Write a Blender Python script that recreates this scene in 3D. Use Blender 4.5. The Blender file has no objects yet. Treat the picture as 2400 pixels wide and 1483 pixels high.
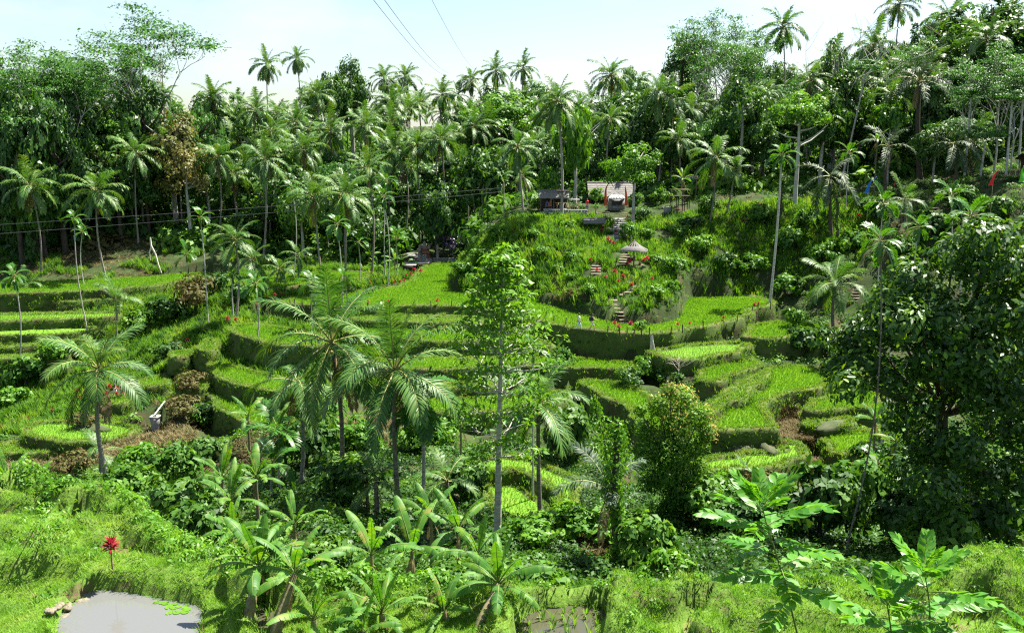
import bpy, math, random
import numpy as np
from mathutils import Vector, Matrix, geometry
R_ = math.radians
rng = np.random.default_rng(7)
random.seed(7)
SC = bpy.context.scene
COL = SC.collection

# ------------------------------------------------------------------ camera
FPX, CU, CV = 2078.0, 1200.0, 741.5            # focal length and centre in photo pixels
PITCH = math.atan((741.5 - 330) / FPX)
cam = bpy.data.cameras.new('camera')
cam.sensor_width = 36.0
cam.lens = 36.0 * FPX / 2400.0
cam.clip_start, cam.clip_end = 0.1, 6000
camo = bpy.data.objects.new('camera', cam)
camo.rotation_euler = (math.pi / 2 - PITCH, 0, 0)
COL.objects.link(camo)
SC.camera = camo

# ------------------------------------------------------------------ light
SUN_DIR = Vector((0.50, 0.40, 1.16)).normalized()          # towards the sun
world = bpy.data.worlds.new('World')
SC.world = world
world.use_nodes = True
nt = world.node_tree
nt.nodes.clear()
wo = nt.nodes.new('ShaderNodeOutputWorld')
bg = nt.nodes.new('ShaderNodeBackground')
sky = nt.nodes.new('ShaderNodeTexSky')
sky.sky_type = 'NISHITA'
sky.sun_disc = False
sky.sun_elevation = math.asin(SUN_DIR.z)
sky.sun_rotation = math.atan2(SUN_DIR.x, SUN_DIR.y)
sky.air_density = 1.0
sky.dust_density = 1.2
sky.ozone_density = 1.5
tc = nt.nodes.new('ShaderNodeTexCoord')
mp = nt.nodes.new('ShaderNodeMapping')
mp.inputs['Scale'].default_value = (1.0, 1.0, 2.6)
mp.inputs['Location'].default_value = (0.35, 0.1, 0.2)
no = nt.nodes.new('ShaderNodeTexNoise')
no.inputs['Scale'].default_value = 2.6
no.inputs['Detail'].default_value = 7
no.inputs['Roughness'].default_value = 0.52
cr = nt.nodes.new('ShaderNodeValToRGB')
cr.color_ramp.elements[0].position = 0.46
cr.color_ramp.elements[1].position = 0.74
mx = nt.nodes.new('ShaderNodeMix')
mx.data_type = 'RGBA'
mx.inputs['B'].default_value = (5.7, 6.2, 6.8, 1)        # sunlit thin cloud
L = nt.links.new
L(tc.outputs['Generated'], mp.inputs['Vector'])
L(mp.outputs['Vector'], no.inputs['Vector'])
L(no.outputs['Fac'], cr.inputs['Fac'])
L(cr.outputs['Color'], mx.inputs['Factor'])
L(sky.outputs['Color'], mx.inputs['A'])
L(mx.outputs['Result'], bg.inputs['Color'])
bg.inputs['Strength'].default_value = 0.05
L(bg.outputs['Background'], wo.inputs['Surface'])

sun = bpy.data.lights.new('sun', 'SUN')
sun.energy = 5.0
sun.angle = R_(0.6)
sun.color = (1.0, 0.945, 0.83)
suno = bpy.data.objects.new('sun', sun)
suno.rotation_euler = SUN_DIR.to_track_quat('Z', 'Y').to_euler()
suno.location = (60, 60, 120)
COL.objects.link(suno)
SC.view_settings.view_transform = 'Standard'
SC.view_settings.look = 'None'
SC.view_settings.exposure = 2.05
SC.view_settings.gamma = 1.0
SC.view_settings.use_curve_mapping = False
SC.render.engine = 'CYCLES'
SC.cycles.max_bounces = 6
SC.cycles.diffuse_bounces = 2
SC.cycles.glossy_bounces = 2
SC.cycles.transmission_bounces = 3
SC.cycles.volume_bounces = 0
SC.cycles.transparent_max_bounces = 8
SC.cycles.use_denoising = False
SC.cycles.pixel_filter_type = 'BLACKMAN_HARRIS'
SC.cycles.filter_width = 1.25

# ------------------------------------------------------------------ photo pixel -> place in the valley
cp_, sp_ = math.cos(PITCH), math.sin(PITCH)
def ray(u, v):
    x, y = (u - CU) / FPX, (CV - v) / FPX
    return np.array((x, cp_ + y * sp_, -sp_ + y * cp_))
def at(u, v, Y):
    d = ray(u, v)
    return d * (Y / d[1])
def onz(u, v, z):
    d = ray(u, v)
    return d * (z / d[2])
def pix(p):
    x, y, z = p
    f = y * cp_ - z * sp_
    up = y * sp_ + z * cp_
    return CU + FPX * x / f, CV - FPX * up / f

# ------------------------------------------------------------------ tagging
def tag(o, label=None, cat=None, group=None, kind=None):
    if label: o['label'] = label
    if cat: o['category'] = cat
    if group: o['group'] = group
    if kind: o['kind'] = kind
    return o
def empty(name, loc, rz=0.0, sc=1.0):
    o = bpy.data.objects.new(name, None)
    o.location = loc
    o.rotation_euler = (0, 0, rz)
    o.scale = (sc, sc, sc) if not hasattr(sc, '__len__') else sc
    o.empty_display_size = 0.3
    COL.objects.link(o)
    return o
def link(name, me, parent=None, loc=None, rot=None, sc=None):
    o = bpy.data.objects.new(name, me)
    COL.objects.link(o)
    if parent is not None: o.parent = parent
    if loc is not None: o.location = loc
    if rot is not None: o.rotation_euler = rot
    if sc is not None: o.scale = (sc, sc, sc) if not hasattr(sc, '__len__') else sc
    return o

# ------------------------------------------------------------------ mesh building (numpy)
def mesh_np(name, V, F, mat=None, rnd=None, smooth=False, mi=None, mats=None):
    V = np.asarray(V, np.float32); F = np.asarray(F, np.int32)
    me = bpy.data.meshes.new(name)
    n, k = F.shape
    me.vertices.add(len(V)); me.vertices.foreach_set('co', V.ravel())
    me.loops.add(n * k); me.loops.foreach_set('vertex_index', F.ravel())
    me.polygons.add(n)
    me.polygons.foreach_set('loop_start', np.arange(0, n * k, k, dtype=np.int32))
    me.polygons.foreach_set('loop_total', np.full(n, k, np.int32))
    if smooth: me.polygons.foreach_set('use_smooth', np.ones(n, bool))
    for m in (mats or ([mat] if mat else [])): me.materials.append(m)
    if mi is not None: me.polygons.foreach_set('material_index', np.asarray(mi, np.int32))
    if rnd is not None:
        a = me.attributes.new('rnd', 'FLOAT', 'POINT')
        a.data.foreach_set('value', np.asarray(rnd, np.float32))
    me.update(calc_edges=True)
    return me
class Parts:
    """collects quads (and quads standing in for triangles) with a per-vertex random value"""
    def __init__(self): self.V, self.F, self.r, self.m, self.n = [], [], [], [], 0
    def add(self, V, F, r=0.5, m=0):
        V = np.asarray(V, float); F = np.asarray(F, int)
        self.V.append(V); self.F.append(F + self.n)
        self.r.append(np.full(len(V), r) if np.isscalar(r) else np.asarray(r)); self.m.append(np.full(len(F), m))
        self.n += len(V)
    def mesh(self, name, mat=None, smooth=False, mats=None):
        return mesh_np(name, np.concatenate(self.V), np.concatenate(self.F), mat, np.concatenate(self.r), smooth,
                       np.concatenate(self.m) if mats else None, mats)
def tube(P, rad, k=6, cap=True):
    P = np.asarray(P, float); n = len(P)
    rad = np.full(n, rad) if np.isscalar(rad) else np.asarray(rad, float)
    T = np.gradient(P, axis=0); T /= np.linalg.norm(T, axis=1)[:, None] + 1e-9
    ref = np.array((0, 1.0, 0.0)) if abs(T[:, 2]).mean() > .7 else np.array((0, 0, 1.0))
    A = np.cross(T, ref); A /= np.linalg.norm(A, axis=1)[:, None] + 1e-9
    B = np.cross(T, A)
    an = np.arange(k) * 2 * np.pi / k
    V = P[:, None] + rad[:, None, None] * (A[:, None] * np.cos(an)[None, :, None] + B[:, None] * np.sin(an)[None, :, None])
    V = V.reshape(-1, 3)
    i = np.arange(n - 1)[:, None] * k; j = np.arange(k)[None]; j2 = (j + 1) % k
    F = np.stack([i + j, i + j2, i + k + j2, i + k + j], -1).reshape(-1, 4)
    if cap:
        c = len(V)
        V = np.vstack([V, P[-1:]])
        b = (n - 1) * k
        F = np.vstack([F, [[b + q, b + (q + 1) % k, c, c] for q in range(k)]]) if False else F
        F = np.vstack([F] + [np.array([[b + q, b + q + 1, b + q + 2 if q + 2 < k else b, b if q + 2 < k else b]]) for q in range(0)])
    return V, F
def box(c, s, rz=0.0):
    c = np.asarray(c, float); s = np.asarray(s, float) / 2
    V = np.array([(x, y, z) for z in (-1, 1) for y in (-1, 1) for x in (-1, 1)], float) * s
    cz, sz = math.cos(rz), math.sin(rz)
    V = V @ np.array([[cz, sz, 0], [-sz, cz, 0], [0, 0, 1]]) + c
    F = np.array([(0, 2, 3, 1), (4, 5, 7, 6), (0, 1, 5, 4), (2, 6, 7, 3), (0, 4, 6, 2), (1, 3, 7, 5)])
    return V, F
def beam(a, b, w, h=None):
    """a squared timber from a to b"""
    a = np.asarray(a, float); b = np.asarray(b, float); h = h or w
    t = b - a; Ln = np.linalg.norm(t); t /= Ln
    ref = np.array((0, 0, 1.0)) if abs(t[2]) < .9 else np.array((1.0, 0, 0))
    s = np.cross(t, ref); s /= np.linalg.norm(s); u = np.cross(s, t)
    V, F = box((0, 0, 0), (1, 1, 1))
    V = a + (V[:, :1] + .5) * t * Ln + V[:, 1:2] * s * w + V[:, 2:] * u * h
    return V, F
def lathe(prof, k=10, c=(0, 0, 0)):
    prof = np.asarray(prof, float); n = len(prof)
    an = np.arange(k) * 2 * np.pi / k
    V = np.stack([prof[:, :1] * np.cos(an), prof[:, :1] * np.sin(an), np.repeat(prof[:, 1:], k, 1)], -1).reshape(-1, 3) + np.asarray(c)
    i = np.arange(n - 1)[:, None] * k; j = np.arange(k)[None]; j2 = (j + 1) % k
    F = np.stack([i + j, i + j2, i + k + j2, i + k + j], -1).reshape(-1, 4)
    return V, F
def replicate(TV, TF, pos, yaw, sc, rnd, szf=None):
    """N copies of a template turned by yaw and scaled, as one vertex and face array"""
    pos = np.asarray(pos, float); N = len(pos); m = len(TV)
    c, s = np.cos(yaw)[:, None], np.sin(yaw)[:, None]
    sc = np.asarray(sc)[:, None]
    X = (TV[None, :, 0] * c - TV[None, :, 1] * s) * sc
    Yy = (TV[None, :, 0] * s + TV[None, :, 1] * c) * sc
    Z = TV[None, :, 2] * sc * (1 if szf is None else np.asarray(szf)[:, None])
    V = np.stack([X, Yy, Z], -1) + pos[:, None]
    F = TF[None] + (np.arange(N) * m)[:, None, None]
    return V.reshape(-1, 3), F.reshape(-1, TF.shape[1]), np.repeat(rnd, m)

# ------------------------------------------------------------------ materials
def _mat(name):
    m = bpy.data.materials.new(name); m.use_nodes = True
    t = m.node_tree; b = t.nodes['Principled BSDF']
    return m, t, b
def leafmat(name, cols, trans=0.35, rough=0.45, spec=0.35, tcol=(1.25, 1.35, 0.55), objrand=0.35, noise=0.0):
    """leaf surface: colours spread by the per-leaf value and by object, light passing through the blade"""
    m, t, b = _mat(name)
    N, K = t.nodes.new, t.links.new
    a = N('ShaderNodeAttribute'); a.attribute_name = 'rnd'
    oi = N('ShaderNodeObjectInfo')
    mul = N('ShaderNodeMath'); mul.operation = 'MULTIPLY_ADD'
    mul.inputs[1].default_value = objrand; mul.inputs[2].default_value = -objrand / 2
    K(oi.outputs['Random'], mul.inputs[0])
    add = N('ShaderNodeMath'); add.operation = 'ADD'; add.use_clamp = True
    K(a.outputs['Fac'], add.inputs[0]); K(mul.outputs[0], add.inputs[1])
    fac = add.outputs[0]
    if noise:
        g = N('ShaderNodeNewGeometry'); n = N('ShaderNodeTexNoise'); n.inputs['Scale'].default_value = noise
        n.inputs['Detail'].default_value = 3
        K(g.outputs['Position'], n.inputs['Vector'])
        q = N('ShaderNodeMath'); q.operation = 'MULTIPLY_ADD'; q.inputs[1].default_value = 1.3; q.inputs[2].default_value = -0.65
        K(n.outputs['Fac'], q.inputs[0])
        z = N('ShaderNodeMath'); z.operation = 'ADD'; z.use_clamp = True
        K(fac, z.inputs[0]); K(q.outputs[0], z.inputs[1]); fac = z.outputs[0]
    r = N('ShaderNodeValToRGB')
    el = r.color_ramp.elements
    while len(el) < len(cols): el.new(0.5)
    for i, c in enumerate(cols):
        el[i].position = i / (len(cols) - 1); el[i].color = (*c, 1)
    K(fac, r.inputs['Fac'])
    K(r.outputs['Color'], b.inputs['Base Color'])
    b.inputs['Roughness'].default_value = rough
    b.inputs['Specular IOR Level'].default_value = spec
    tr = N('ShaderNodeBsdfTranslucent')
    vm = N('ShaderNodeVectorMath'); vm.operation = 'MULTIPLY'; vm.inputs[1].default_value = tcol
    K(r.outputs['Color'], vm.inputs[0]); K(vm.outputs[0], tr.inputs['Color'])
    ms = N('ShaderNodeMixShader'); ms.inputs[0].default_value = trans
    K(b.outputs[0], ms.inputs[1]); K(tr.outputs[0], ms.inputs[2])
    K(ms.outputs[0], t.nodes['Material Output'].inputs['Surface'])
    return m
def solid(name, cols, scale=3.0, rough=0.85, bump=0.3, detail=6, stretch=(1, 1, 1), spec=0.3, metal=0.0, objrand=0.0):
    m, t, b = _mat(name)
    N, K = t.nodes.new, t.links.new
    tc_ = N('ShaderNodeTexCoord'); mp_ = N('ShaderNodeMapping'); mp_.inputs['Scale'].default_value = stretch
    n = N('ShaderNodeTexNoise'); n.inputs['Scale'].default_value = scale; n.inputs['Detail'].default_value = detail
    n.inputs['Roughness'].default_value = 0.62
    K(tc_.outputs['Object'], mp_.inputs['Vector']); K(mp_.outputs[0], n.inputs['Vector'])
    r = N('ShaderNodeValToRGB'); el = r.color_ramp.elements
    while len(el) < len(cols): el.new(0.5)
    for i, c in enumerate(cols):
        el[i].position = 0.3 + 0.4 * i / max(1, len(cols) - 1); el[i].color = (*c, 1)
    fac = n.outputs['Fac']
    if objrand:
        oi = N('ShaderNodeObjectInfo'); q = N('ShaderNodeMath'); q.operation = 'MULTIPLY_ADD'
        q.inputs[1].default_value = objrand; q.inputs[2].default_value = -objrand / 2
        K(oi.outputs['Random'], q.inputs[0]); z = N('ShaderNodeMath'); z.operation = 'ADD'
        K(fac, z.inputs[0]); K(q.outputs[0], z.inputs[1]); fac = z.outputs[0]
    K(fac, r.inputs['Fac']); K(r.outputs['Color'], b.inputs['Base Color'])
    b.inputs['Roughness'].default_value = rough
    b.inputs['Specular IOR Level'].default_value = spec
    b.inputs['Metallic'].default_value = metal
    if bump:
        bp = N('ShaderNodeBump'); bp.inputs['Strength'].default_value = bump; bp.inputs['Distance'].default_value = 0.05
        K(n.outputs['Fac'], bp.inputs['Height']); K(bp.outputs[0], b.inputs['Normal'])
    return m
def groundmat(name, cols, scales=(0.25, 3.0), rough=0.95, bump=0.5):
    """earth and low growth: two scales of noise pick among the colours"""
    m, t, b = _mat(name)
    N, K = t.nodes.new, t.links.new
    g = N('ShaderNodeNewGeometry')
    n1 = N('ShaderNodeTexNoise'); n1.inputs['Scale'].default_value = scales[0]; n1.inputs['Detail'].default_value = 5
    n2 = N('ShaderNodeTexNoise'); n2.inputs['Scale'].default_value = scales[1]; n2.inputs['Detail'].default_value = 6
    n2.inputs['Roughness'].default_value = 0.7
    for n in (n1, n2): K(g.outputs['Position'], n.inputs['Vector'])
    a = N('ShaderNodeMath'); a.operation = 'MULTIPLY_ADD'; a.inputs[1].default_value = 0.55
    K(n1.outputs['Fac'], a.inputs[0])
    h = N('ShaderNodeMath'); h.operation = 'MULTIPLY'; h.inputs[1].default_value = 0.45
    K(n2.outputs['Fac'], h.inputs[0]); K(h.outputs[0], a.inputs[2])
    r = N('ShaderNodeValToRGB'); el = r.color_ramp.elements
    while len(el) < len(cols): el.new(0.5)
    for i, c in enumerate(cols):
        el[i].position = 0.36 + 0.28 * i / max(1, len(cols) - 1); el[i].color = (*c, 1)
    K(a.outputs[0], r.inputs['Fac']); K(r.outputs['Color'], b.inputs['Base Color'])
    b.inputs['Roughness'].default_value = rough
    b.inputs['Specular IOR Level'].default_value = 0.15
    bp = N('ShaderNodeBump'); bp.inputs['Strength'].default_value = bump; bp.inputs['Distance'].default_value = 0.15
    K(n2.outputs['Fac'], bp.inputs['Height']); K(bp.outputs[0], b.inputs['Normal'])
    return m
M = {}
M['hill'] = groundmat('hillside_earth', [(.05, .036, .02), (.022, .035, .010), (.028, .05, .012), (.07, .05, .028)])  # earth colours darkened so gaps between plants look like shaded forest floor
M['bank'] = groundmat('bank_earth', [(.08, .055, .03), (.05, .075, .018), (.065, .11, .02), (.12, .09, .05)], (0.5, 5.0))
M['mud'] = groundmat('paddy_mud', [(.07, .16, .012), (.09, .19, .014), (.10, .15, .02)], (0.8, 6.0))
M['wetmud'] = groundmat('wet_mud', [(.09, .07, .03), (.11, .10, .035), (.09, .13, .025)], (0.8, 6.0), 0.35)
M['rice'] = leafmat('rice_blade', [(.085, .22, .014), (.13, .295, .02), (.18, .345, .028)], .42, .5, .25, (1.3, 1.2, .5), .45, .3)
M['seedling'] = leafmat('rice_seedling', [(.10, .22, .03), (.16, .32, .05), (.24, .36, .10)], .4, .5, .25, (1.2, 1.2, .6), 0, .5)
M['grass'] = leafmat('bank_grass', [(.045, .125, .014), (.09, .20, .02), (.135, .255, .028), (.18, .23, .05)], .42, .55, .18, (1.3, 1.2, .4), 0, .6)
M['lushgrass'] = leafmat('foreground_grass', [(.08, .20, .016), (.125, .275, .022), (.175, .33, .028), (.22, .32, .045)], .45, .5, .25, (1.2, 1.2, .5), 0, 1.2)
M['dry'] = leafmat('dry_straw', [(.10, .085, .03), (.16, .13, .055), (.21, .175, .085)], .2, .7, .15, (1, 1, .9), 0, .8)
M['brownbush'] = leafmat('browned_scrub', [(.06, .05, .02), (.10, .085, .03), (.07, .10, .02)], .25, .7, .15, (1.1, 1, .7), 0, .8)
M['bush'] = leafmat('undergrowth_leaf', [(.022, .07, .010), (.04, .12, .014), (.075, .18, .018), (.12, .24, .025)], .34, .55, .22, (1.4, 1.35, .4), 0, .22)
M['darkbush'] = leafmat('gully_leaf', [(.016, .05, .010), (.028, .085, .012), (.05, .13, .016), (.085, .18, .02)], .32, .52, .25, (1.5, 1.4, .4), 0, .25)
M['coconut'] = leafmat('coconut_leaflet', [(.028, .085, .016), (.05, .135, .026), (.085, .175, .032), (.20, .21, .04)], .27, .46, .3, (1.4, 1.4, .4), .3)
M['oldfrond'] = leafmat('dry_frond', [(.14, .09, .05), (.22, .16, .08), (.30, .23, .12)], .2, .6, .25, (1, 1, .8), .3)
M['areca'] = leafmat('areca_leaflet', [(.028, .095, .010), (.045, .15, .014), (.08, .21, .018)], .34, .4, .4, (1.7, 1.5, .3), .3)
M['sugar'] = leafmat('sugar_palm_leaflet', [(.02, .045, .02), (.035, .07, .03), (.06, .10, .05)], .15, .55, .22, (1.3, 1.4, .6), .3)
M['broad'] = leafmat('broadleaf', [(.022, .068, .012), (.04, .11, .016), (.068, .155, .02)], .30, .48, .3, (1.5, 1.45, .4), .5)
M['tallgrass'] = leafmat('hill_grass', [(.038, .115, .012), (.075, .19, .018), (.12, .26, .024), (.18, .27, .04)], .42, .55, .18, (1.3, 1.2, .4), 0, .7)
M['light'] = leafmat('light_leaf', [(.04, .13, .010), (.075, .20, .014), (.13, .28, .02)], .38, .48, .28, (1.4, 1.3, .35), .3)
M['albizia'] = leafmat('feathery_leaf', [(.035, .10, .022), (.05, .14, .028), (.075, .18, .03)], .34, .5, .3, (1.2, 1.3, .6), .25)
M['rusty'] = leafmat('rusty_leaf', [(.08, .11, .025), (.14, .14, .035), (.19, .16, .05)], .3, .5, .3, (1.2, 1.1, .5), .2)
M['glossy'] = leafmat('glossy_dark_leaf', [(.018, .052, .012), (.03, .088, .014), (.052, .13, .016), (.15, .27, .02)], .30, .44, .3, (2.2, 1.9, .3), .25)
M['banana'] = leafmat('banana_blade', [(.03, .10, .018), (.045, .14, .02), (.075, .19, .022), (.12, .22, .025), (.24, .20, .06)], .38, .5, .25, (1.7, 1.6, .3), .3, 2.2)
M['purple'] = leafmat('purple_leaf', [(.035, .025, .05), (.06, .045, .085), (.12, .10, .15)], .15, .35, .6, (1, .8, 1.1), .1)
M['red'] = leafmat('cordyline_red_leaf', [(.16, .01, .02), (.30, .015, .035), (.40, .05, .075)], .35, .4, .4, (1.2, .8, .8), .5)
M['maroon'] = leafmat('cordyline_old_leaf', [(.05, .02, .02), (.10, .03, .035), (.07, .06, .025)], .25, .4, .4, (1.2, .9, .8), .5)
M['orange'] = leafmat('young_orange_leaf', [(.26, .26, .05), (.42, .36, .09), (.52, .44, .18)], .4, .45, .3, (1.1, 1, .7), .1)
M['sapling'] = leafmat('sapling_leaflet', [(.045, .17, .014), (.075, .23, .02), (.12, .30, .025)], .42, .4, .4, (1.6, 1.35, .35), .35)
M['trunk'] = solid('palm_bark', [(.10, .085, .07), (.20, .175, .15), (.30, .27, .23)], 2.0, .9, .5, stretch=(1, 1, 6), objrand=.25)
M['palebark'] = solid('pale_bark', [(.22, .20, .17), (.36, .34, .30), (.48, .46, .42)], 1.6, .85, .3, stretch=(1, 1, 4), objrand=.2)
M['darkbark'] = solid('dark_bark', [(.035, .028, .02), (.07, .055, .04), (.11, .09, .065)], 3.0, .95, .6, stretch=(1, 1, 3))
M['rachis'] = solid('frond_midrib', [(.16, .19, .05), (.26, .25, .08)], 4.0, .5, .1)
M['stemgreen'] = solid('green_stem', [(.06, .11, .02), (.12, .17, .04)], 4.0, .6, .2)
M['pseudo'] = solid('banana_stem', [(.10, .12, .04), (.18, .15, .08), (.09, .06, .04)], 3.0, .7, .3, stretch=(1, 1, 3))
M['thatch'] = solid('thatch', [(.09, .085, .08), (.165, .158, .148), (.24, .23, .215)], 14.0, .95, .8, stretch=(3, 1, 1))
M['wood'] = solid('weathered_wood', [(.10, .07, .045), (.20, .15, .10)], 6.0, .9, .4, objrand=.3)
M['bamboo'] = solid('bamboo', [(.28, .22, .12), (.42, .35, .20)], 5.0, .6, .2, objrand=.3)
M['darkwood'] = solid('dark_wood', [(.03, .022, .018), (.06, .045, .035)], 6.0, .9, .3)
M['stone'] = solid('grey_stone', [(.13, .13, .13), (.21, .21, .205), (.29, .285, .27)], 5.0, .92, .5, objrand=.3)
M['step'] = solid('earth_step', [(.09, .075, .05), (.15, .125, .09), (.21, .18, .14)], 5.0, .95, .5, objrand=.3)
M['concrete'] = solid('concrete', [(.17, .17, .165), (.26, .26, .25)], 6.0, .85, .3)
M['brick'] = solid('red_brick', [(.28, .12, .06), (.38, .18, .10)], 7.0, .92, .5, objrand=.2)
M['temple'] = solid('carved_sandstone', [(.24, .20, .17), (.36, .30, .27)], 9.0, .92, .7)
M['metalroof'] = solid('tin_roof', [(.14, .15, .16), (.24, .25, .26)], 8.0, .6, .2, spec=.4)
M['plain_white'] = solid('white_paint', [(.72, .72, .70), (.80, .80, .78)], 5.0, .6, .05)
M['skin'] = solid('skin', [(.42, .24, .16), (.46, .27, .18)], 5.0, .6, 0)
M['hair'] = solid('hair', [(.02, .015, .012), (.03, .022, .018)], 8.0, .5, .1)
M['blond'] = solid('pale_hat', [(.50, .44, .34), (.56, .50, .40)], 8.0, .8, .1)
M['whitecloth'] = solid('white_cloth', [(.74, .75, .78), (.80, .80, .82)], 6.0, .9, .1)
M['bluecloth'] = solid('pale_blue_cloth', [(.50, .60, .68), (.58, .66, .72)], 6.0, .9, .1)
M['darkcloth'] = solid('dark_cloth', [(.03, .03, .035), (.06, .06, .07)], 6.0, .9, .1)
M['greycloth'] = solid('grey_cloth', [(.16, .16, .19), (.22, .22, .25)], 6.0, .9, .1)
M['tancloth'] = solid('tan_cloth', [(.30, .24, .17), (.36, .29, .20)], 6.0, .9, .1)
M['orangecloth'] = solid('orange_banner_cloth', [(.40, .07, .03), (.48, .10, .045)], 3.0, .8, .1)
M['redcloth'] = solid('red_banner_cloth', [(.60, .02, .03), (.68, .03, .04)], 3.0, .8, .1)
M['bluebanner'] = solid('blue_banner_cloth', [(.01, .11, .42), (.02, .15, .50)], 3.0, .8, .1)
M['greencloth'] = solid('green_banner_cloth', [(.10, .42, .02), (.14, .50, .04)], 3.0, .8, .1)
M['wire'] = solid('wire', [(.05, .055, .06), (.09, .09, .10)], 3.0, .6, 0)
M['bleached'] = solid('bleached_wood', [(.50, .45, .38), (.62, .57, .50)], 5.0, .85, .3, stretch=(1, 1, 4))
M['litter'] = M['dry']
# ------------------------------------------------------------------ the lie of the land
VIS = [  # photo pixel and distance of ground that the photo shows
 (230,1130,58),(60,1090,72),(400,1120,64),(600,1150,55),(785,1165,50),(930,1210,47),(1165,1260,44),(1268,1240,48),
 (1330,1215,55),(1440,1390,36),(1575,1210,52),(1600,1320,40),(1900,1180,58),(2100,1150,58),(2200,1250,50),
 (2390,1250,48),(2390,1100,60),(2300,1340,38),(1900,1350,38),(700,1330,33),(400,1200,45),(300,1170,52),(100,1150,50),
 (100,920,97),(20,900,98),(250,800,106),(450,700,118),(300,720,116),(560,745,105),(650,690,112),(720,635,130),(850,635,130),
 (520,960,81),(430,950,82),(400,900,88),(330,960,84),(400,1040,74),(150,1080,73),(520,1060,68),
 (1700,830,89),(1800,880,84),(1880,985,74),(1900,1030,70),(1960,1085,66),(2100,930,78),(2250,830,90),(2390,870,88),(2100,750,99),
 (2000,690,105),(2300,600,102),(2390,470,106),(2100,540,113),(1950,560,115),(1800,600,116),(1840,680,111),(1750,690,112),(1640,560,117),
 (1720,470,129),(1900,480,127),(2100,440,131),(2300,400,126),(2200,680,98),(2390,700,95),
 (1060,640,117),(1130,655,114),(1250,685,108.5),(1350,705,101),(1430,720,96.5),(1500,735,94),(1560,715,95.5),(1600,680,104),
 (1590,640,107),(1480,628,107),(1400,620,107),(1430,570,117),(1300,570,116),(1200,560,117),(1140,560,122),(1105,622,118),
 (1300,508,128),(1450,492,132),(1500,530,124),(1560,560,119),(1600,500,129),(1250,485,138),
 (870,575,152),(1000,592,150),(700,560,152),(100,620,134),(350,600,137),(0,565,143),(480,600,137),(200,640,131),(420,560,146),(250,570,143),
 (1100,940,81),(1075,632,121),(1092,612,126),(1085,610,135),(1110,575,128),(1100,600,143),(1125,545,134),(1150,500,142),(1000,614,144),(940,618,144),(1045,611,147),(890,638,139),(1062,600,150),(1040,870,86),(1250,860,87),(1430,880,84),(1300,1000,74),(1250,1120,62),(1120,1060,69),(1000,1010,72),(850,980,74),(750,1000,70),
]
RAW = [  # ground the photo hides, or that lies outside the frame
 (-90,140,-15),(-75,160,-11),(-60,200,-5),(-100,230,-1),(0,155,-14.5),(0,180,-9),(0,220,-3),(30,260,1),(60,160,-4.5),(80,200,4),
 (110,160,5),(120,220,15),(70,260,10),(-60,300,3),(60,330,12),(-160,300,3),(170,300,20),(-140,150,-10),(150,120,6),(150,60,-15),
 (-150,100,-20),(-120,60,-25),(130,30,-18),(-120,20,-14),(0,350,6),(-30,190,-7),(35,160,-8),(35,190,-3),(85,140,1.5),(70,128,-3),
 (0,32,-17),(-14,36,-17.5),(14,34,-17.5),(0,24,-14),(-14,29,-15),(12,24,-14.5),(25,30,-17),(-30,35,-17),(30,20,-13),(-30,20,-13),
 (0,15,-12.2),(-10,15,-12.2),(10,15,-12.2),(0,10.5,-8.6),(-14,10.5,-8.6),(14,10.5,-8.6),(0,5,-4.5),(-20,5,-4.5),(20,5,-4.5),
 (0,-3,-2.2),(-30,-3,-2.2),(30,-3,-2.2),(0,-40,-2),(-100,-40,-3),(100,-40,-3),
]
cpts = np.array([at(*p) for p in VIS] + [np.array(p, float) for p in RAW])
def tps_fit(P, z, lam=0.6):
    n = len(P)
    d = np.linalg.norm(P[:, None] - P[None], axis=-1)
    K = np.where(d > 0, d * d * np.log(d + 1e-12), 0) + lam * np.eye(n) * 10
    Q = np.hstack([np.ones((n, 1)), P])
    A = np.block([[K, Q], [Q.T, np.zeros((3, 3))]])
    return np.linalg.solve(A, np.concatenate([z, np.zeros(3)]))
TW = tps_fit(cpts[:, :2], cpts[:, 2])
def tps(X, Y):
    sh = X.shape; X = X.ravel(); Y = Y.ravel(); out = np.empty(len(X))
    for i in range(0, len(X), 40000):
        x, y = X[i:i + 40000], Y[i:i + 40000]
        d2 = (x[:, None] - cpts[None, :, 0]) ** 2 + (y[:, None] - cpts[None, :, 1]) ** 2
        k = 0.5 * d2 * np.log(d2 + 1e-12)
        out[i:i + 40000] = k @ TW[:-3] + TW[-3] + TW[-2] * x + TW[-1] * y
    return out.reshape(sh)
def wav(X, Y, sc, seed, n=9):
    r = np.random.default_rng(seed); o = np.zeros_like(X)
    for _ in range(n):
        a = r.uniform(0, 2 * np.pi); f = r.uniform(.5, 1.6) / sc; p = r.uniform(0, 2 * np.pi)
        o += np.sin((X * np.cos(a) + Y * np.sin(a)) * f * 2 * np.pi + p)
    return o / n ** .5
def inpoly(X, Y, P):
    ins = np.zeros(X.shape, bool); n = len(P)
    for i in range(n):
        x1, y1 = P[i]; x2, y2 = P[(i + 1) % n]
        if y1 == y2: continue
        c = ((y1 > Y) != (y2 > Y)) & (X < (x2 - x1) * (Y - y1) / (y2 - y1) + x1)
        ins ^= c
    return ins
def segdist(X, Y, P, closed=True):
    best = np.full(X.shape, 1e9); n = len(P)
    for i in range(n if closed else n - 1):
        a = P[i]; b = P[(i + 1) % n]; d = b - a; L2 = d @ d + 1e-9
        t = np.clip(((X - a[0]) * d[0] + (Y - a[1]) * d[1]) / L2, 0, 1)
        best = np.minimum(best, np.hypot(X - a[0] - t * d[0], Y - a[1] - t * d[1]))
    return best
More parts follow.
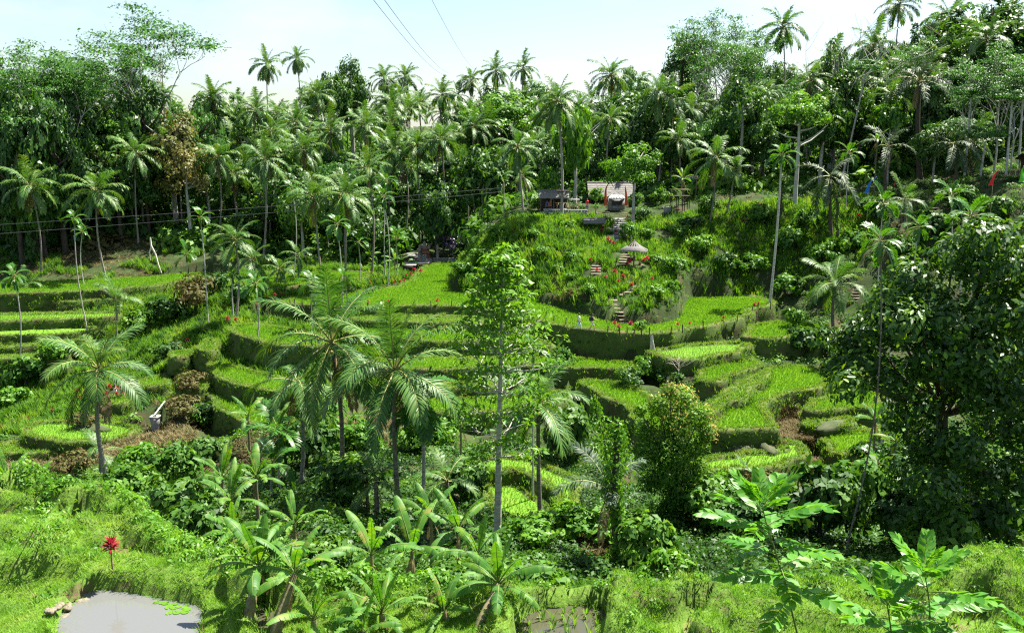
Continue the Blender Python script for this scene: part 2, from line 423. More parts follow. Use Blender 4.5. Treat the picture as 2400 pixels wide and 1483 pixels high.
def smooth_poly(P, it=2, closed=True):
    P = np.asarray(P, float)
    for _ in range(it):
        Q = np.roll(P, -1, 0) if closed else P[1:]
        A = P if closed else P[:-1]
        N = np.empty((2 * len(A), P.shape[1])); N[0::2] = .75 * A + .25 * Q; N[1::2] = .25 * A + .75 * Q
        if not closed: N = np.vstack([P[:1], N, P[-1:]])
        P = N
    return P
def resample(P, step, closed=True):
    Q = np.vstack([P, P[:1]]) if closed else P
    s = np.concatenate([[0], np.cumsum(np.linalg.norm(np.diff(Q, axis=0), axis=1))])
    n = max(4, int(s[-1] / step))
    t = np.linspace(0, s[-1], n, endpoint=not closed)
    return np.stack([np.interp(t, s, Q[:, i]) for i in range(P.shape[1])], 1)

# terraces: name, level, front rim (left to right), back edge (right to left), bank height, crop
TERR = [
 ('main', -19.5, [(640,708),(680,716),(760,723),(860,723),(1000,719),(1110,723),(1200,743),(1260,756),(1330,769),(1400,776),(1480,784),(1540,786),(1600,779),(1660,766),(1720,756),(1748,738),(1762,724),(1812,720)],
   [(1818,704),(1500,640),(1062,612),(1000,622),(985,632),(962,655),(945,671),(830,684),(760,691),(690,698)], 3.3, 'rice'),
 ('mid_grass', -20.4, [(815,747),(900,758),(1000,761),(1110,757),(1190,772)], [(1190,762),(1110,742),(900,741),(815,734)], 1.4, 'grass'),
 ('second', -21.2, [(800,775),(860,793),(960,801),(1060,804),(1135,801),(1200,804),(1290,818)], [(1290,798),(1130,775),(990,772),(850,760)], 2.2, 'rice'),
 ('third', -22.3, [(815,862),(900,868),(1040,868),(1170,862),(1300,860),(1420,866),(1500,874)], [(1500,850),(1300,836),(1100,840),(940,838),(830,842)], 2.4, 'rice'),
 ('third_low', -23.2, [(830,906),(930,914),(1050,914),(1175,908)], [(1175,892),(1050,897),(930,897),(840,889)], 1.2, 'rice'),
 ('fourth', -24.0, [(950,950),(1040,970),(1140,974),(1230,966),(1330,945)], [(1330,915),(1200,930),(1040,933),(960,928)], 2.0, 'rice'),
 ('curl', -22.9, [(1340,905),(1400,917),(1440,938),(1472,968),(1505,992),(1545,1015)], [(1600,985),(1525,930),(1450,900),(1370,887)], 2.6, 'rice'),
 ('bowl_outer', -24.3, [(1100,1112),(1190,1106),(1250,1122),(1290,1152),(1318,1190),(1328,1218)], [(1372,1200),(1365,1130),(1300,1090),(1200,1066),(1100,1078)], 1.3, 'young'),
 ('bowl_inner', -25.2, [(1120,1190),(1200,1228),(1288,1222)], [(1280,1178),(1240,1146),(1190,1130),(1125,1138)], 1.2, 'young'),
 ('left_upper', -20.6, [(540,773),(556,791),(610,804),(690,813),(775,813)], [(775,790),(690,775),(600,762),(560,761)], 2.5, 'rice'),
 ('left_mid', -23.2, [(478,858),(500,881),(540,904),(600,916),(680,926),(760,931)], [(760,900),(630,880),(560,862),(500,850)], 2.2, 'rice'),
 ('left_strip', -24.8, [(478,918),(500,952),(545,987),(600,1002),(690,1012)], [(690,970),(600,950),(560,932),(505,912)], 2.2, 'rice'),
 ('nook', -22.0, [(462,809),(472,826),(512,823),(522,806)], [(515,796),(478,797)], 1.5, 'rice'),
 ('ledge', -22.8, [(390,839),(440,842),(457,828)], [(440,821),(403,825)], 1.5, 'rice'),
 ('knoll_right', -24.3, [(412,892),(440,913),(484,917),(492,895)], [(470,881),(428,881)], 1.5, 'rice'),
 ('knoll_left', -25.0, [(322,906),(395,910),(402,890)], [(380,881),(343,885)], 1.5, 'rice'),
 ('walkers', -26.0, [(232,946),(285,954),(332,931)], [(300,924),(250,931)], 1.5, 'rice'),
 ('oval', -27.0, [(52,1010),(70,1031),(140,1041),(222,1037),(300,1021),(345,1005)], [(300,994),(200,984),(105,985)], 1.5, 'young'),
 ('oval_low', -27.9, [(-20,1062),(70,1068),(150,1063),(195,1046)], [(100,1034),(-20,1040)], 1.5, 'grass'),
 ('far_left_top', -19.8, [(-60,694),(0,691),(120,688),(300,679),(450,661),(505,650)], [(480,638),(300,654),(0,667),(-60,668)], 1.3, 'rice'),
 ('far_left_b', -21.0, [(-60,715),(0,713),(130,709),(255,706)], [(240,692),(100,692),(-60,696)], 1.3, 'young'),
 ('far_left_c', -22.1, [(-60,758),(0,756),(120,753),(275,745)], [(285,733),(130,734),(-60,740)], 1.3, 'young'),
 ('far_left_d', -23.1, [(-60,793),(0,791),(140,786),(255,778)], [(240,764),(100,767),(-60,772)], 1.5, 'mud'),
 ('far_left_mid', -23.8, [(-60,820),(0,818),(120,813),(205,806)], [(195,797),(0,803),(-60,806)], .8, 'grass'),
 ('ledge_right', -22.35, [(1652,978),(1700,957),(1748,932),(1797,897),(1803,876)], [(1790,867),(1735,903),(1690,929),(1650,955)], .7, 'grass'),
 ('side_ledge', -24.25, [(1890,1003),(1960,1008),(2012,998)], [(2010,980),(1960,986),(1890,987)], .8, 'grass'),
 ('far_left_e', -24.5, [(-60,848),(0,846),(60,841),(155,835)], [(140,824),(-60,830)], 1.5, 'grass'),
 ('behind_palms', -19.1, [(560,684),(700,672),(870,655)], [(870,636),(700,642),(562,660)], 1.0, 'rice'),
 ('step_right', -20.4, [(1744,791),(1800,798),(1850,791),(1930,786)], [(1935,764),(1860,756),(1790,759),(1758,770)], 2.0, 'rice'),
 ('rows', -21.0, [(1526,836),(1600,852),(1660,840),(1756,819)], [(1760,800),(1680,805),(1600,814),(1536,820)], 1.2, 'rows'),
 ('pocket', -21.9, [(1630,886),(1660,899),(1692,897),(1742,877),(1790,856)], [(1765,834),(1700,850),(1636,868)], 1.3, 'rice'),
 ('big_right', -22.9, [(1640,1012),(1740,1010),(1832,1002),(1827,985),(1797,966),(1790,946),(1820,931),(1872,923),(1958,896)], [(1945,870),(1880,859),(1800,861),(1790,890),(1740,915),(1700,940),(1680,980)], 1.6, 'rice'),
 ('low_right', -24.4, [(1612,1124),(1680,1107),(1780,1097),(1850,1087),(1893,1066)], [(1888,1040),(1850,1030),(1820,1054),(1720,1066),(1640,1072)], 2.0, 'young'),
 ('side_right', -23.6, [(1882,969),(1960,967),(2015,960),(2075,950)], [(2070,898),(1990,903),(1960,925),(1895,936)], 1.4, 'rice'),
 ('side_low', -24.9, [(1925,1050),(1960,1067),(2010,1064),(2075,1052)], [(2070,1008),(1990,1012),(1925,1018)], 1.4, 'rice'),
 ('far_right', -22.2, [(2080,872),(2250,871),(2460,872)], [(2460,850),(2250,845),(2080,852)], 1.0, 'grass'),
]
T = []
for nm, lv, fr, bk, wh, crop in TERR:
    pf = np.array([onz(u, v, lv)[:2] for u, v in fr]); pb = np.array([onz(u, v, lv)[:2] for u, v in bk])
    poly = smooth_poly(np.vstack([pf, pb]), 2)
    poly = resample(poly, 0.8)
    poly = poly + np.stack([wav(poly[:, 0], poly[:, 1], 4.0, 11), wav(poly[:, 0], poly[:, 1], 4.0, 12)], 1) * 0.26
    poly = poly + np.stack([wav(poly[:, 0], poly[:, 1], 11.0, 13), wav(poly[:, 0], poly[:, 1], 11.0, 14)], 1) * 0.25
    ar = 0.5 * np.sum(poly[:, 0] * np.roll(poly[:, 1], -1) - poly[:, 1] * np.roll(poly[:, 0], -1))
    if ar < 0: poly = poly[::-1]
    T.append(dict(name=nm, z=lv, poly=poly, front=smooth_poly(pf, 2, False), back=smooth_poly(pb, 1, False), h=wh, crop=crop))
HILL = np.array([onz(u, v, -19.5)[:2] for u, v in [(1068,618),(1056,640),(1054,684),(1085,691),(1130,690),(1210,701),(1300,721),(1350,736),(1400,749),(1450,761),(1500,768),(1560,761),(1598,746),(1608,701),(1650,698),(1720,698),(1818,702)]] + [(50, 108), (60, 200), (2, 200), (-6.5, 140)])
HILL = smooth_poly(HILL, 2)

xs = np.concatenate([np.linspace(-1500, -170, 12), np.linspace(-160, -74, 44), np.arange(-72, 72, .5), np.linspace(74, 160, 44), np.linspace(170, 1500, 12)])
ys = np.concatenate([np.linspace(-300, -20, 6), np.arange(-14, 24, 2.0), np.arange(24, 150, .5), np.arange(150, 260, 1.6), np.linspace(265, 400, 20), np.linspace(450, 2200, 10)])
GX, GY = np.meshgrid(xs, ys)
G = tps(np.clip(GX, -170, 170), np.clip(GY, -40, 350))
nz = wav(GX, GY, 9, 1) * .28 + wav(GX, GY, 3, 2) * .12
G += nz * np.clip((GY - 20) / 20, 0, 1)
hillmask = inpoly(GX, GY, HILL)
hd = segdist(GX, GY, HILL)
T1 = T[0]
m1 = inpoly(GX, GY, T1['poly'])
near = (hd < 30)
hs = np.where(hillmask, hd, -hd)
rise = np.clip((hs + .25) / (.9 + .35 * wav(GX, GY, 5, 5)).clip(.4, 2), 0, 1)
cut = m1 | ((~hillmask) & m1)
G += np.where((hs > -.3) & (hs < 2.0), wav(GX, GY, 1.7, 71) * .28 + wav(GX, GY, 1.0, 72) * .15, 0)
G = np.where(m1, (T1['z'] - .5) * (1 - rise) + np.maximum(G, T1['z'] - .5) * rise, G)
for t in T:
    P = t['poly']; lo, hi = P.min(0) - 5, P.max(0) + 5
    iy = np.where((ys > lo[1]) & (ys < hi[1]))[0]; ix = np.where((xs > lo[0]) & (xs < hi[0]))[0]
    if len(iy) == 0 or len(ix) == 0: continue
    sl = np.ix_(iy, ix); X, Y = GX[sl], GY[sl]
    ins = inpoly(X, Y, P)
    if t is T1: ins &= ~hillmask[sl]
    df = segdist(X, Y, t['front'], False); db = segdist(X, Y, t['back'], False)
    g = G[sl]
    g = np.where(ins, np.minimum(g, t['z'] - .6), g)
    out = (~ins) & (df < 2.6) & (df < db)
    if t is T1: out &= ~hillmask[sl]
    g = np.where(out, np.minimum(g, t['z'] - t['h'] * np.clip(df / .5 + .3, 0, 1) - .1), g)
    G[sl] = g
# winding paths and cleared shelves are kept as plain earth; heights for placing things on
H = G.copy()
TERRMASK = np.zeros(G.shape, bool)
for t in T:
    ins = inpoly(GX, GY, t['poly'])
    if t is T1: ins &= ~(hillmask & (hs > .4))
    H = np.where(ins, np.maximum(t['z'], H) if t is not T1 else np.where(hillmask, H, t['z']), H); TERRMASK |= ins
def lookup(A, x, y):
    x = np.atleast_1d(np.asarray(x, float)); y = np.atleast_1d(np.asarray(y, float))
    i = np.clip(np.searchsorted(xs, x) - 1, 0, len(xs) - 2); j = np.clip(np.searchsorted(ys, y) - 1, 0, len(ys) - 2)
    a = np.clip((x - xs[i]) / (xs[i + 1] - xs[i]), 0, 1); b = np.clip((y - ys[j]) / (ys[j + 1] - ys[j]), 0, 1)
    return (A[j, i] * (1 - a) + A[j, i + 1] * a) * (1 - b) + (A[j + 1, i] * (1 - a) + A[j + 1, i + 1] * a) * b
def ground(x, y): return float(lookup(H, x, y)[0])
def hit(u, v, y0=26.0, y1=320.0):
    """where the sight line of a photo pixel meets the ground"""
    d = ray(u, v); d = d / d[1]
    Y = np.arange(y0, y1, .1); z = lookup(H, d[0] * Y, Y)
    k = np.where(z >= d[2] * Y)[0]
    if len(k) == 0: return np.array((d[0] * 150, 150, float(lookup(H, d[0] * 150, 150)[0])))
    y = Y[k[0]]
    return np.array((d[0] * y, y, float(lookup(H, d[0] * y, y)[0])))
ny, nx = G.shape
idx = np.arange(ny * nx).reshape(ny, nx)
TF_ = np.stack([idx[:-1, :-1], idx[:-1, 1:], idx[1:, 1:], idx[1:, :-1]], -1).reshape(-1, 4)
me = mesh_np('valley_ground', np.stack([GX, GY, G], -1).reshape(-1, 3), TF_, M['hill'], smooth=True)
tag(link('hillside_ground', me), kind='structure')

# ------------------------------------------------------------------ grass templates
def blades(n, h, w, spread, lean, seed):
    r = np.random.default_rng(seed); V, F = [], []
    for i in range(n):
        a = r.uniform(0, 2 * np.pi); d = r.uniform(0, spread); b = r.uniform(0, 2 * np.pi)
        p = np.array((math.cos(b) * d, math.sin(b) * d, 0)); hh = h * r.uniform(.7, 1.15)
        o = np.array((math.cos(a), math.sin(a), 0)) * lean * hh * r.uniform(.4, 1.2); s = np.array((-math.sin(a), math.cos(a), 0)) * w * .5
        k = len(V); tip = p + o + np.array((0, 0, hh)); mid = p + o * .35 + np.array((0, 0, hh * .6))
        V += [p - s * .7, p + s * .7, mid + s, mid - s, tip]
        F += [(k, k + 1, k + 2, k + 3), (k + 3, k + 2, k + 4, k + 4)]
    F = [(a, b, c, d) for a, b, c, d in F]
    # tip triangles as quads with the tip split in two keeps one face size
    V2 = list(V); F2 = []
    for a, b, c, d in F:
        if c == d:
            V2.append(V[c] + np.array((0.004, 0.0, 0.0))); F2.append((a, b, len(V2) - 1, c))
        else: F2.append((a, b, c, d))
    return np.array(V2), np.array(F2)
def scatter_mesh(name, temps, pos, scl, mat, rnd=None, seed=0, szf=None):
    r = np.random.default_rng(seed); pos = np.asarray(pos); n = len(pos)
    if n == 0: return None
    which = r.integers(0, len(temps), n); yaw = r.uniform(0, 2 * np.pi, n)
    rnd = r.uniform(0, 1, n) if rnd is None else rnd
    Vs, Fs, Rs, o = [], [], [], 0
    for k, (TV, TF) in enumerate(temps):
        s = which == k
        if not s.any(): continue
        V, F, q = replicate(TV, TF, pos[s], yaw[s], scl[s], rnd[s], None if szf is None else szf[s])
        Vs.append(V); Fs.append(F + o); Rs.append(q); o += len(V)
    return mesh_np(name, np.concatenate(Vs), np.concatenate(Fs), mat, np.concatenate(Rs))
RICE = [blades(8, .30, .032, .10, .35, s) for s in range(4)]
YOUNG = [blades(5, .26, .035, .06, .45, s + 10) for s in range(4)]
def blades1(n, h, w, spread, lean, seed):
    """fine turf: one tapering quad a blade"""
    r = np.random.default_rng(seed); V, F = [], []
    for i in range(n):
        a = r.uniform(0, 2 * np.pi); d = spread * r.uniform() ** .5; b = r.uniform(0, 2 * np.pi); hh = h * r.uniform(.6, 1.2)
        p = np.array((math.cos(b) * d, math.sin(b) * d, 0)); o = np.array((math.cos(a), math.sin(a), 0)) * lean * hh * r.uniform(.4, 1.3); s = np.array((-math.sin(a), math.cos(a), 0)) * w * .5
        k = len(V); tip = p + o + np.array((0, 0, hh)); V += [p - s, p + s, tip + s * .2, tip - s * .2]; F.append((k, k + 1, k + 2, k + 3))
    return np.array(V), np.array(F)
FINE = [blades1(11, .085, .013, .12, .9, s + 50) for s in range(5)]
TUSS = [blades1(12, .34, .02, .12, .6, s + 60) for s in range(5)]
TURF = [blades(8, .20, .04, .16, .75, s + 20) for s in range(4)]
TALL = [blades(9, .8, .07, .22, .55, s + 30) for s in range(4)]

# ------------------------------------------------------------------ terraces
def fill(poly, z):
    tris = geometry.tessellate_polygon([[Vector((x, y, 0)) for x, y in poly]])
    V = np.column_stack([poly, np.full(len(poly), z)])
    return V, np.array([(a, b, c, c) for a, b, c in tris])
def normals2(P):
    t = np.roll(P, -1, 0) - np.roll(P, 1, 0); t /= np.linalg.norm(t, axis=1)[:, None] + 1e-9
    n = np.stack([t[:, 1], -t[:, 0]], 1)                                     # outward for counter-clockwise rings
    for _ in range(2): n = (n + np.roll(n, 1, 0) + np.roll(n, -1, 0)); n /= np.linalg.norm(n, axis=1)[:, None] + 1e-9
    return n
PADDY_NAME = {'rice': 'rice_terrace', 'young': 'rice_terrace', 'rows': 'rice_terrace', 'grass': 'grass_terrace', 'mud': 'mud_terrace'}
for ti, t in enumerate(T):
    P = t['poly']; z = t['z']; n = normals2(P); h = t['h']; N = len(P)
    me = mesh_np('paddy_soil', *(lambda v, f: (v, f[:, :3]))(*fill(P, z)), M['mud'])
    root = link(PADDY_NAME[t['crop']], me); tag(root, kind='structure')
    prof = [(-.75, .01), (-.5, .12), (-.3, .22), (.0, .2), (.14, .02), (.2, -.35 * h), (.3, -.7 * h), (.42, -h - .5)]
    if t is T1: prof[0], prof[1], prof[2] = (-.95, .01), (-.75, .16), (-.55, .22)
    rings = []
    for k, (o, dz) in enumerate(prof):
        jit = wav(P[:, 0], P[:, 1], 1.6, 40 + k) * (.05 if k < 4 else .14)
        jz = wav(P[:, 0], P[:, 1], 2.3, 60 + k) * (.04 if k < 5 else .12)
        rings.append(np.column_stack([P + n * (o + jit)[:, None], z + dz + jz]))
    V = np.concatenate(rings); i = np.arange(N); j = (i + 1) % N
    F = np.concatenate([np.stack([k * N + i, k * N + j, (k + 1) * N + j, (k + 1) * N + i], 1)[:, ::-1] for k in range(len(prof) - 1)])
    me = mesh_np('terrace_bank', V, F, M['bank'], smooth=True)
    link('earth_bank', me, root)
    # grass on the rim and hanging down the bank
    r = np.random.default_rng(100 + ti)
    seg = np.linalg.norm(np.roll(P, -1, 0) - P, axis=1); per = seg.sum()
    nb = int(per * (34 if P[:, 1].mean() < 100 else 24))
    fi = r.integers(0, N, nb); tt = r.uniform(0, 1, nb)
    b = P[fi] * (1 - tt)[:, None] + P[(fi + 1) % N] * tt[:, None]; nn = n[fi]
    off = r.uniform(0, 1, nb) ** 1.7
    o = np.where(off < .45, -.55 + off * 1.6, .17 + (off - .45) * .35)
    zz = np.where(off < .45, z + .15, z - (off - .45) / .55 * (h + .1))
    keep = np.ones(nb, bool)
    keep &= ~((off > .45) & (wav(b[:, 0], zz * 2, 3.0, 5) > .4) & (r.uniform(0, 1, nb) < .85))   # bare earth shows in patches
    pos = np.column_stack([b + nn * o[:, None], zz])[keep]
    sc = r.uniform(.6, 1.5, nb)[keep] * np.where(off[keep] > .45, 1.25, .9)
    me = scatter_mesh('bank_grass', TURF, pos, sc, M['grass'], np.clip(np.where(off[keep] < .45, r.uniform(.35, .9, keep.sum()), r.uniform(.0, .6, keep.sum())), 0, 1), 3 + ti)
    tag(link('bank_grass', me, root), kind='stuff')
    # the crop
    lo, hi = P.min(0), P.max(0); A = (hi - lo).prod()
    dens = {'rice': 22, 'young': 11, 'rows': 9, 'grass': 12, 'mud': 2.5}[t['crop']]
    step = dens ** -.5; ang = r.uniform(0, 1.5)
    g1 = np.arange(-90, 90, step)
    ux, uy = np.meshgrid(g1, g1); ux = ux.ravel() + r.normal(0, step * (.33 if t['crop'] == 'rice' else .15), ux.size); uy = uy.ravel() + r.normal(0, step * (.33 if t['crop'] == 'rice' else .15), uy.size)
    c0 = (lo + hi) / 2
    px = c0[0] + ux * math.cos(ang) - uy * math.sin(ang); py = c0[1] + ux * math.sin(ang) + uy * math.cos(ang)
    bb = (px > lo[0]) & (px < hi[0]) & (py > lo[1]) & (py < hi[1]) & (np.abs(px) < .62 * py + 4)
    px, py = px[bb], py[bb]
    ok = inpoly(px, py, P) & (segdist(px, py, P) > .55)
    if t is T1: ok &= ~((lookup(hillmask.astype(float), px, py) > .5))
    px, py = px[ok], py[ok]
    if len(px) == 0: continue
    tem, mt, s0 = {'rice': (RICE, M['rice'], 1.0), 'young': (YOUNG, M['rice'], .95), 'rows': (YOUNG, M['seedling'], 1.0), 'grass': (TURF, M['grass'], 1.2), 'mud': (YOUNG, M['grass'], .9)}[t['crop']]
    me = scatter_mesh('crop', tem, np.column_stack([px, py, np.full(len(px), z)]), r.uniform(.8, 1.2, len(px)) * s0, mt, r.uniform(.2, .8, len(px)), 7 + ti)
    tag(link({'grass': 'grass', 'mud': 'stubble'}.get(t['crop'], 'rice_plants'), me, root), kind='stuff')
# ------------------------------------------------------------------ leaf and plant templates
def leafquad(p, d, n, ln, w, fold=.15):
    """rhombic leaf at p along d with face normal n"""
    s = np.cross(d, n); s /= np.linalg.norm(s) + 1e-9
    return [p, p + d * ln * .5 + s * w * .5 + n * fold * w, p + d * ln - n * .12 * ln, p + d * ln * .5 - s * w * .5 + n * fold * w]
def unit(v): return v / (np.linalg.norm(v, axis=-1, keepdims=True) + 1e-9)
def leaf_cloud(P, N, ln, w, r, droop=.25):
    """leaves at points P facing roughly N; returns V,F"""
    n = len(P)
    N = unit(N + r.normal(0, .45, (n, 3)) + np.array((0, 0, .35)))
    t = unit(np.cross(N, r.normal(0, 1, (n, 3))))
    t = unit(t - np.array((0, 0, droop)))
    s = unit(np.cross(t, N)); N2 = np.cross(s, t)
    L_ = (ln * r.uniform(.7, 1.3, n))[:, None]; W_ = L_ * w
    V = np.stack([P, P + t * L_ * .5 + s * W_ * .5 + N2 * W_ * .12, P + t * L_ - N2 * L_ * .1, P + t * L_ * .5 - s * W_ * .5 + N2 * W_ * .12], 1).reshape(-1, 3)
    return V, np.arange(n * 4).reshape(n, 4)
def crown_mesh(name, mat, seed, R=(1, 1, .9), ncl=26, nl=70, leaf=.16, w=.55, hollow=.45, cs=.26, lower=-.35, squash=.75, droop=.25):
    r = np.random.default_rng(seed)
    Vs, Fs, rs, o = [], [], [], 0
    R = np.array(R, float)
    k = 0
    while k < ncl:
        d = unit(r.normal(0, 1, 3))
        if d[2] < lower: continue
        k += 1
        c = d * R * r.uniform(hollow, 1.0)
        m = int(nl * r.uniform(.6, 1.4)); cr = cs * r.uniform(.7, 1.35)
        q = r.normal(0, 1, (m, 3)); q = unit(q) * (r.uniform(0, 1, (m, 1)) ** .4)
        P = c + q * cr * np.array((1, 1, squash)) * R.mean()
        N = unit(q * .7 + d * .5)
        V, F = leaf_cloud(P, N, leaf, w, r, droop)
        Vs.append(V); Fs.append(F + o); o += len(V)
        cv = r.uniform(.25, .75)
        rs.append(np.repeat(np.clip(cv + r.normal(0, .16, m), 0, 1), 4))
    return mesh_np(name, np.concatenate(Vs), np.concatenate(Fs), mat, np.concatenate(rs))
def trunk_mesh(name, mat, seed, rad=.018, limbs=6, fork=.5, spread=.28, top=.93):
    """unit-height trunk with limbs"""
    r = np.random.default_rng(seed); p = Parts()
    z = np.linspace(-.06, top, 9)
    P = np.column_stack([wav(z, z, 1.2, seed) * .012 * (z + .1), wav(z, z * 2, 1.0, seed + 1) * .012 * (z + .1), z])
    p.add(*tube(P, rad * (1.35 - z * .95).clip(.25), 7))
    for i in range(limbs):
        t = r.uniform(fork, .85); a = i * 2.4 + r.uniform(-.4, .4); s = spread * r.uniform(.6, 1.1)
        b = np.array([np.interp(t, z, P[:, 0]), np.interp(t, z, P[:, 1]), t]); e = b + np.array((math.cos(a) * s, math.sin(a) * s, s * r.uniform(.3, .9)))
        m = (b + e) / 2 + np.array((0, 0, -.02))
        p.add(*tube([b, m, e], [rad * .55, rad * .4, rad * .15], 5))
    return p.mesh(name, mat, True)
def frond_mesh(name, mat, elev, droop, seed, pairs=44, ll=.24, lw=.017, hang=.5, vee=.1, irreg=.1, bare=.13, ymat=None, rr=.011, tipy=.25, twist=0.3):
    r = np.random.default_rng(seed); p = Parts()
    n = 13; t = np.linspace(0, 1, n)
    ang = elev - droop * t ** 1.35
    P = np.zeros((n, 3)); side = r.uniform(-.12, .12)
    for i in range(1, n):
        a = (ang[i] + ang[i - 1]) / 2
        P[i] = P[i - 1] + np.array((math.cos(a), side * t[i], math.sin(a))) / (n - 1)
    p.add(*tube(P, rr * (1.25 - t * 1.1), 4), r=.8, m=1)
    T = unit(np.gradient(P, axis=0))
    tw = r.uniform(-twist, twist)
    V, F, R_v = [], [], []
    for i in range(pairs):
        q = bare + (1 - bare) * (i + .5) / pairs
        c = np.array([np.interp(q, t, P[:, k]) for k in range(3)]); tg = unit(np.array([np.interp(q, t, T[:, k]) for k in range(3)]))
        S = unit(np.cross(tg, np.array((0, 0, 1.0))) + 1e-6); U = np.cross(S, tg)
        roll = tw * q * 2
        S, U = S * math.cos(roll) + U * math.sin(roll), U * math.cos(roll) - S * math.sin(roll)
        prof = (math.sin(math.pi * (.10 + .82 * ((q - bare) / (1 - bare))))) ** .55
        for sgn in (-1, 1):
            if r.uniform() < .04: continue
            L_ = ll * prof * r.uniform(.85, 1.1); W_ = lw * r.uniform(.8, 1.2)
            d = unit(S * sgn * (.95 - .35 * q) + tg * (.45 + .5 * q) + U * (vee + r.normal(0, irreg)))
            d2 = unit(d + np.array((0, 0, -hang * r.uniform(.6, 1.4))))
            d3 = unit(d2 + np.array((0, 0, -hang * r.uniform(.6, 1.4))))
            wv = unit(np.cross(d, U)) * W_
            k = len(V)
            m1 = c + d * L_ * .35; m2 = m1 + d2 * L_ * .35; e = m2 + d3 * L_ * .3
            V += [c - wv * .3, c + wv * .3, m1 + wv * .55, m1 - wv * .55, m2 + wv * .45, m2 - wv * .45, e + wv * .06, e - wv * .06]
            F += [(k, k + 1, k + 2, k + 3), (k + 3, k + 2, k + 4, k + 5), (k + 5, k + 4, k + 6, k + 7)]
            R_v += [min(1, max(0, .42 + r.normal(0, .16) + tipy * (q - .5)))] * 8
    p.add(V, F, np.array(R_v), 0)
    return p.mesh(name, mats=[mat, ymat or M['rachis']])
CLS = [(78, 25), (62, 60), (42, 80), (20, 85), (0, 75), (-25, 55), (-62, 25)]
def frond_set(name, mat, hi, **kw):
    out = []
    for ci, (e, d) in enumerate(CLS):
        out.append([frond_mesh(name, mat, R_(e), R_(d), 50 + ci * 7 + s, **kw) for s in range(3 if hi else 2)])
    return out
F_HI = frond_set('coconut_frond', M['coconut'], True, pairs=62, lw=.0128, irreg=.16, hang=.36)
F_LO = frond_set('coconut_frond', M['coconut'], False, pairs=42, lw=.021, rr=.011, ll=.25, irreg=.16)
F_DEAD = [frond_mesh('dead_frond', M['oldfrond'], R_(-62), R_(25), 300 + s, pairs=30, lw=.016, hang=.9, ymat=M['oldfrond']) for s in range(2)]
F_SUG = frond_set('sugar_palm_frond', M['sugar'], False, pairs=46, lw=.017, ll=.20, irreg=.42, hang=.35, vee=.15)
F_ARE = frond_set('areca_frond', M['areca'], True, pairs=22, lw=.05, ll=.33, hang=.28, vee=.38, bare=.2, irreg=.06, rr=.016, tipy=.1)
NUT = (lambda p: p.mesh('coconut', M['orange'], True))((lambda p: (p.add(*lathe([(0, -.13), (.09, -.09), (.12, 0), (.09, .09), (0, .13)], 7)), p)[1])(Parts()))
NUT_G = NUT.copy(); NUT_G.materials.clear(); NUT_G.materials.append(M['stemgreen'])

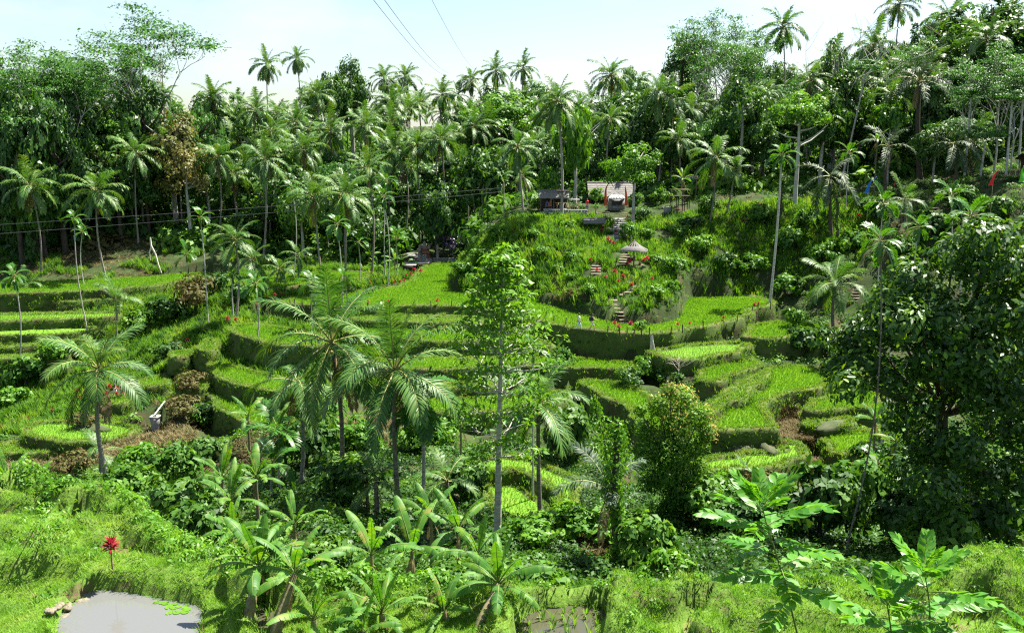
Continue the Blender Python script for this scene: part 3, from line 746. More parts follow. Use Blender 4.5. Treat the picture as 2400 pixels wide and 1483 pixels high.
def palm_trunk(base, top, rad, mat, seed, k=8, swell=1.5):
    r = np.random.default_rng(seed)
    H_ = np.linalg.norm(top - base); n = 12
    t = np.linspace(0, 1, n)
    bow = r.uniform(-.055, .055) * H_
    P = base + (top - base) * t[:, None]
    P[:, 0] += bow * np.sin(t * math.pi); P[:, 1] += r.uniform(-.02, .02) * H_ * np.sin(t * math.pi)
    # straight base to leaning top
    rd = rad * (1.0 - .25 * t) * (1 + (swell - 1) * np.exp(-t * 16)) * (1 + .03 * np.sin(np.arange(n) * 2.1))
    P[0, 2] -= .5
    V, F = tube(P - base, rd, k)
    return mesh_np('palm_trunk', V, F, mat, smooth=True)
PLACED = []       # (root, u, v, Y, kind) of everything planted, for the labels
def palm(u, v, Y, ub=None, L=4.4, label=None, group=None, nf=20, kind='coconut', lo=None, dead=2, nuts=0, seed=None, base=None, trunkmat=None, rad=None, elo=-38, ehi=80, objname=None):
    seed = seed if seed is not None else int(u * 7 + v * 13 + Y)
    r = np.random.default_rng(seed)
    top = at(u, v, Y)
    xb = top[0] if ub is None else at(ub, v + 100, Y)[0]
    b = np.array((xb, Y, ground(xb, Y))) if base is None else np.asarray(base, float)
    if top[2] - b[2] < 1.0: b[2] = top[2] - 1.0
    if lo is None: lo = Y > 112
    FS = {'coconut': F_LO if lo else F_HI, 'areca': F_ARE, 'sugar': F_SUG}[kind]
    nm = objname or {'coconut': 'coconut_palm', 'areca': 'areca_palm', 'sugar': 'sugar_palm'}[kind]
    root = empty(nm, b)
    tag(root, label, 'palm', group)
    rad = rad or {'coconut': .15, 'areca': .075, 'sugar': .26}[kind]
    tm = trunkmat or {'coconut': M['trunk'], 'areca': M['palebark'], 'sugar': M['darkbark']}[kind]
    link('trunk', palm_trunk(b, top, rad, tm, seed, 6 if lo else 9), root)
    c = top - b
    for i in range(nf):
        f = (i + .5) / nf
        e = ehi + (elo - ehi) * f ** 1.12 + r.uniform(-8, 8)
        ci = int(np.argmin([abs(e - q[0]) for q in CLS]))
        a = i * 2.39996 + r.uniform(-.25, .25)
        me = FS[ci][r.integers(0, len(FS[ci]))]
        s = L * r.uniform(.85, 1.08) * (1 - .25 * (f < .12))
        rr = .06 if kind != 'areca' else .03
        link('frond', me, root, c + np.array((math.cos(a) * rr, math.sin(a) * rr, .25 * (1 - f))), (0, R_(CLS[ci][0] - e) * .6, a), s)
    for i in range(dead):
        a = r.uniform(0, 6.28)
        o = link('dead_frond', F_DEAD[i % 2], root, c + np.array((math.cos(a) * .12, math.sin(a) * .12, -.15)), (0, r.uniform(-.2, .25), a), L * r.uniform(.55, .8))
    for i in range(nuts):
        a = i * 2.4
        link('coconut', NUT if i % 3 else NUT_G, root, c + np.array((math.cos(a) * .27, math.sin(a) * .27, -.2 - .12 * (i % 3))))
    if kind == 'areca':
        p = Parts(); p.add(*lathe([(.085, -.95), (.12, -.6), (.10, -.2), (.05, .15)], 7))
        link('crownshaft', p.mesh('crownshaft', M['stemgreen'], True), root, c)
    PLACED.append((root, u, v, Y, kind))
    return root

# broadleaf crowns, shared by many trees
CR = {}
def cr_set(key, mat, n, **kw): CR[key] = [crown_mesh('crown', mat, 500 + hash_(key) + i, **kw) for i in range(n)]
def hash_(s): return sum(ord(c) * (i + 3) for i, c in enumerate(s)) % 997
cr_set('broad', M['broad'], 4, ncl=44, nl=74, leaf=.13, cs=.26, R=(1, 1, 1))
cr_set('round', M['light'], 2, ncl=52, nl=80, leaf=.105, cs=.23, R=(1, 1, .9))
cr_set('tall', M['broad'], 3, ncl=44, nl=70, leaf=.12, cs=.24, R=(.8, .8, 1.35), lower=-.8)
cr_set('rusty', M['rusty'], 2, ncl=44, nl=60, leaf=.10, cs=.24, R=(1, 1, .85))
cr_set('feather', M['albizia'], 3, ncl=34, nl=90, leaf=.085, cs=.30, R=(1, 1, .62), squash=.3, lower=-.1, w=.5)
cr_set('purple', M['purple'], 1, ncl=46, nl=70, leaf=.11, cs=.22, R=(1, 1, .8), lower=-.2)
cr_set('shrub', M['bush'], 4, ncl=20, nl=60, leaf=.24, cs=.32, R=(1, 1, .8), lower=-.1, hollow=.3)
cr_set('darkshrub', M['darkbush'], 4, ncl=22, nl=60, leaf=.22, cs=.32, R=(1, 1, .85), lower=-.1, hollow=.3)
cr_set('lightshrub', M['light'], 3, ncl=20, nl=60, leaf=.22, cs=.3, R=(1, 1, .9), lower=-.1, hollow=.3)
cr_set('brownshrub', M['brownbush'], 2, ncl=22, nl=60, leaf=.16, cs=.34, R=(1, 1, .7), lower=-.1, hollow=.3)
def _zr(me):
    a = np.empty(len(me.vertices) * 3, np.float32); me.vertices.foreach_get('co', a); return float(np.percentile(np.abs(a[2::3]), 99.5))
CRZ = {m.name: _zr(m) for v_ in CR.values() for m in v_}
TK = [trunk_mesh('trunk', M['palebark'], 20 + i, limbs=7) for i in range(3)] + [trunk_mesh('trunk', M['darkbark'], 30 + i, limbs=7) for i in range(2)]
BUSHSTEM = trunk_mesh('stem', M['darkbark'], 77, rad=.05, limbs=5, fork=.2, spread=.5)
def tree(u, v, Y, ub=None, rw=4.0, kind='broad', label=None, group=None, frac=.55, dark=False, base=None, name='broadleaf_tree', cat='tree', trunk_r=1.0, tk=None):
    """crown top at pixel (u, v), rw = crown half-width in metres, frac = share of the height that is crown"""
    seed = int(u * 5 + v * 11 + Y * 3); r = np.random.default_rng(seed)
    top = at(u, v, Y); xb = top[0] if ub is None else at(ub, v + 60, Y)[0]
    b = np.array((xb, Y, ground(xb, Y))) if base is None else np.asarray(base, float)
    H_ = max(2.0, top[2] - b[2])
    root = empty(name, b); tag(root, label, cat, group)
    me = tk or (TK[3 + seed % 2] if dark else TK[seed % 3])
    link('trunk', me, root, (0, 0, 0), (0, 0, r.uniform(0, 6.28)), (H_ * .95 * trunk_r, H_ * .95 * trunk_r, H_ * .92))
    var = CR[kind]; me = var[seed % len(var)]
    zr = CRZ[me.name]
    ch = H_ * frac / 2
    link('crown', me, root, (top[0] - xb, 0, H_ - ch), (0, 0, r.uniform(0, 6.28)), (rw, rw, ch / zr))
    PLACED.append((root, u, v, Y, kind))
    return root
def shrub(u, v, rw=1.0, kind='shrub', label=None, group=None, hz=1.0, name='shrub', cat='shrub', Y=None):
    p = hit(u, v) if Y is None else np.array((at(u, v, Y)[0], Y, ground(at(u, v, Y)[0], Y)))
    r = np.random.default_rng(int(u * 3 + v * 17))
    root = empty(name, p, r.uniform(0, 6.28)); tag(root, label, cat, group)
    var = CR[kind]
    link('crown', var[int(u + v) % len(var)], root, (0, 0, rw * .55 * hz), None, (rw, rw, rw * hz))
    link('stem', BUSHSTEM, root, (0, 0, 0), None, (rw, rw, rw * hz))
    PLACED.append((root, u, v, p[1], kind))
    return root

# feathery flat-topped trees with pale forking limbs
def albizia_meshes(seed, forks=5, pads=46, flat=.18, leaf=.055, bare=False):
    r = np.random.default_rng(seed); tr = Parts(); pts = []
    def grow(b, d, L_, rad, lev):
        n = 4; P = [b]; q = d.copy()
        for i in range(n):
            q = unit(q + r.normal(0, .10, 3) + np.array((0, 0, .03))); P.append(P[-1] + q * L_ / n)
        tr.add(*tube(P, np.linspace(rad, rad * .6, n + 1), 5))
        if lev == 0: pts.append(P[-1]); pts.append(P[-2] + r.normal(0, .02, 3)); return
        for j in range(r.integers(2, 4)):
            s = unit(r.normal(0, 1, 3)) * np.array((1, 1, .25))
            grow(P[-1] if j else P[-2], unit(q + s * (.75 + .1 * lev)), L_ * r.uniform(.62, .9), rad * .58, lev - 1)
    tr.add(*tube([(0, 0, -.04), (.005, 0, .12), (0, .005, .28)], [.013, .010, .009], 7))
    for i in range(forks):
        a = i * 2 * math.pi / forks + r.uniform(-.4, .4); s = r.uniform(.25, .5)
        grow(np.array((0, 0, .26)), unit(np.array((math.cos(a) * s, math.sin(a) * s, 1.0))), .26, .0055, 3)
    Vs, Fs, rs, o = [], [], [], 0
    if not bare:
        pts = np.array(pts)
        for c in pts[r.permutation(len(pts))[:pads * 2]]:
            m = 64; q = r.normal(0, 1, (m, 3)) * np.array((.046, .046, .008))
            V, F = leaf_cloud(c + q + np.array((0, 0, .008)), np.tile((0, 0, 1.0), (m, 1)), leaf * .36, .5, r, .1)
            Vs.append(V); Fs.append(F + o); o += len(V); rs.append(np.repeat(np.clip(r.uniform(.3, .7) + r.normal(0, .12, m), 0, 1), 4))
    zt = max(p[2] for p in pts)
    tm = tr.mesh('trunk', M['palebark'], True)
    cm = mesh_np('crown', np.concatenate(Vs), np.concatenate(Fs), M['albizia'], np.concatenate(rs)) if not bare else None
    return tm, cm, zt
ALB = [albizia_meshes(s) for s in (3, 8, 15)]
BARE = albizia_meshes(22, bare=True)
def albizia(u, v, Y, ub=None, wide=1.0, label=None, var=0, group=None, bare=False):
    top = at(u, v, Y); xb = top[0] if ub is None else at(ub, v + 100, Y)[0]
    b = np.array((xb, Y, ground(xb, Y))); H_ = top[2] - b[2]
    tm, cm, zt = BARE if bare else ALB[var % 3]
    root = empty('bare_tree' if bare else 'albizia_tree', b, var * 1.3); tag(root, label, 'tree', group)
    s = H_ / zt
    link('trunk', tm, root, None, None, (s * wide, s * wide, s))
    if cm: link('crown', cm, root, None, None, (s * wide, s * wide, s))
    PLACED.append((root, u, v, Y, 'albizia'))
    return root

# bananas
def banana_leaf(seed, L_=1.0, elev=50, droop=60, w=.13, torn=.5):
    r = np.random.default_rng(seed); n = 22; t = np.linspace(0, 1, n)
    ang = R_(elev) - R_(droop) * t ** 1.6
    P = np.zeros((n, 3))
    for i in range(1, n):
        a = (ang[i] + ang[i - 1]) / 2; P[i] = P[i - 1] + np.array((math.cos(a), r.uniform(-.03, .03), math.sin(a))) * L_ / (n - 1)
    p = Parts(); p.add(*tube(P, .012 * (1.2 - t), 4), r=.95, m=1)
    T_ = unit(np.gradient(P, axis=0))
    for sgn in (-1, 1):
        gap = [r.uniform() < torn * .55 for _ in range(n)]
        sag = r.uniform(.0, .5)
        for i in range(3, n - 1):
            q0, q1 = t[i], t[i + 1]
            f = lambda q: w * (max(0, math.sin(math.pi * min(1, (q - .12) / .9))) ** .45) if q > .12 else 0
            S = unit(np.cross(T_[i], np.array((0, 0, 1.0)))) * sgn; S2 = unit(np.cross(T_[i + 1], np.array((0, 0, 1.0)))) * sgn
            if gap[i]: sag = r.uniform(-.1, 1.1)
            up = unit(np.cross(S, T_[i])) * sgn
            fold = .35
            o = lambda Pp, SS, q, k: Pp + SS * f(q) * k + up * f(q) * k * fold * (1 - k * 1.0) - np.array((0, 0, 1)) * f(q) * k * k * sag + T_[i] * f(q) * k * .25
            e = .5 if gap[i] else 0
            a0, a1 = P[i], P[i + 1] * (1 - e * .0) 
            q1e = q1 - (q1 - q0) * e
            V = [a0, a1, o(a1, S2, q1, .5), o(a0, S, q0, .5), o(a1 - T_[i] * e * L_ / n, S2, q1e, 1.0), o(a0, S, q0, 1.0)]
            p.add(V, [(0, 1, 2, 3), (3, 2, 4, 5)], r=float(np.clip(.45 + r.normal(0, .12), 0, 1)))
    return p.mesh('banana_leaf', mats=[M['banana'], M['stemgreen']])
BCL = [(84, 18), (66, 45), (45, 65), (22, 75), (-5, 60)]
BAN = [[banana_leaf(900 + c * 5 + s, 1, e, d, (.105, .095, .09)[s], torn=(.5, .9, 1.2)[s]) for s in range(3)] for c, (e, d) in enumerate(BCL)]
DEADB = banana_leaf(990, 1, -60, 25, .07, 1.0); DEADB.materials[0] = M['oldfrond']
def banana(u, v, Y, ub=None, L_=2.0, nl=9, label=None, group=None, base=None, rad=.1, seed=None, dead=2, ehi=88, elo=12):
    seed = seed or int(u * 3 + v); r = np.random.default_rng(seed)
    top = at(u, v, Y); xb = top[0] if ub is None else at(ub, v + 40, Y)[0]
    b = np.array((xb, Y, ground(xb, Y))) if base is None else np.asarray(base, float)
    if b[2] > top[2] - .3: b[2] = top[2] - .3
    root = empty('banana_plant', b); tag(root, label, 'banana plant', group)
    c = top - b
    tz = np.linspace(0, 1, 6)
    P = c * tz[:, None]; P[0, 2] -= .2
    p = Parts(); p.add(*tube(P, rad * (1.1 - .55 * tz), 8)); link('stem', p.mesh('stem', M['pseudo'], True), root)
    for i in range(nl):
        f = (i + .5) / nl; e = ehi + (elo - ehi) * f ** .9
        ci = int(np.argmin([abs(e - q[0]) for q in BCL])); a = i * 2.39996 + seed + r.uniform(-.3, .3)
        link('leaf', BAN[ci][r.integers(0, 3)], root, c + np.array((0, 0, .1 * (1 - f) - .05)), (r.uniform(-.25, .25), R_(BCL[ci][0] - e) * .7, a), L_ * r.uniform(.8, 1.12))
    for i in range(dead):
        link('dead_leaf', DEADB, root, c + np.array((0, 0, -.1)), (0, 0, r.uniform(0, 6.28)), L_ * .6)
    PLACED.append((root, u, v, Y, 'banana'))
    return root
# cordylines: a cane with a tuft of red leaves
def cordy_mesh(seed, mat, n=36, L_=.40, w=.10, up=.95):
    r = np.random.default_rng(seed); p = Parts()
    for i in range(n):
        a = i * 2.4; e = R_(80 - 95 * (i / n)) * up; d = np.array((math.cos(a) * math.cos(e), math.sin(a) * math.cos(e), math.sin(e)))
        nrm = unit(np.array((-d[0] * d[2], -d[1] * d[2], 1 - d[2] ** 2 + .05)))
        q = leafquad(np.array((0, 0, -.15 * i / n)), d, nrm, L_ * r.uniform(.75, 1.15), w, .2)
        p.add(q, [(0, 1, 2, 3)], r=float(np.clip(r.uniform(.1, .9), 0, 1)))
    return p.mesh('leaf_tuft', mat)
CORD = [cordy_mesh(i, M['red']) for i in range(3)]
CORD_OLD = [cordy_mesh(10 + i, M['maroon'], 12, .40, .08, .4) for i in range(2)]
CANE = (lambda p: (p.add(*tube([(0, 0, -.1), (.01, 0, .35), (0, 0, 1.0)], [.022, .018, .015], 6)), p.mesh('cane', M['wood'], True))[1])(Parts())
def cordyline(u, v, h=.9, label=None, group='red cordylines planted along the paths', s=1.0, Y=None, p=None):
    """(u, v) is the foot of the plant"""
    p = (hit(u, v) if Y is None else np.array((at(u, v, Y)[0], Y, ground(at(u, v, Y)[0], Y)))) if p is None else p
    k = int(u + v)
    root = empty('cordyline', p, k * .7); tag(root, label, 'cordyline', group)
    link('cane', CANE, root, None, None, (1, 1, h))
    link('leaf_tuft', CORD[k % 3], root, (0, 0, h), None, s)
    link('old_leaf_tuft', CORD_OLD[k % 2], root, (0, 0, h - .12 * s), None, s)
    PLACED.append((root, u, v, p[1], 'cordyline'))
    return root
# ------------------------------------------------------------------ undergrowth on the slopes (nobody could count it)
def bush_temp(seed, leaf, n, rx=.8, rz=.55):
    r = np.random.default_rng(seed); q = unit(r.normal(0, 1, (n, 3))); q[:, 2] = np.abs(q[:, 2])
    P = q * (r.uniform(0.25, 1, (n, 1)) ** .5) * np.array((rx, rx, rz)) + np.array((0, 0, .05))
    V, F = leaf_cloud(P, q, leaf, .5, r, .3)
    return V, F
B_NEAR = [bush_temp(s, .20, 105) for s in range(5)]
B_MID = [bush_temp(s + 10, .24, 64) for s in range(5)]
B_FAR = [bush_temp(s + 20, .55, 34, 1.3, .9) for s in range(4)]
BROWN = [(60,1080,11),(430,930,7),(150,1075,7),(380,1020,6),(540,1080,5),(1870,1010,3.5),(1900,1060,3.5),(1940,1120,5),(1880,1160,4),(850,1000,4),(1330,690,4),(250,590,8),(120,620,8),(1720,470,5),(2080,520,6),(1820,650,4),(1400,1280,3),(450,870,4),(330,640,5),(1500,720,2.5)]
BR = [(hit(u, v), q) for u, v, q in BROWN]
GRASSY = [onz(u, v, -17)[:2] for u, v in []]
def sample(n, y0, y1, pw, seed):
    r = np.random.default_rng(seed)
    y = (y0 ** (2 - pw) + r.uniform(0, 1, n) * (y1 ** (2 - pw) - y0 ** (2 - pw))) ** (1 / (2 - pw))
    x = r.uniform(-1, 1, n) * (.62 * y + 5)
    return x, y
def clear(x, y, pad=.0):
    ok = lookup(TERRMASK.astype(float), x, y) < .3
    return ok
CLEAR = [(hit(u, v)[:2], q) for u, v, q in [(1485,625,2.2),(1445,540,2.2),(1440,500,3.5),(1320,490,4),(1395,640,1.5),(1460,600,1.5),(1478,700,1.2),(1450,740,1.2),(1440,765,1.2),(1000,612,6),(960,612,5),(1040,612,6),(1000,602,6),(1040,602,6),(1550,552,2.0),(1690,600,1.0),(1480,480,3),(2000,700,2.2),(2010,670,1.6),(365,985,1.0),(285,915,2.0),(2330,470,2),(1600,480,2),(1800,650,1.5),(1840,690,1.5),(290,600,6),(350,560,3)]]
CLEAR += [(hit(u, v)[:2], .8) for u, v in [(1494,674),(1486,680),(1474,687),(1461,693),(1438,706),(1441,716),(1449,725),(1452,734),(1457,744),(1462,752),(1466,600),(1462,612),(1460,622),(1398,625),(1397,632),(1396,640),(1450,520),(1450,535),(1450,550),(1437,560)]]
def notcleared(x, y):
    ok = np.ones(len(x), bool)
    for c, q in CLEAR: ok &= np.hypot(x - c[0], y - c[1]) > q
    return ok
for nm, n, y0, y1, pw, temps, sc, mat, lab in [
    ('undergrowth', 4200, 27, 70, .6, B_NEAR, (.7, 1.5), 'darkbush', 'near'),
    ('undergrowth', 7200, 65, 142, .8, B_MID, (.5, 1.35), 'bush', 'mid'),
    ('undergrowth', 9500, 139, 262, .9, B_FAR, (1.0, 3.2), 'bush', 'far')]:
    x, y = sample(n, y0, y1, pw, n)
    ok = clear(x, y) & notcleared(x, y)
    x, y = x[ok], y[ok]; z = lookup(H, x, y)
    r = np.random.default_rng(n)
    brown = np.zeros(len(x), bool)
    for c, q in BR: brown |= np.hypot(x - c[0], y - c[1]) < q * r.uniform(.7, 1.1, len(x))
    hill = (lookup(hillmask.astype(float), x, y) > .5) & (y < 126)
    leftbank = (x < -14) & (y > 84) & (y < 140)
    grassy = (hill & (wav(x, y, 6, 91) > -.05)) | (leftbank & (wav(x, y, 8, 92) > -.2))
    s = r.uniform(*sc, len(x))
    s = np.where(hill, s * .55, s); s = np.where(leftbank, s * .75, s)
    rn = np.clip(.45 + .3 * wav(x, y, 9, 77) + r.normal(0, .15, len(x)) + np.where(hill, .25, 0), 0, 1)
    for cond, mt, nm2 in ((~brown & ~grassy, mat, 'undergrowth'), (brown, 'brownbush', 'dry_scrub')):
        if cond.sum() == 0: continue
        me = scatter_mesh(nm2, temps, np.column_stack([x, y, z - .1])[cond], (s * np.where(brown, .7, 1))[cond], M[mt], rn[cond], n)
        tag(link(nm2, me), {'undergrowth': 'leafy green undergrowth covering the valley slopes', 'dry_scrub': 'browned dry scrub on the terrace slopes'}[nm2], 'vegetation', kind='stuff')
# tall grass on the hill and the left bank
x, y = sample(90000, 84, 142, .6, 5)
hill = (lookup(hillmask.astype(float), x, y) > .5) & (y < 128); lb = (x < -12) & (y > 84)
bare = lb & (y > 124) & (x < -30) & (wav(x, y, 9, 61) > -.15)
ok = (hill | lb) & ~bare & clear(x, y) & notcleared(x, y); x, y = x[ok], y[ok]; z = lookup(H, x, y)
r = np.random.default_rng(5)
sel = (r.uniform(0, 1, len(x)) < .9) & ~((lookup(hillmask.astype(float), x, y) > .5) & (y < 112) & (lookup(hs, x, y) < 1.1)); x, y, z = x[sel], y[sel], z[sel]
me = scatter_mesh('tall_grass', TALL, np.column_stack([x, y, z - .05]), r.uniform(.5, 1.3, len(x)), M['tallgrass'], np.clip(.45 + .25 * wav(x, y, 5, 31) + r.normal(0, .15, len(x)), 0, 1), 5)
tag(link('tall_grass', me), 'tall bright grass on the hill with the huts and left bank', 'grass', kind='stuff')

# growth hanging on the cut foot of the hill
q = resample(HILL[:int(len(HILL) * .8)], .35); r = np.random.default_rng(8); q = np.repeat(q, 9, 0); cen = np.array((12.0, 118.0)); q = q + unit(cen - q) * r.uniform(.0, 1.5, (len(q), 1)) + r.normal(0, .15, q.shape)
ok = (q[:, 1] < 116) & (wav(q[:, 0], q[:, 1], 3, 15) > -.45) & (np.abs(q[:, 0]) < 40) & (r.uniform(0, 1, len(q)) < np.where(q[:, 0] > 14, .3, np.where(q[:, 0] > -2, .45, .8))); q = q[ok]
me = scatter_mesh('cliff_growth', TURF + TALL[:1] + [bush_temp(70, .16, 30, .4, .3)], np.column_stack([q, lookup(G, q[:, 0], q[:, 1]) - .03]), r.uniform(.6, 1.4, len(q)), M['tallgrass'], r.uniform(0, .7, len(q)), 9)
tag(link('cliff_growth', me), 'grass and creepers on the cut earth foot of the hill', 'vegetation', kind='stuff')
# ------------------------------------------------------------------ forest on the far slopes
SKY = np.array([(-200,110),(0,112),(100,140),(250,165),(330,150),(420,190),(500,195),(560,215),(640,215),(700,205),(800,165),(900,195),(1000,195),(1100,190),(1200,175),(1300,185),(1400,160),(1500,150),(1560,125),(1620,75),(1700,60),(1760,90),(1830,140),(1900,110),(1960,110),(2050,70),(2150,25),(2250,5),(2400,-20),(2600,-20)], float)
fr = np.random.default_rng(42)
FOREST = []
for row, (Y0, dx) in enumerate([(127, 4.6), (133.5, 4.8), (140, 5.4), (145.5, 5.2), (151.5, 5.4), (158, 5.6), (166, 5.8), (175, 6.2), (186, 6.8), (199, 7.4), (214, 8.2), (232, 9.2)]):
    x = -.60 * Y0 - 6 + fr.uniform(0, dx)
    while x < .60 * Y0 + 6:
        Y = Y0 + fr.uniform(-3, 3); X = x + fr.uniform(-1.5, 1.5); x += dx
        g = ground(X, Y); u, v = pix((X, Y, g))
        if row < 2 and (u < 2130 or (2290 < u < 2420 and Y < 131)): continue
        if Y < 157 and 880 < u < 1150: continue
        if Y < 143.5 and u < 620: continue                      # clearing of the shrine
        if Y < 146 and 1150 < u < 1650: continue                     # yard of the huts
        if 1650 < u < 2120 and Y < 146 and fr.uniform() < .7: continue
        vs = np.interp(u, SKY[:, 0], SKY[:, 1])
        zmax = at(u, vs + fr.uniform(4, 55), Y)[2]
        pal = .22 if u < 430 else .62 if u < 1180 else .40 if u < 1650 else .30
        coco = fr.uniform() < pal
        h = fr.uniform(11, 18) if coco else fr.uniform(8, 15)
        if u > 1700: h *= 1.2
        if row < 2: h = fr.uniform(5, 11); coco = coco and fr.uniform() < .4
        if row >= 9: h = max(h, 13)
        top = min(g + h, zmax)
        if row >= 10: top = zmax
        if top - g < 5: top = g + 5
        ut, vt = pix((X, Y, top))
        if coco:
            cr_z = top - 2.4
            uc, vc = pix((X, Y, cr_z))
            palm(uc + fr.uniform(-16, 16), vc, Y, uc, fr.uniform(3.7, 5.4), nf=int(fr.integers(12, 21)), lo=True, dead=int(fr.integers(0, 6)), seed=int(fr.integers(1e6)), elo=fr.uniform(-68, -15), ehi=fr.uniform(70, 92), rad=fr.uniform(.12, .19))
            FOREST.append((len(PLACED) - 1, 'coconut', row))
        else:
            k = fr.choice(['broad', 'broad', 'broad', 'tall', 'tall', 'feather', 'round', 'broad'], p=[.2, .16, .12, .16, .14, .13, .05, .04])
            rw = fr.uniform(3.2, 4.8) if k != 'feather' else fr.uniform(4, 5.5)
            tree(ut, vt, Y, None, rw, k, frac={'broad': .84, 'tall': .93, 'feather': .55, 'round': .8, 'rusty': .75}[k], dark=bool(fr.uniform() < .4))
            FOREST.append((len(PLACED) - 1, k, row))
# ------------------------------------------------------------------ palms the photo shows one by one
def cp(u, v, Y, ub, L, label, **k): return palm(u, v, Y, ub, L, label, 'coconut palms', **k)
cp(232, 868, 58, 238, 4.2, 'coconut palm with a dark trunk left of the grey concrete basin', nf=18, dead=2, nuts=4, rad=.17, ehi=82, elo=-42, seed=3)
cp(778, 806, 50, 786, 4.9, 'wide coconut palm with pale arching fronds, left one of the middle pair', nf=17, dead=3, nuts=5, seed=14, elo=-50, ehi=88)
cp(925, 872, 47, 931, 4.9, 'coconut palm with tall upright fronds and orange nuts, right one of the middle pair', nf=17, dead=2, nuts=9, seed=8, ehi=92, elo=-38)
cp(697, 900, 57, 698, 4.2, 'low coconut palm with drooping fronds on a leaning trunk, below the middle pair', nf=14, dead=3, seed=31, ehi=45, elo=-50)
cp(1262, 950, 52, 1268, 4.0, 'yellowish coconut palm just behind the slender tree in the middle', nf=15, dead=2, nuts=3, seed=19, elo=-40)
cp(552, 566, 104, 548, 3.6, 'coconut palm with a pale curved trunk on the left bank terraces', nf=18, nuts=3, seed=5, rad=.14)
cp(735, 465, 118, 750, 4.4, 'full coconut palm in the grove left of the shrine, leftmost crown', seed=6)
cp(808, 462, 116, 803, 4.6, 'full pale coconut palm in the grove left of the shrine, beside the areca crowns', seed=7, nf=22)
cp(862, 398, 128, 866, 3.6, 'coconut palm standing above the grove left of the shrine', seed=9)
cp(72, 440, 130, 85, 4.7, 'coconut palm with browned lower fronds at the foot of the left forest', seed=10, dead=4)
cp(226, 452, 128, 240, 5.2, 'broad coconut palm leaning at the forest foot above the left bank', seed=11)
cp(318, 362, 142, 316, 4.6, 'coconut palm with one frond bent down, in front of the rusty tree', seed=12, dead=3)
cp(510, 372, 145, 503, 4.2, 'coconut palm at the right foot of the rusty tree', seed=13)
cp(632, 372, 146, 624, 4.9, 'large coconut palm on the forest edge with a long pale trunk', seed=15, dead=3)
cp(498, 232, 168, 496, 4.8, 'dark coconut palm rising behind the rusty tree', seed=16)
cp(600, 262, 164, 602, 4.9, 'spreading coconut palm below the lone skyline palm', seed=17)
cp(712, 352, 150, 712, 4.4, 'coconut palm on the slope with a shaggy skirt of dry fronds', seed=18, dead=5)
cp(775, 308, 160, 778, 4.9, 'wide pale coconut palm above the grove left of the shrine', seed=20)
cp(742, 222, 185, 742, 4.8, 'coconut palm below the second skyline palm', seed=21)
cp(625, 152, 215, 632, 4.8, 'lone tall coconut palm standing clear against the sky, left of its neighbour', seed=22, dead=5, elo=-60)
cp(696, 138, 222, 698, 4.4, 'second lone coconut palm against the sky, right of its taller neighbour', seed=23, dead=5, elo=-60)
cp(858, 298, 160, 858, 4.4, 'coconut palm with a reddish trunk in the middle of the far slope', seed=24, dead=4)
cp(920, 355, 152, 918, 4.8, 'coconut palm with a wide crown above the dark thicket by the shrine', seed=25)
cp(978, 342, 152, 982, 4.2, 'coconut palm with a bare trunk beside the wide crown above the shrine', seed=26)
cp(1034, 330, 150, 1036, 4.6, 'tall thin coconut palm above the purple bush', seed=27, dead=4)
cp(918, 248, 180, 920, 4.6, 'coconut palm below the skyline above the shrine', seed=28)
cp(900, 185, 215, 902, 4.6, 'skyline coconut palm with an upright crown, left of a pair', seed=29)
cp(950, 182, 220, 950, 4.8, 'skyline coconut palm with a wide crown, right of a pair', seed=30)
cp(1036, 225, 195, 1038, 4.8, 'coconut palm just under the wires on the skyline', seed=32)
cp(1104, 190, 215, 1106, 4.4, 'skyline coconut palm next to where the wires vanish', seed=33)
cp(1162, 168, 220, 1164, 4.6, 'skyline coconut palm, left of the two above the round green canopy', seed=34)
cp(1226, 162, 218, 1228, 4.6, 'skyline coconut palm, right of the two above the round green canopy', seed=35)
cp(1112, 300, 165, 1114, 4.2, 'coconut palm sunk in the round green canopy', seed=36)
cp(1306, 240, 126, 1318, 4.9, 'tall coconut palm with yellow-tipped fronds standing behind the left thatched shelter', seed=37, nf=22, dead=3, nuts=8, rad=.2, elo=-50)
cp(1213, 348, 130, 1228, 4.4, 'coconut palm left of the thatched shelter, with one frond swept up', seed=38, nf=16, rad=.15)
cp(1225, 415, 136, 1236, 3.0, 'small coconut palm under the swept-up one, left of the shelter', seed=39, nf=12)
cp(1432, 178, 168, 1424, 5.0, 'big shaggy coconut palm on the skyline behind the thatched house', seed=40, dead=5, nf=24)
cp(1545, 224, 148, 1541, 4.6, 'coconut palm with a long white trunk right of the bright round tree', seed=41, nf=16, elo=-40)
cp(1677, 372, 122, 1665, 4.8, 'coconut palm with one upright central frond on the right slope', seed=42, nf=15, rad=.13)
cp(1722, 398, 124, 1702, 3.2, 'small coconut palm leaning beside the one with the upright frond', seed=43, nf=11)
cp(1957, 668, 98, 1957, 4.4, 'short coconut palm with pale fronds beside the steps right of the paddies', seed=44, nf=20, rad=.2, dead=1)
cp(1836, 66, 178, 1852, 5.4, 'very tall coconut palm against the sky, right of the feathery trees', seed=45, nf=22, dead=5, elo=-55)
cp(1950, 150, 165, 1952, 5.0, 'coconut palm under the bare forking tree', seed=46)
cp(2048, 110, 160, 2040, 5.2, 'coconut palm right of the bare forking tree', seed=47)
cp(2225, 45, 170, 2228, 5.0, 'dark coconut palm on the right skyline under the top edge', seed=48)
cp(2108, 12, 175, 2115, 4.8, 'coconut palm cut by the top edge, with a thin bare trunk', seed=49)
cp(1590, 330, 142, 1592, 4.0, 'coconut palm in the shade behind the right slope garden', seed=50)
cp(66, 672, 120, 70, 2.8, 'small coconut palm on the far left terraces', seed=51, nf=12, dead=0)
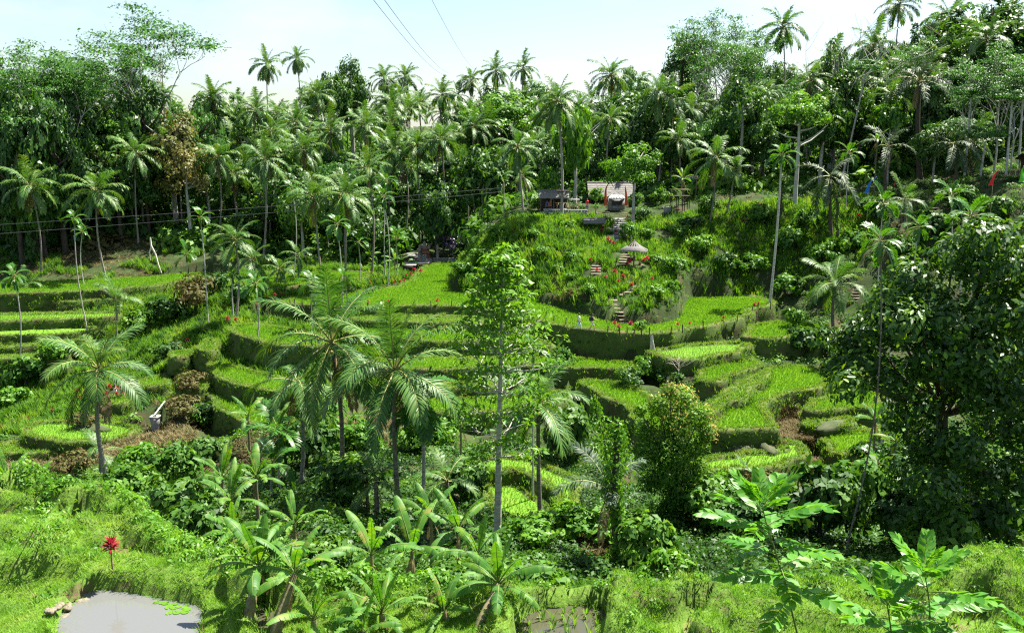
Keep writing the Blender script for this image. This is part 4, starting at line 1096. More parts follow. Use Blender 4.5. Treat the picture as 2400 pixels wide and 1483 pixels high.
cp(272, 705, 108, 272, 3.6, 'young coconut palm with upright fronds on the left terraces', seed=52, nf=11, ehi=84, elo=5, dead=0)
cp(655, 632, 120, 652, 2.9, 'young coconut palm in the thicket before the far field', seed=53, nf=11, dead=0)
cp(590, 610, 114, 600, 3.4, 'young bushy coconut palm right of the pale curved trunk', seed=54, nf=14, dead=0)
cp(700, 600, 124, 700, 3.0, 'small coconut palm among the thin trunks of the grove', seed=55, nf=12, dead=0)
cp(475, 770, 101, 474, 1.5, 'tiny yellowish coconut seedling on the path above the red flowers', seed=56, nf=7, dead=0, elo=0)
cp(1048, 1130, 50, 1050, 2.6, 'low bright green coconut palm under the middle pair', seed=57, nf=10, dead=1, elo=-20)
cp(1745, 1100, 60, 1745, 1.2, 'palm seedling below the lowest right terrace', seed=58, nf=6, dead=0, elo=5, base=(at(1950,1150,58)[0], 58, ground(at(1950,1150,58)[0], 58)))
cp(880, 1130, 47, 884, 2.4, 'low coconut palm with long yellow fronds left of the middle trunks', seed=59, nf=8, dead=1, elo=-15)
cp(2120, 470, 112, 2122, 3.4, 'young coconut palm with two long fronds on the shaded right slope', seed=60, nf=8, dead=0, elo=-20)
cp(1930, 280, 140, 1932, 3.6, 'coconut palm half hidden behind the pale round tree', seed=61, nf=14)
cp(235, 1060, 62, 236, 2.4, 'young coconut palm hidden behind the dark-trunked palm', seed=62, nf=6, elo=-30, dead=0)
cp(2180, 200, 140, 2180, 5.0, 'coconut palm crossing fronds with the dark sugar palm', seed=63, nf=18)
cp(2090, 225, 138, 2085, 4.6, 'coconut palm with a yellow hanging frond on the right slope', seed=64, nf=16, dead=2)

def ap(u, v, Y, ub, L, label, **k): return palm(u, v, Y, ub, L, label, 'areca palms', kind='areca', nf=k.pop('nf', 9), dead=0, ehi=78, elo=k.pop('elo', -22), **k)
ap(470, 512, 104, 478, 1.7, 'very tall thin areca palm with hanging seed cluster above the left bank', seed=1)
ap(174, 515, 108, 190, 1.6, 'very tall thin areca palm at the far left, trunk down to the muddy terrace', seed=2)
ap(193, 545, 122, 195, 1.4, 'short areca palm behind the tall thin one at the left bank', seed=3)
ap(34, 648, 98, 22, 1.7, 'areca palm with a dark hanging skirt at the left edge', seed=4, elo=-60, nf=11)
ap(600, 668, 92, 602, 2.0, 'areca palm with drooping dark fronds and a thin white trunk on the middle terraces', seed=5, elo=-55, nf=11)
ap(437, 598, 112, 443, 1.9, 'small dark areca palm before the left bank grass', seed=6, nf=8)
ap(790, 528, 106, 800, 1.9, 'areca palm with a full green crown in the grove left of the shrine', seed=7, nf=11, elo=-40)
ap(905, 425, 122, 900, 1.9, 'tall areca palm, upper of two right of the coconut grove', seed=8, nf=11, elo=-40)
ap(898, 462, 118, 906, 1.9, 'tall areca palm, lower of two right of the coconut grove', seed=9, nf=11, elo=-50)
ap(808, 655, 98, 806, 1.6, 'areca palm with a ragged crown on the rim of the big paddy', seed=10, nf=9, elo=-40)
ap(733, 665, 96, 738, 2.1, 'dark bushy areca palm on the rim beside two walkers', seed=11, nf=12, elo=-40)
ap(545, 645, 104, 548, 1.8, 'areca palm at the foot of the pale curved coconut trunk', seed=12, nf=9, elo=-30)
ap(685, 445, 126, 682, 1.9, 'areca palm at the left end of the coconut grove', seed=13, nf=10)
ap(840, 570, 118, 842, 2.0, 'areca palm among the thin trunks near the shrine', seed=14, nf=9)
ap(928, 560, 122, 930, 2.0, 'bright areca palm at the left of the shrine yard', seed=15, nf=10, elo=-10)
ap(1832, 368, 106, 1818, 2.3, 'tall palm with a long grey trunk standing at the right end of the big paddy', seed=16, nf=14, rad=.15, elo=-50)
ap(2064, 572, 43, 2026, 1.25, 'very tall thin areca palm in front of the dark big-leaved tree', seed=17, nf=12, trunkmat=M['trunk'], rad=.045, elo=-55)
ap(2070, 480, 92, 2078, 2.2, 'bushy areca palm on the shaded right slope above the thin one', seed=18, nf=12, elo=-50)
ap(2152, 535, 88, 2152, 1.9, 'short areca palm with yellow tips on the shaded right slope', seed=19, nf=10, elo=-40)
ap(2275, 512, 76, 2270, 2.6, 'broad areca palm with bright arching fronds above the big-leaved tree', seed=20, nf=11, elo=-25)
ap(2230, 462, 94, 2232, 2.4, 'areca palm with a pale stem behind the broad bright one', seed=21, nf=11, elo=-30)
ap(1990, 362, 122, 1985, 2.2, 'bright areca palm crown above the silver drooping fronds', seed=22, nf=11, elo=-35)
ap(985, 935, 48, 985, 2.5, 'dark areca palm with a skirt of hanging fronds right of the middle pair', seed=23, nf=16, elo=-75, rad=.11)
ap(652, 1015, 54, 655, 2.2, 'low areca palm with fan-like fronds above the shaded bananas', seed=24, nf=12, elo=-55)
ap(640, 1090, 50, 640, 1.8, 'lowest areca palm deep in the shaded gully', seed=25, nf=9, elo=-40)
ap(1250, 820, 60, 1250, 1.5, 'small areca palm behind the slender tree', seed=26, nf=7)
ap(2085, 700, 70, 2085, 2.0, 'areca palm poking through the big-leaved tree', seed=27, nf=9)
ap(2060, 1090, 57, 2058, 1.4, 'small areca palm in shade at the foot of the big-leaved tree', seed=28, nf=8)

def sp(u, v, Y, ub, L, label, **k): return palm(u, v, Y, ub, L, label, 'sugar palms', kind='sugar', dead=k.pop('dead', 1), lo=True, **k)
sp(1945, 415, 116, 1950, 5.2, 'sugar palm with silvery fronds hanging straight down on the right slope', seed=1, nf=10, ehi=60, elo=-75)
sp(2155, 190, 132, 2168, 5.6, 'huge dark sugar palm with ragged upright fronds on the right', seed=2, nf=16, ehi=82, elo=-20, rad=.4)
sp(2082, 345, 122, 2080, 4.6, 'sugar palm with one tall upright feathered frond', seed=3, nf=9, ehi=86, elo=-30)
sp(2235, 340, 118, 2238, 4.4, 'sugar palm with fronds hanging over the shaded trunks', seed=4, nf=12, ehi=40, elo=-60)
sp(1428, 1150, 42, 1440, 3.4, 'old sugar palm with grey tattered fronds, its trunk wrapped in vines', seed=5, nf=5, ehi=70, elo=30, rad=.16, dead=1)
sp(2320, 190, 140, 2322, 4.6, 'dark sugar palm near the top right corner', seed=6, nf=14, elo=-20)

# ------------------------------------------------------------------ trees the photo shows one by one
tree(1485, 338, 124, 1487, 4.3, 'round', 'bright green round tree leaning over the thatched house', 'garden trees', frac=.66)
tree(1878, 215, 126, 1875, 4.4, 'round', 'bright round tree with bare pale stem on the right slope', 'garden trees', frac=.42)
tree(1350, 250, 134, 1350, 3.4, 'lightshrub', 'tall leafy light green tree behind the left thatched shelter', 'garden trees', frac=.95)
tree(1290, 395, 132, 1292, 1.8, 'lightshrub', 'small light tree left of the left thatched shelter', 'garden trees', frac=.9)
tree(1395, 440, 131, 1396, 1.2, 'lightshrub', 'small bright tree in front of the thatched house', 'garden trees', frac=.7)
tree(1475, 520, 118, 1478, 1.2, 'lightshrub', 'small yellow-green tree beside the lower stairs', 'garden trees', frac=.85)
tree(400, 265, 150, 400, 6.4, 'rusty', 'big rusty brown tree on the left forest edge', 'forest trees', frac=.72)
tree(435, 345, 146, 436, 4.6, 'rusty', 'lower yellowish part-bare tree beside the rusty tree', 'forest trees', frac=.7)
tree(225, 255, 152, 225, 7.2, 'round', 'wide vivid green tree on the left slope', 'forest trees', frac=.5)
tree(1175, 218, 176, 1176, 8.0, 'round', 'wide green canopy tree in the middle of the far slope', 'forest trees', frac=.55)
tree(1130, 345, 152, 1132, 5.5, 'broad', 'rounded tree spilling down above the hill left of the shelter', 'forest trees', frac=.85)
tree(1500, 215, 156, 1500, 6.5, 'broad', 'dense dark tree behind the bright round tree', 'forest trees', frac=.8, dark=True)
tree(1600, 95, 178, 1602, 5.0, 'tall', 'tall dark tree left of the feathery trees on the skyline', 'forest trees', frac=.7, dark=True)
tree(2330, -10, 150, 2330, 8.5, 'tall', 'towering blue-green tree in the top right corner', 'forest trees', frac=.6, dark=True)
tree(2240, 20, 165, 2240, 6.0, 'tall', 'towering dark tree left of the corner tree at top right', 'forest trees', frac=.7, dark=True)
tree(1960, 95, 150, 1962, 3.6, 'tall', 'tall tree with a pale leafy column crown under the bare tree', 'forest trees', frac=.75)
tree(1985, 150, 146, 1986, 5.0, 'tall', 'dark wide tree below the bare tree', 'forest trees', frac=.85, dark=True)
tree(822, 138, 200, 822, 4.0, 'broad', 'skyline broadleaf tree right of the lone palms', 'forest trees', frac=.7)
tree(780, 172, 195, 780, 4.0, 'broad', 'lower skyline broadleaf tree right of the lone palms', 'forest trees', frac=.7)
tree(2090, 235, 134, 2088, 2.6, 'lightshrub', 'slim light tree with stacked leaf tiers on the right slope', 'forest trees', frac=.5)
for u, v, Y, rw, kind, lab, fr_ in [(45,215,137,5.2,'broad','wide leafy tree at the left edge under the flat-topped albizia',.92),(120,245,139,4.6,'tall','tall leafy tree left of the vivid green tree',.95),(175,190,149,5.5,'broad','leafy tree crown above the vivid green tree',.9),(20,300,134,4.2,'tall','leafy column of growth at the left edge of the forest',.98),(150,330,141,4.8,'broad','dark leafy tree below the vivid green tree',.95),(265,330,144,4.6,'broad','leafy tree between the vivid green and the rusty tree',.95),(85,380,136,4.0,'shrub','bushy growth behind the palm with browned fronds',.98),(330,200,154,5.5,'broad','dense crown just under the tallest albizia',.9),(455,250,156,5.0,'feather','pale feathery crown right of the rusty tree',.9),(560,250,172,5.0,'broad','leafy crown below the lone skyline palm',.9),(1020,420,146,4.2,'broad','leafy mound of a tree above the purple bush',.96),(690,470,146,3.8,'shrub','leafy growth behind the grove left of the shrine',.98),(590,480,146,3.8,'broad','leafy growth at the forest foot left of the grove',.98)]:
    tree(u, v, Y, None, rw, kind, lab, 'forest trees', frac=fr_, dark=True)
albizia(365, 22, 158, 356, .8, 'tall umbrella-shaped albizia with pale forking limbs against the left sky', 0)
albizia(300, 128, 162, 290, .7, 'smaller flat-topped albizia left of the tallest one', 1)
albizia(100, 120, 150, 120, .65, 'spreading albizia on the left skyline', 2)
albizia(20, 105, 140, 30, .7, 'albizia at the left edge with thin white trunk', 1)
albizia(160, 150, 146, 150, .6, 'yellowish flat-topped albizia above the vivid green tree', 0)
albizia(205, 130, 166, 200, .55, 'albizia with a drooping top on the left skyline', 2)
albizia(1645, 30, 172, 1650, .6, 'slim feathery albizia on the right skyline', 1)
albizia(1735, 45, 176, 1735, .7, 'wide feathery albizia right of the slim one on the skyline', 0)
albizia(1690, 90, 165, 1700, .6, 'lower feathery albizia between the two skyline ones', 2)
albizia(2150, 95, 150, 2150, .6, 'feathery tree crown behind the huge sugar palm', 1)
albizia(2330, 105, 122, 2350, .75, 'flat-crowned albizia with thin tall trunks at the right', 0)
albizia(2390, 150, 118, 2385, .7, 'flat-crowned albizia at the right edge', 2)
albizia(2260, 195, 126, 2270, .6, 'yellow-green flat-crowned albizia over the shaded right trunks', 1)
albizia(2020, 2, 148, 2000, 1.0, 'leafless forking tree on a long leaning pale trunk against the sky', 0, bare=True)
# bare thin trunks at the right edge
for i, (u0, v0, u1, v1, Y, lab) in enumerate([(2372, 240, 2352, 465, 116, 'straight pale trunk right of the red banner'), (2398, 220, 2382, 440, 120, 'pale trunk at the right edge by the green banner'), (2276, 230, 2258, 440, 122, 'thin grey trunk right of the dark hanging fronds'), (2310, 330, 2292, 460, 118, 'thin grey sapling trunk left of the red banner'), (2030, 170, 1975, 330, 136, 'leaning grey trunk on the shaded right slope')]):
    a = at(u0, v0, Y); b = at(u1, v1, Y); b[2] = ground(b[0], Y)
    root = empty('slender_tree', b); tag(root, lab, 'tree', 'forest trees')
    t = np.linspace(0, 1, 8); link('trunk', mesh_np('trunk', *tube((a - b) * t[:, None] - np.array((0, 0, .3)) * (1 - t[:, None]), .16 * (1.1 - .5 * t), 7), M['palebark'], smooth=True), root)
    link('crown', CR['feather'][i % 3], root, a - b + np.array((0, 0, .6)), (0, 0, i), (3.2, 3.2, 2.4))
    PLACED.append((root, u0, v0, Y, 'slender'))
tree(1060, 546, 146, 1062, 2.7, 'purple', 'large dark purple bush beside the brick shrine', None, frac=.95, base=(at(1062, 600, 146)[0], 146, at(1062, 606, 146)[2]), name='purple_bush', cat='bush')

# slender pagoda-branched tree in the middle
def middle_tree():
    r = np.random.default_rng(12); Y = 44.0
    b = at(1166, 1262, Y); b[2] = ground(b[0], Y); top = at(1178, 592, Y); H_ = top[2] - b[2]
    root = empty('slender_broadleaf_tree', b); tag(root, 'slender tiered tree with light green leaves standing alone in the middle', 'tree')
    t = np.linspace(0, 1, 14); C = (top - b) * t[:, None]; C[0, 2] -= .5
    tr = Parts(); tr.add(*tube(C, .19 * (1.05 - t) + .02, 9))
    Vs, Fs, rs, o = [], [], [], 0
    def tuft(c, n, s):
        nonlocal o
        q = r.normal(0, 1, (n, 3)) * np.array((s, s, s * .55)); V, F = leaf_cloud(c + q, q + np.array((0, 0, .3)), .36, .42, r, .45)
        Vs.append(V); Fs.append(F + o); o += len(V); rs.append(np.repeat(np.clip(r.uniform(.3, .85) + r.normal(0, .15, n), 0, 1), 4))
    lev = [(.30, 1.9, 4), (.37, 2.6, 5), (.45, 2.3, 5), (.53, 3.0, 6), (.60, 3.2, 6), (.67, 2.9, 7), (.73, 2.6, 7), (.79, 2.3, 6), (.84, 1.9, 6), (.89, 1.45, 6), (.93, 1.2, 6), (.97, .8, 5)]
    for k, (f, ln, m) in enumerate(lev):
        if f < .4: m = 3
        for i in range(m):
            a = i * 2 * math.pi / m + k * .9 + r.uniform(-.3, .3); l = ln * r.uniform(.7, 1.1)
            c0 = np.array([np.interp(f, t, C[:, j]) for j in range(3)])
            q = np.array((math.cos(a), math.sin(a), 0))
            e = c0 + q * l + np.array((0, 0, l * r.uniform(.10, .42))); mid = c0 + q * l * .5 + np.array((0, 0, l * .06))
            tr.add(*tube([c0, mid, e], [.05, .035, .015], 5))
            for w in np.arange(.45 if f < .6 else .3, 1.05, .18 if f < .7 else .16):
                if r.uniform() < .72: tuft(c0 + (e - c0) * w + np.array((0, 0, .12)) + r.normal(0, .12, 3), int(r.uniform(7, 16)), .24)
            # side twigs
            for sg in (-1, 1):
                s_ = np.array((-q[1], q[0], 0)) * sg; e2 = mid + q * l * .25 + s_ * l * .33 + np.array((0, 0, l * .12))
                tr.add(*tube([mid, e2], [.022, .01], 4)); tuft(e2, int(r.uniform(7, 14)), .25)
    tuft(C[-1] + np.array((0, 0, .1)), 30, .25)
    link('trunk', tr.mesh('trunk', M['palebark'], True), root)
    link('crown', mesh_np('crown', np.concatenate(Vs), np.concatenate(Fs), M['light'], np.concatenate(rs)), root)
middle_tree()

# columnar tree wrapped in creepers with orange young leaves
def column_tree():
    r = np.random.default_rng(4); Y = 50.0
    b = at(1572, 1262, Y); b[2] = ground(b[0], Y); H_ = at(1580, 915, Y)[2] - b[2]
    root = empty('column_tree', b); tag(root, 'dense columnar tree with orange young leaves on its top', 'tree')
    tr = Parts(); tr.add(*tube([(0, 0, -.4), (.1, 0, H_ * .3), (-.05, 0, H_ * .62)], [.24, .19, .14], 8))
    lumps = [(1598,935,.75),(1545,950,.7),(1640,975,.7),(1512,1000,.65),(1580,990,.95),(1655,1015,.5),(1525,1050,.8),(1625,1045,.85),(1575,1060,1.0),(1505,1075,.5),(1560,1110,.95),(1610,1110,.8),(1525,1125,.7),(1585,1165,.85),(1635,1095,.55),(1545,1190,.75),(1600,1215,.65),(1565,1240,.6),(1500,960,.35),(1570,915,.4)]
    V1, F1, R1, o = [], [], [], 0; Pn, Nn = [], []
    for u, v, q in lumps:
        c = at(u, v, Y + r.uniform(-.8, .8)) - b; tr.add(*tube([(0, 0, min(c[2], H_ * .6) * .8), c * .5 + np.array((0, 0, c[2] * .2)), c], [.07, .05, .02], 5))
        q *= 1.15; n = int(1000 * q ** 1.6); d = unit(r.normal(0, 1, (n, 3))); P = c + d * q * r.uniform(.25, 1.1, (n, 1)) ** .6 * np.array((1, 1, .85)) + r.normal(0, .08, (n, 3))
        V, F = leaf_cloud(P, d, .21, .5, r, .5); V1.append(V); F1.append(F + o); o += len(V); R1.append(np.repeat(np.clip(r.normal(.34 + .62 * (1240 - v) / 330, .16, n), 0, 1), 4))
        if v < 1030 and u > 1530:
            m = 22; d = unit(r.normal(0, 1, (m, 3)) + np.array((.45, -.3, .5))); Pn.append(np.repeat(c + d * q * 1.02, 4, 0) + r.normal(0, .09, (m * 4, 3))); Nn.append(np.repeat(d, 4, 0))
    link('trunk', tr.mesh('trunk', M['darkbark'], True), root)
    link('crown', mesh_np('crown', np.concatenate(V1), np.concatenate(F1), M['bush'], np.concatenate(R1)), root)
    Pn = np.concatenate(Pn); V, F = leaf_cloud(Pn, np.concatenate(Nn), .19, .42, r, .7)
    link('young_leaves', mesh_np('young_leaves', V, F, M['orange'], np.repeat(r.uniform(0, 1, len(Pn)), 4)), root)
column_tree()

# the big-leaved dark tree at the right
def bigleaf_tree():
    r = np.random.default_rng(9); Y = 46.0
    b = at(2185, 1260, Y); b[2] = ground(b[0], Y); H_ = at(2200, 560, Y)[2] - b[2]
    root = empty('large_leaved_tree', b); tag(root, 'large dark tree with big glossy leaves filling the right side', 'tree')
    tr = Parts(); tr.add(*tube([(0, 0, -.6), (.1, 0, H_ * .25), (-.1, .1, H_ * .48)], [.42, .34, .28], 10))
    # lumps of the crown given by photo pixel, distance and radius in metres
    lumps = [(2330,560,45,1.6),(2230,600,46,1.5),(2130,630,46,1.4),(2390,620,46,1.8),(2280,660,44,1.7),(2180,690,45,1.7),(2090,690,47,1.4),(2350,720,44,1.8),(2240,760,43,1.9),(2130,770,45,1.8),(2040,760,46,1.4),(1985,790,46,1.0),(1960,850,46,.9),(2030,850,45,1.4),(2390,810,45,1.8),(2310,840,43,1.9),(2200,850,43,1.8),(2110,870,45,1.5),(1990,900,45,1.0),(1930,775,46,.5),(2260,930,44,1.8),(2370,920,45,1.8),(2160,960,45,1.5),(2320,1010,45,1.7),(2240,1040,45,1.4),(2400,1010,46,1.7),(2090,950,46,1.0),(2380,1090,46,1.5),(2440,700,46,2.0),(2450,900,47,2.0),(2420,560,47,1.6),(2150,1050,45,1.4),(2215,1110,44,1.4),(2300,1100,45,1.5),(2110,1130,46,1.2),(2260,1010,43,1.5)]
    allP, allN = [], []
    for (u, v, y, q) in lumps:
        q *= .88; c = at(u + r.normal(0, 14), v + r.normal(0, 14), y + r.normal(0, .8)) - b
        st = np.array((0, 0, H_ * .45)) if c[2] > H_ * .45 else np.array((.1, 0, H_ * .3)); m = (st + c) / 2 + r.normal(0, .3, 3)
        tr.add(*tube([st, m, c], [.13, .09, .03], 6))
        n = int(150 * q ** 2); d = unit(r.normal(0, 1, (n, 3))); P = c + d * q * r.uniform(.45, 1.05, (n, 1)) ** .6 * np.array((1, 1, .85))
        allP.append(P); allN.append(d)
    link('trunk', tr.mesh('trunk', M['darkbark'], True), root)
    P = np.concatenate(allP); N = np.concatenate(allN)
    P = np.repeat(P, 2, 0) + r.normal(0, .16, (len(P) * 2, 3)); N = np.repeat(N, 2, 0)
    # nearest 300 leaves are parts of their own
    dist = np.linalg.norm(P + b, axis=1); order = np.argsort(dist + r.uniform(0, 1.2, len(P)))
    near_ = order[:300]; rest = order[300:]
    V, F = leaf_cloud(P[rest], N[rest], .38, .52, r, .25)
    o = link('crown', mesh_np('crown', V, F, M['glossy'], np.repeat(np.clip(r.normal(.42, .22, len(rest)), 0, 1), 4)), root)
    LV = np.array([(0, 0, 0), (.28, .2, .05), (.62, .22, .04), (1, 0, -.12), (.62, -.22, .04), (.28, -.2, .05)]); LF = np.array([(0, 1, 2, 3), (0, 3, 4, 5)])
    lm = [mesh_np('leaf', LV, LF, M['glossy'], np.full(6, q)) for q in (.2, .45, .6, .95)]
    for i in near_:
        n = unit(N[i] + r.normal(0, .4, 3) + np.array((0, 0, .5))); a = r.uniform(0, 6.28)
        t_ = unit(np.cross(n, np.array((math.cos(a), math.sin(a), .2)))); t_ = unit(t_ - np.array((0, 0, .25))); s = unit(np.cross(n, t_)); n2 = np.cross(t_, s)
        mt = Matrix((tuple(t_), tuple(s), tuple(n2))).transposed()
        link('leaf', lm[int(r.integers(0, 4))], root, P[i], mt.to_euler(), r.uniform(.34, .48))
bigleaf_tree()

# vine-wrapped trunk by the tattered sugar palm
def vines(u0, v0, u1, v1, Y, rad, n, label, tr=.22, mat='light', seed=1):
    r = np.random.default_rng(seed); a = at(u0, v0, Y); b = at(u1, v1, Y); b[2] = min(b[2], ground(b[0], Y))
    root = empty('vine_covered_trunk', b); tag(root, label, 'tree')
    t = np.linspace(0, 1, 9); P = (a - b) * t[:, None] + np.column_stack([wav(t, t, .7, seed) * .15, t * 0, t * 0])
    link('trunk', mesh_np('trunk', *tube(P, tr * (1.2 - .6 * t), 8), M['darkbark'], smooth=True), root)
    k = r.uniform(0, 1, n); c = np.column_stack([np.interp(k, t, P[:, j]) for j in range(3)])
    d = unit(r.normal(0, 1, (n, 3)) * np.array((1, 1, .4))); q = rad * (.5 + .5 * np.sin(k * 9 + seed)) + .25
    V, F = leaf_cloud(c + d * (q * r.uniform(.3, 1, n))[:, None], d, .2, .6, r, .6)
    link('vine_leaves', mesh_np('vine_leaves', V, F, M[mat], np.repeat(np.clip(r.normal(.5, .22, n), 0, 1), 4)), root)
vines(1448, 985, 1440, 1395, 40, .75, 2600, 'dark trunk wrapped in bright creepers left of the columnar tree', seed=1)
vines(1390, 930, 1470, 1110, 46, .9, 1500, 'curtain of light green creeper hanging above the wrapped trunk', tr=.06, seed=2)
vines(1830, 440, 1832, 500, 122, .5, 300, 'creeper-covered stump on the right garden slope', mat='bush', seed=3)
vines(1960, 460, 1966, 600, 114, .5, 400, 'creeper-hung trunk below the silver drooping palm', mat='bush', seed=4)
vines(868, 1000, 866, 1040, 66, .3, 200, 'small creeper-covered post in the lower gully', mat='light', seed=5)

# ------------------------------------------------------------------ bananas
def bp(u, v, Y, ub, L_, nl, label, **k): return banana(u, v, Y, ub, L_ * (.86 if Y < 60 else 1), nl, label, 'banana plants', **k)
FG_Z = -10.0
bp(608, 1325, 18.0, 588, 1.54, 13, 'banana plant with a tall leaning stem at the pond corner', base=(at(572, 1490, 17.0)[0], 17.0, -10.2), rad=.13, seed=2)
bp(690, 1345, 17.6, 652, 1.41, 11, 'banana plant leaning right beside the pond corner one', base=(at(640, 1490, 17.0)[0], 17.0, -10.2), rad=.13, seed=5, ehi=75)
bp(735, 1450, 16.6, 735, 1.32, 8, 'banana plant with one broad bright leaf low in front', base=(at(735, 1500, 16.6)[0], 16.6, -10.3), seed=7)
bp(895, 1435, 17.2, 900, 1.36, 11, 'banana plant with upright leaves at the bottom, left of the tall pair of stems', base=(at(900, 1500, 17.2)[0], 17.2, -10.3), seed=11)
bp(850, 1480, 16.4, 850, 1.14, 8, 'low banana plant at the bottom edge', base=(at(850, 1520, 16.4)[0], 16.4, -10.3), seed=13)
bp(1168, 1368, 18.0, 1130, 1.41, 12, 'banana plant with a fan of bright leaves on two brown stems', base=(at(1118, 1490, 17.2)[0], 17.2, -10.2), rad=.11, seed=17)
bp(1040, 1430, 17.6, 1050, 1.06, 9, 'banana plant in the shade between the bottom clumps', base=(at(1050, 1500, 17.6)[0], 17.6, -10.3), seed=19)
bp(870, 1300, 24, 872, 1.9, 10, 'banana plant with pale leaves behind the bottom clump', seed=23)
bp(965, 1290, 27, 968, 2.0, 9, 'banana plant right of the pale-leaved one behind the bottom clump', seed=25)
bp(1075, 1240, 31, 1075, 2.1, 9, 'banana plant with torn leaves left of the slender tree foot', seed=29)
bp(1010, 1210, 34, 1012, 2.2, 9, 'banana plant under the middle coconut trunks', seed=31)
bp(1120, 1300, 24, 1122, 1.6, 8, 'banana plant just behind the two brown stems', seed=33)
bp(540, 1175, 38, 540, 2.2, 10, 'banana plant on the gully slope with pale folded leaves', seed=37)
bp(600, 1120, 42, 602, 2.2, 10, 'banana plant deep in the shaded gully', seed=41)
bp(520, 1120, 42, 522, 2.0, 8, 'banana plant at the left of the shaded gully group', seed=43)
bp(690, 1230, 34, 690, 1.77, 9, 'banana plant behind the leaning pond corner stems', seed=47)
bp(545, 1250, 30, 545, 1.6, 8, 'banana plant just over the pond terrace edge', seed=49)
bp(20, 1140, 36, 22, 2.1, 9, 'banana plant at the left edge behind the near terrace', seed=53)
bp(70, 1150, 35, 72, 1.7, 6, 'smaller banana plant beside the left edge one', seed=55)
bp(582, 975, 66, 582, 2.2, 8, 'bright banana plant below the left terraces', seed=57)
bp(652, 985, 64, 652, 1.9, 7, 'banana plant right of the bright one below the left terraces', seed=59)
bp(1080, 1000, 60, 1080, 2.0, 8, 'banana plant beneath the slender tree branches', seed=61)
bp(1170, 1010, 60, 1172, 1.7, 6, 'banana plant right of the slender trunk', seed=63)
bp(860, 1115, 48, 860, 1.6, 7, 'banana plant left of the middle coconut trunks', seed=65)
bp(2052, 985, 60, 2052, 2.0, 8, 'banana plant at the end of the side paddies', seed=67)
bp(2100, 1035, 56, 2102, 1.9, 7, 'banana plant lower right of the side paddies', seed=69)
bp(2140, 990, 58, 2142, 1.9, 7, 'banana plant in the shade of the big-leaved tree', seed=71)
bp(2280, 1080, 48, 2282, 1.5, 6, 'banana plant at the foot of the big-leaved tree', seed=73)
bp(925, 610, 134, 925, 2.1, 8, 'bright banana plant left of the shrine steps', seed=75)
bp(885, 630, 132, 886, 2.2, 8, 'banana plant in the clump at the far field corner', seed=77)
bp(850, 640, 132, 850, 1.94, 9, 'banana plant at the left of the far field clump', seed=79)
bp(905, 640, 131, 905, 2.0, 8, 'low banana plant at the front of the far field clump', seed=81)
bp(865, 600, 138, 866, 2.2, 8, 'banana plant at the back of the far field clump', seed=83)
bp(2055, 330, 126, 2056, 2.6, 6, 'banana plant with an upright yellow-green leaf on the right slope', seed=85)
bp(1600, 420, 132, 1600, 2.2, 7, 'banana plant behind the wooden lookout', seed=87)
bp(1240, 480, 132, 1240, 2.0, 7, 'banana plant left of the stone wall on the hill', seed=89)

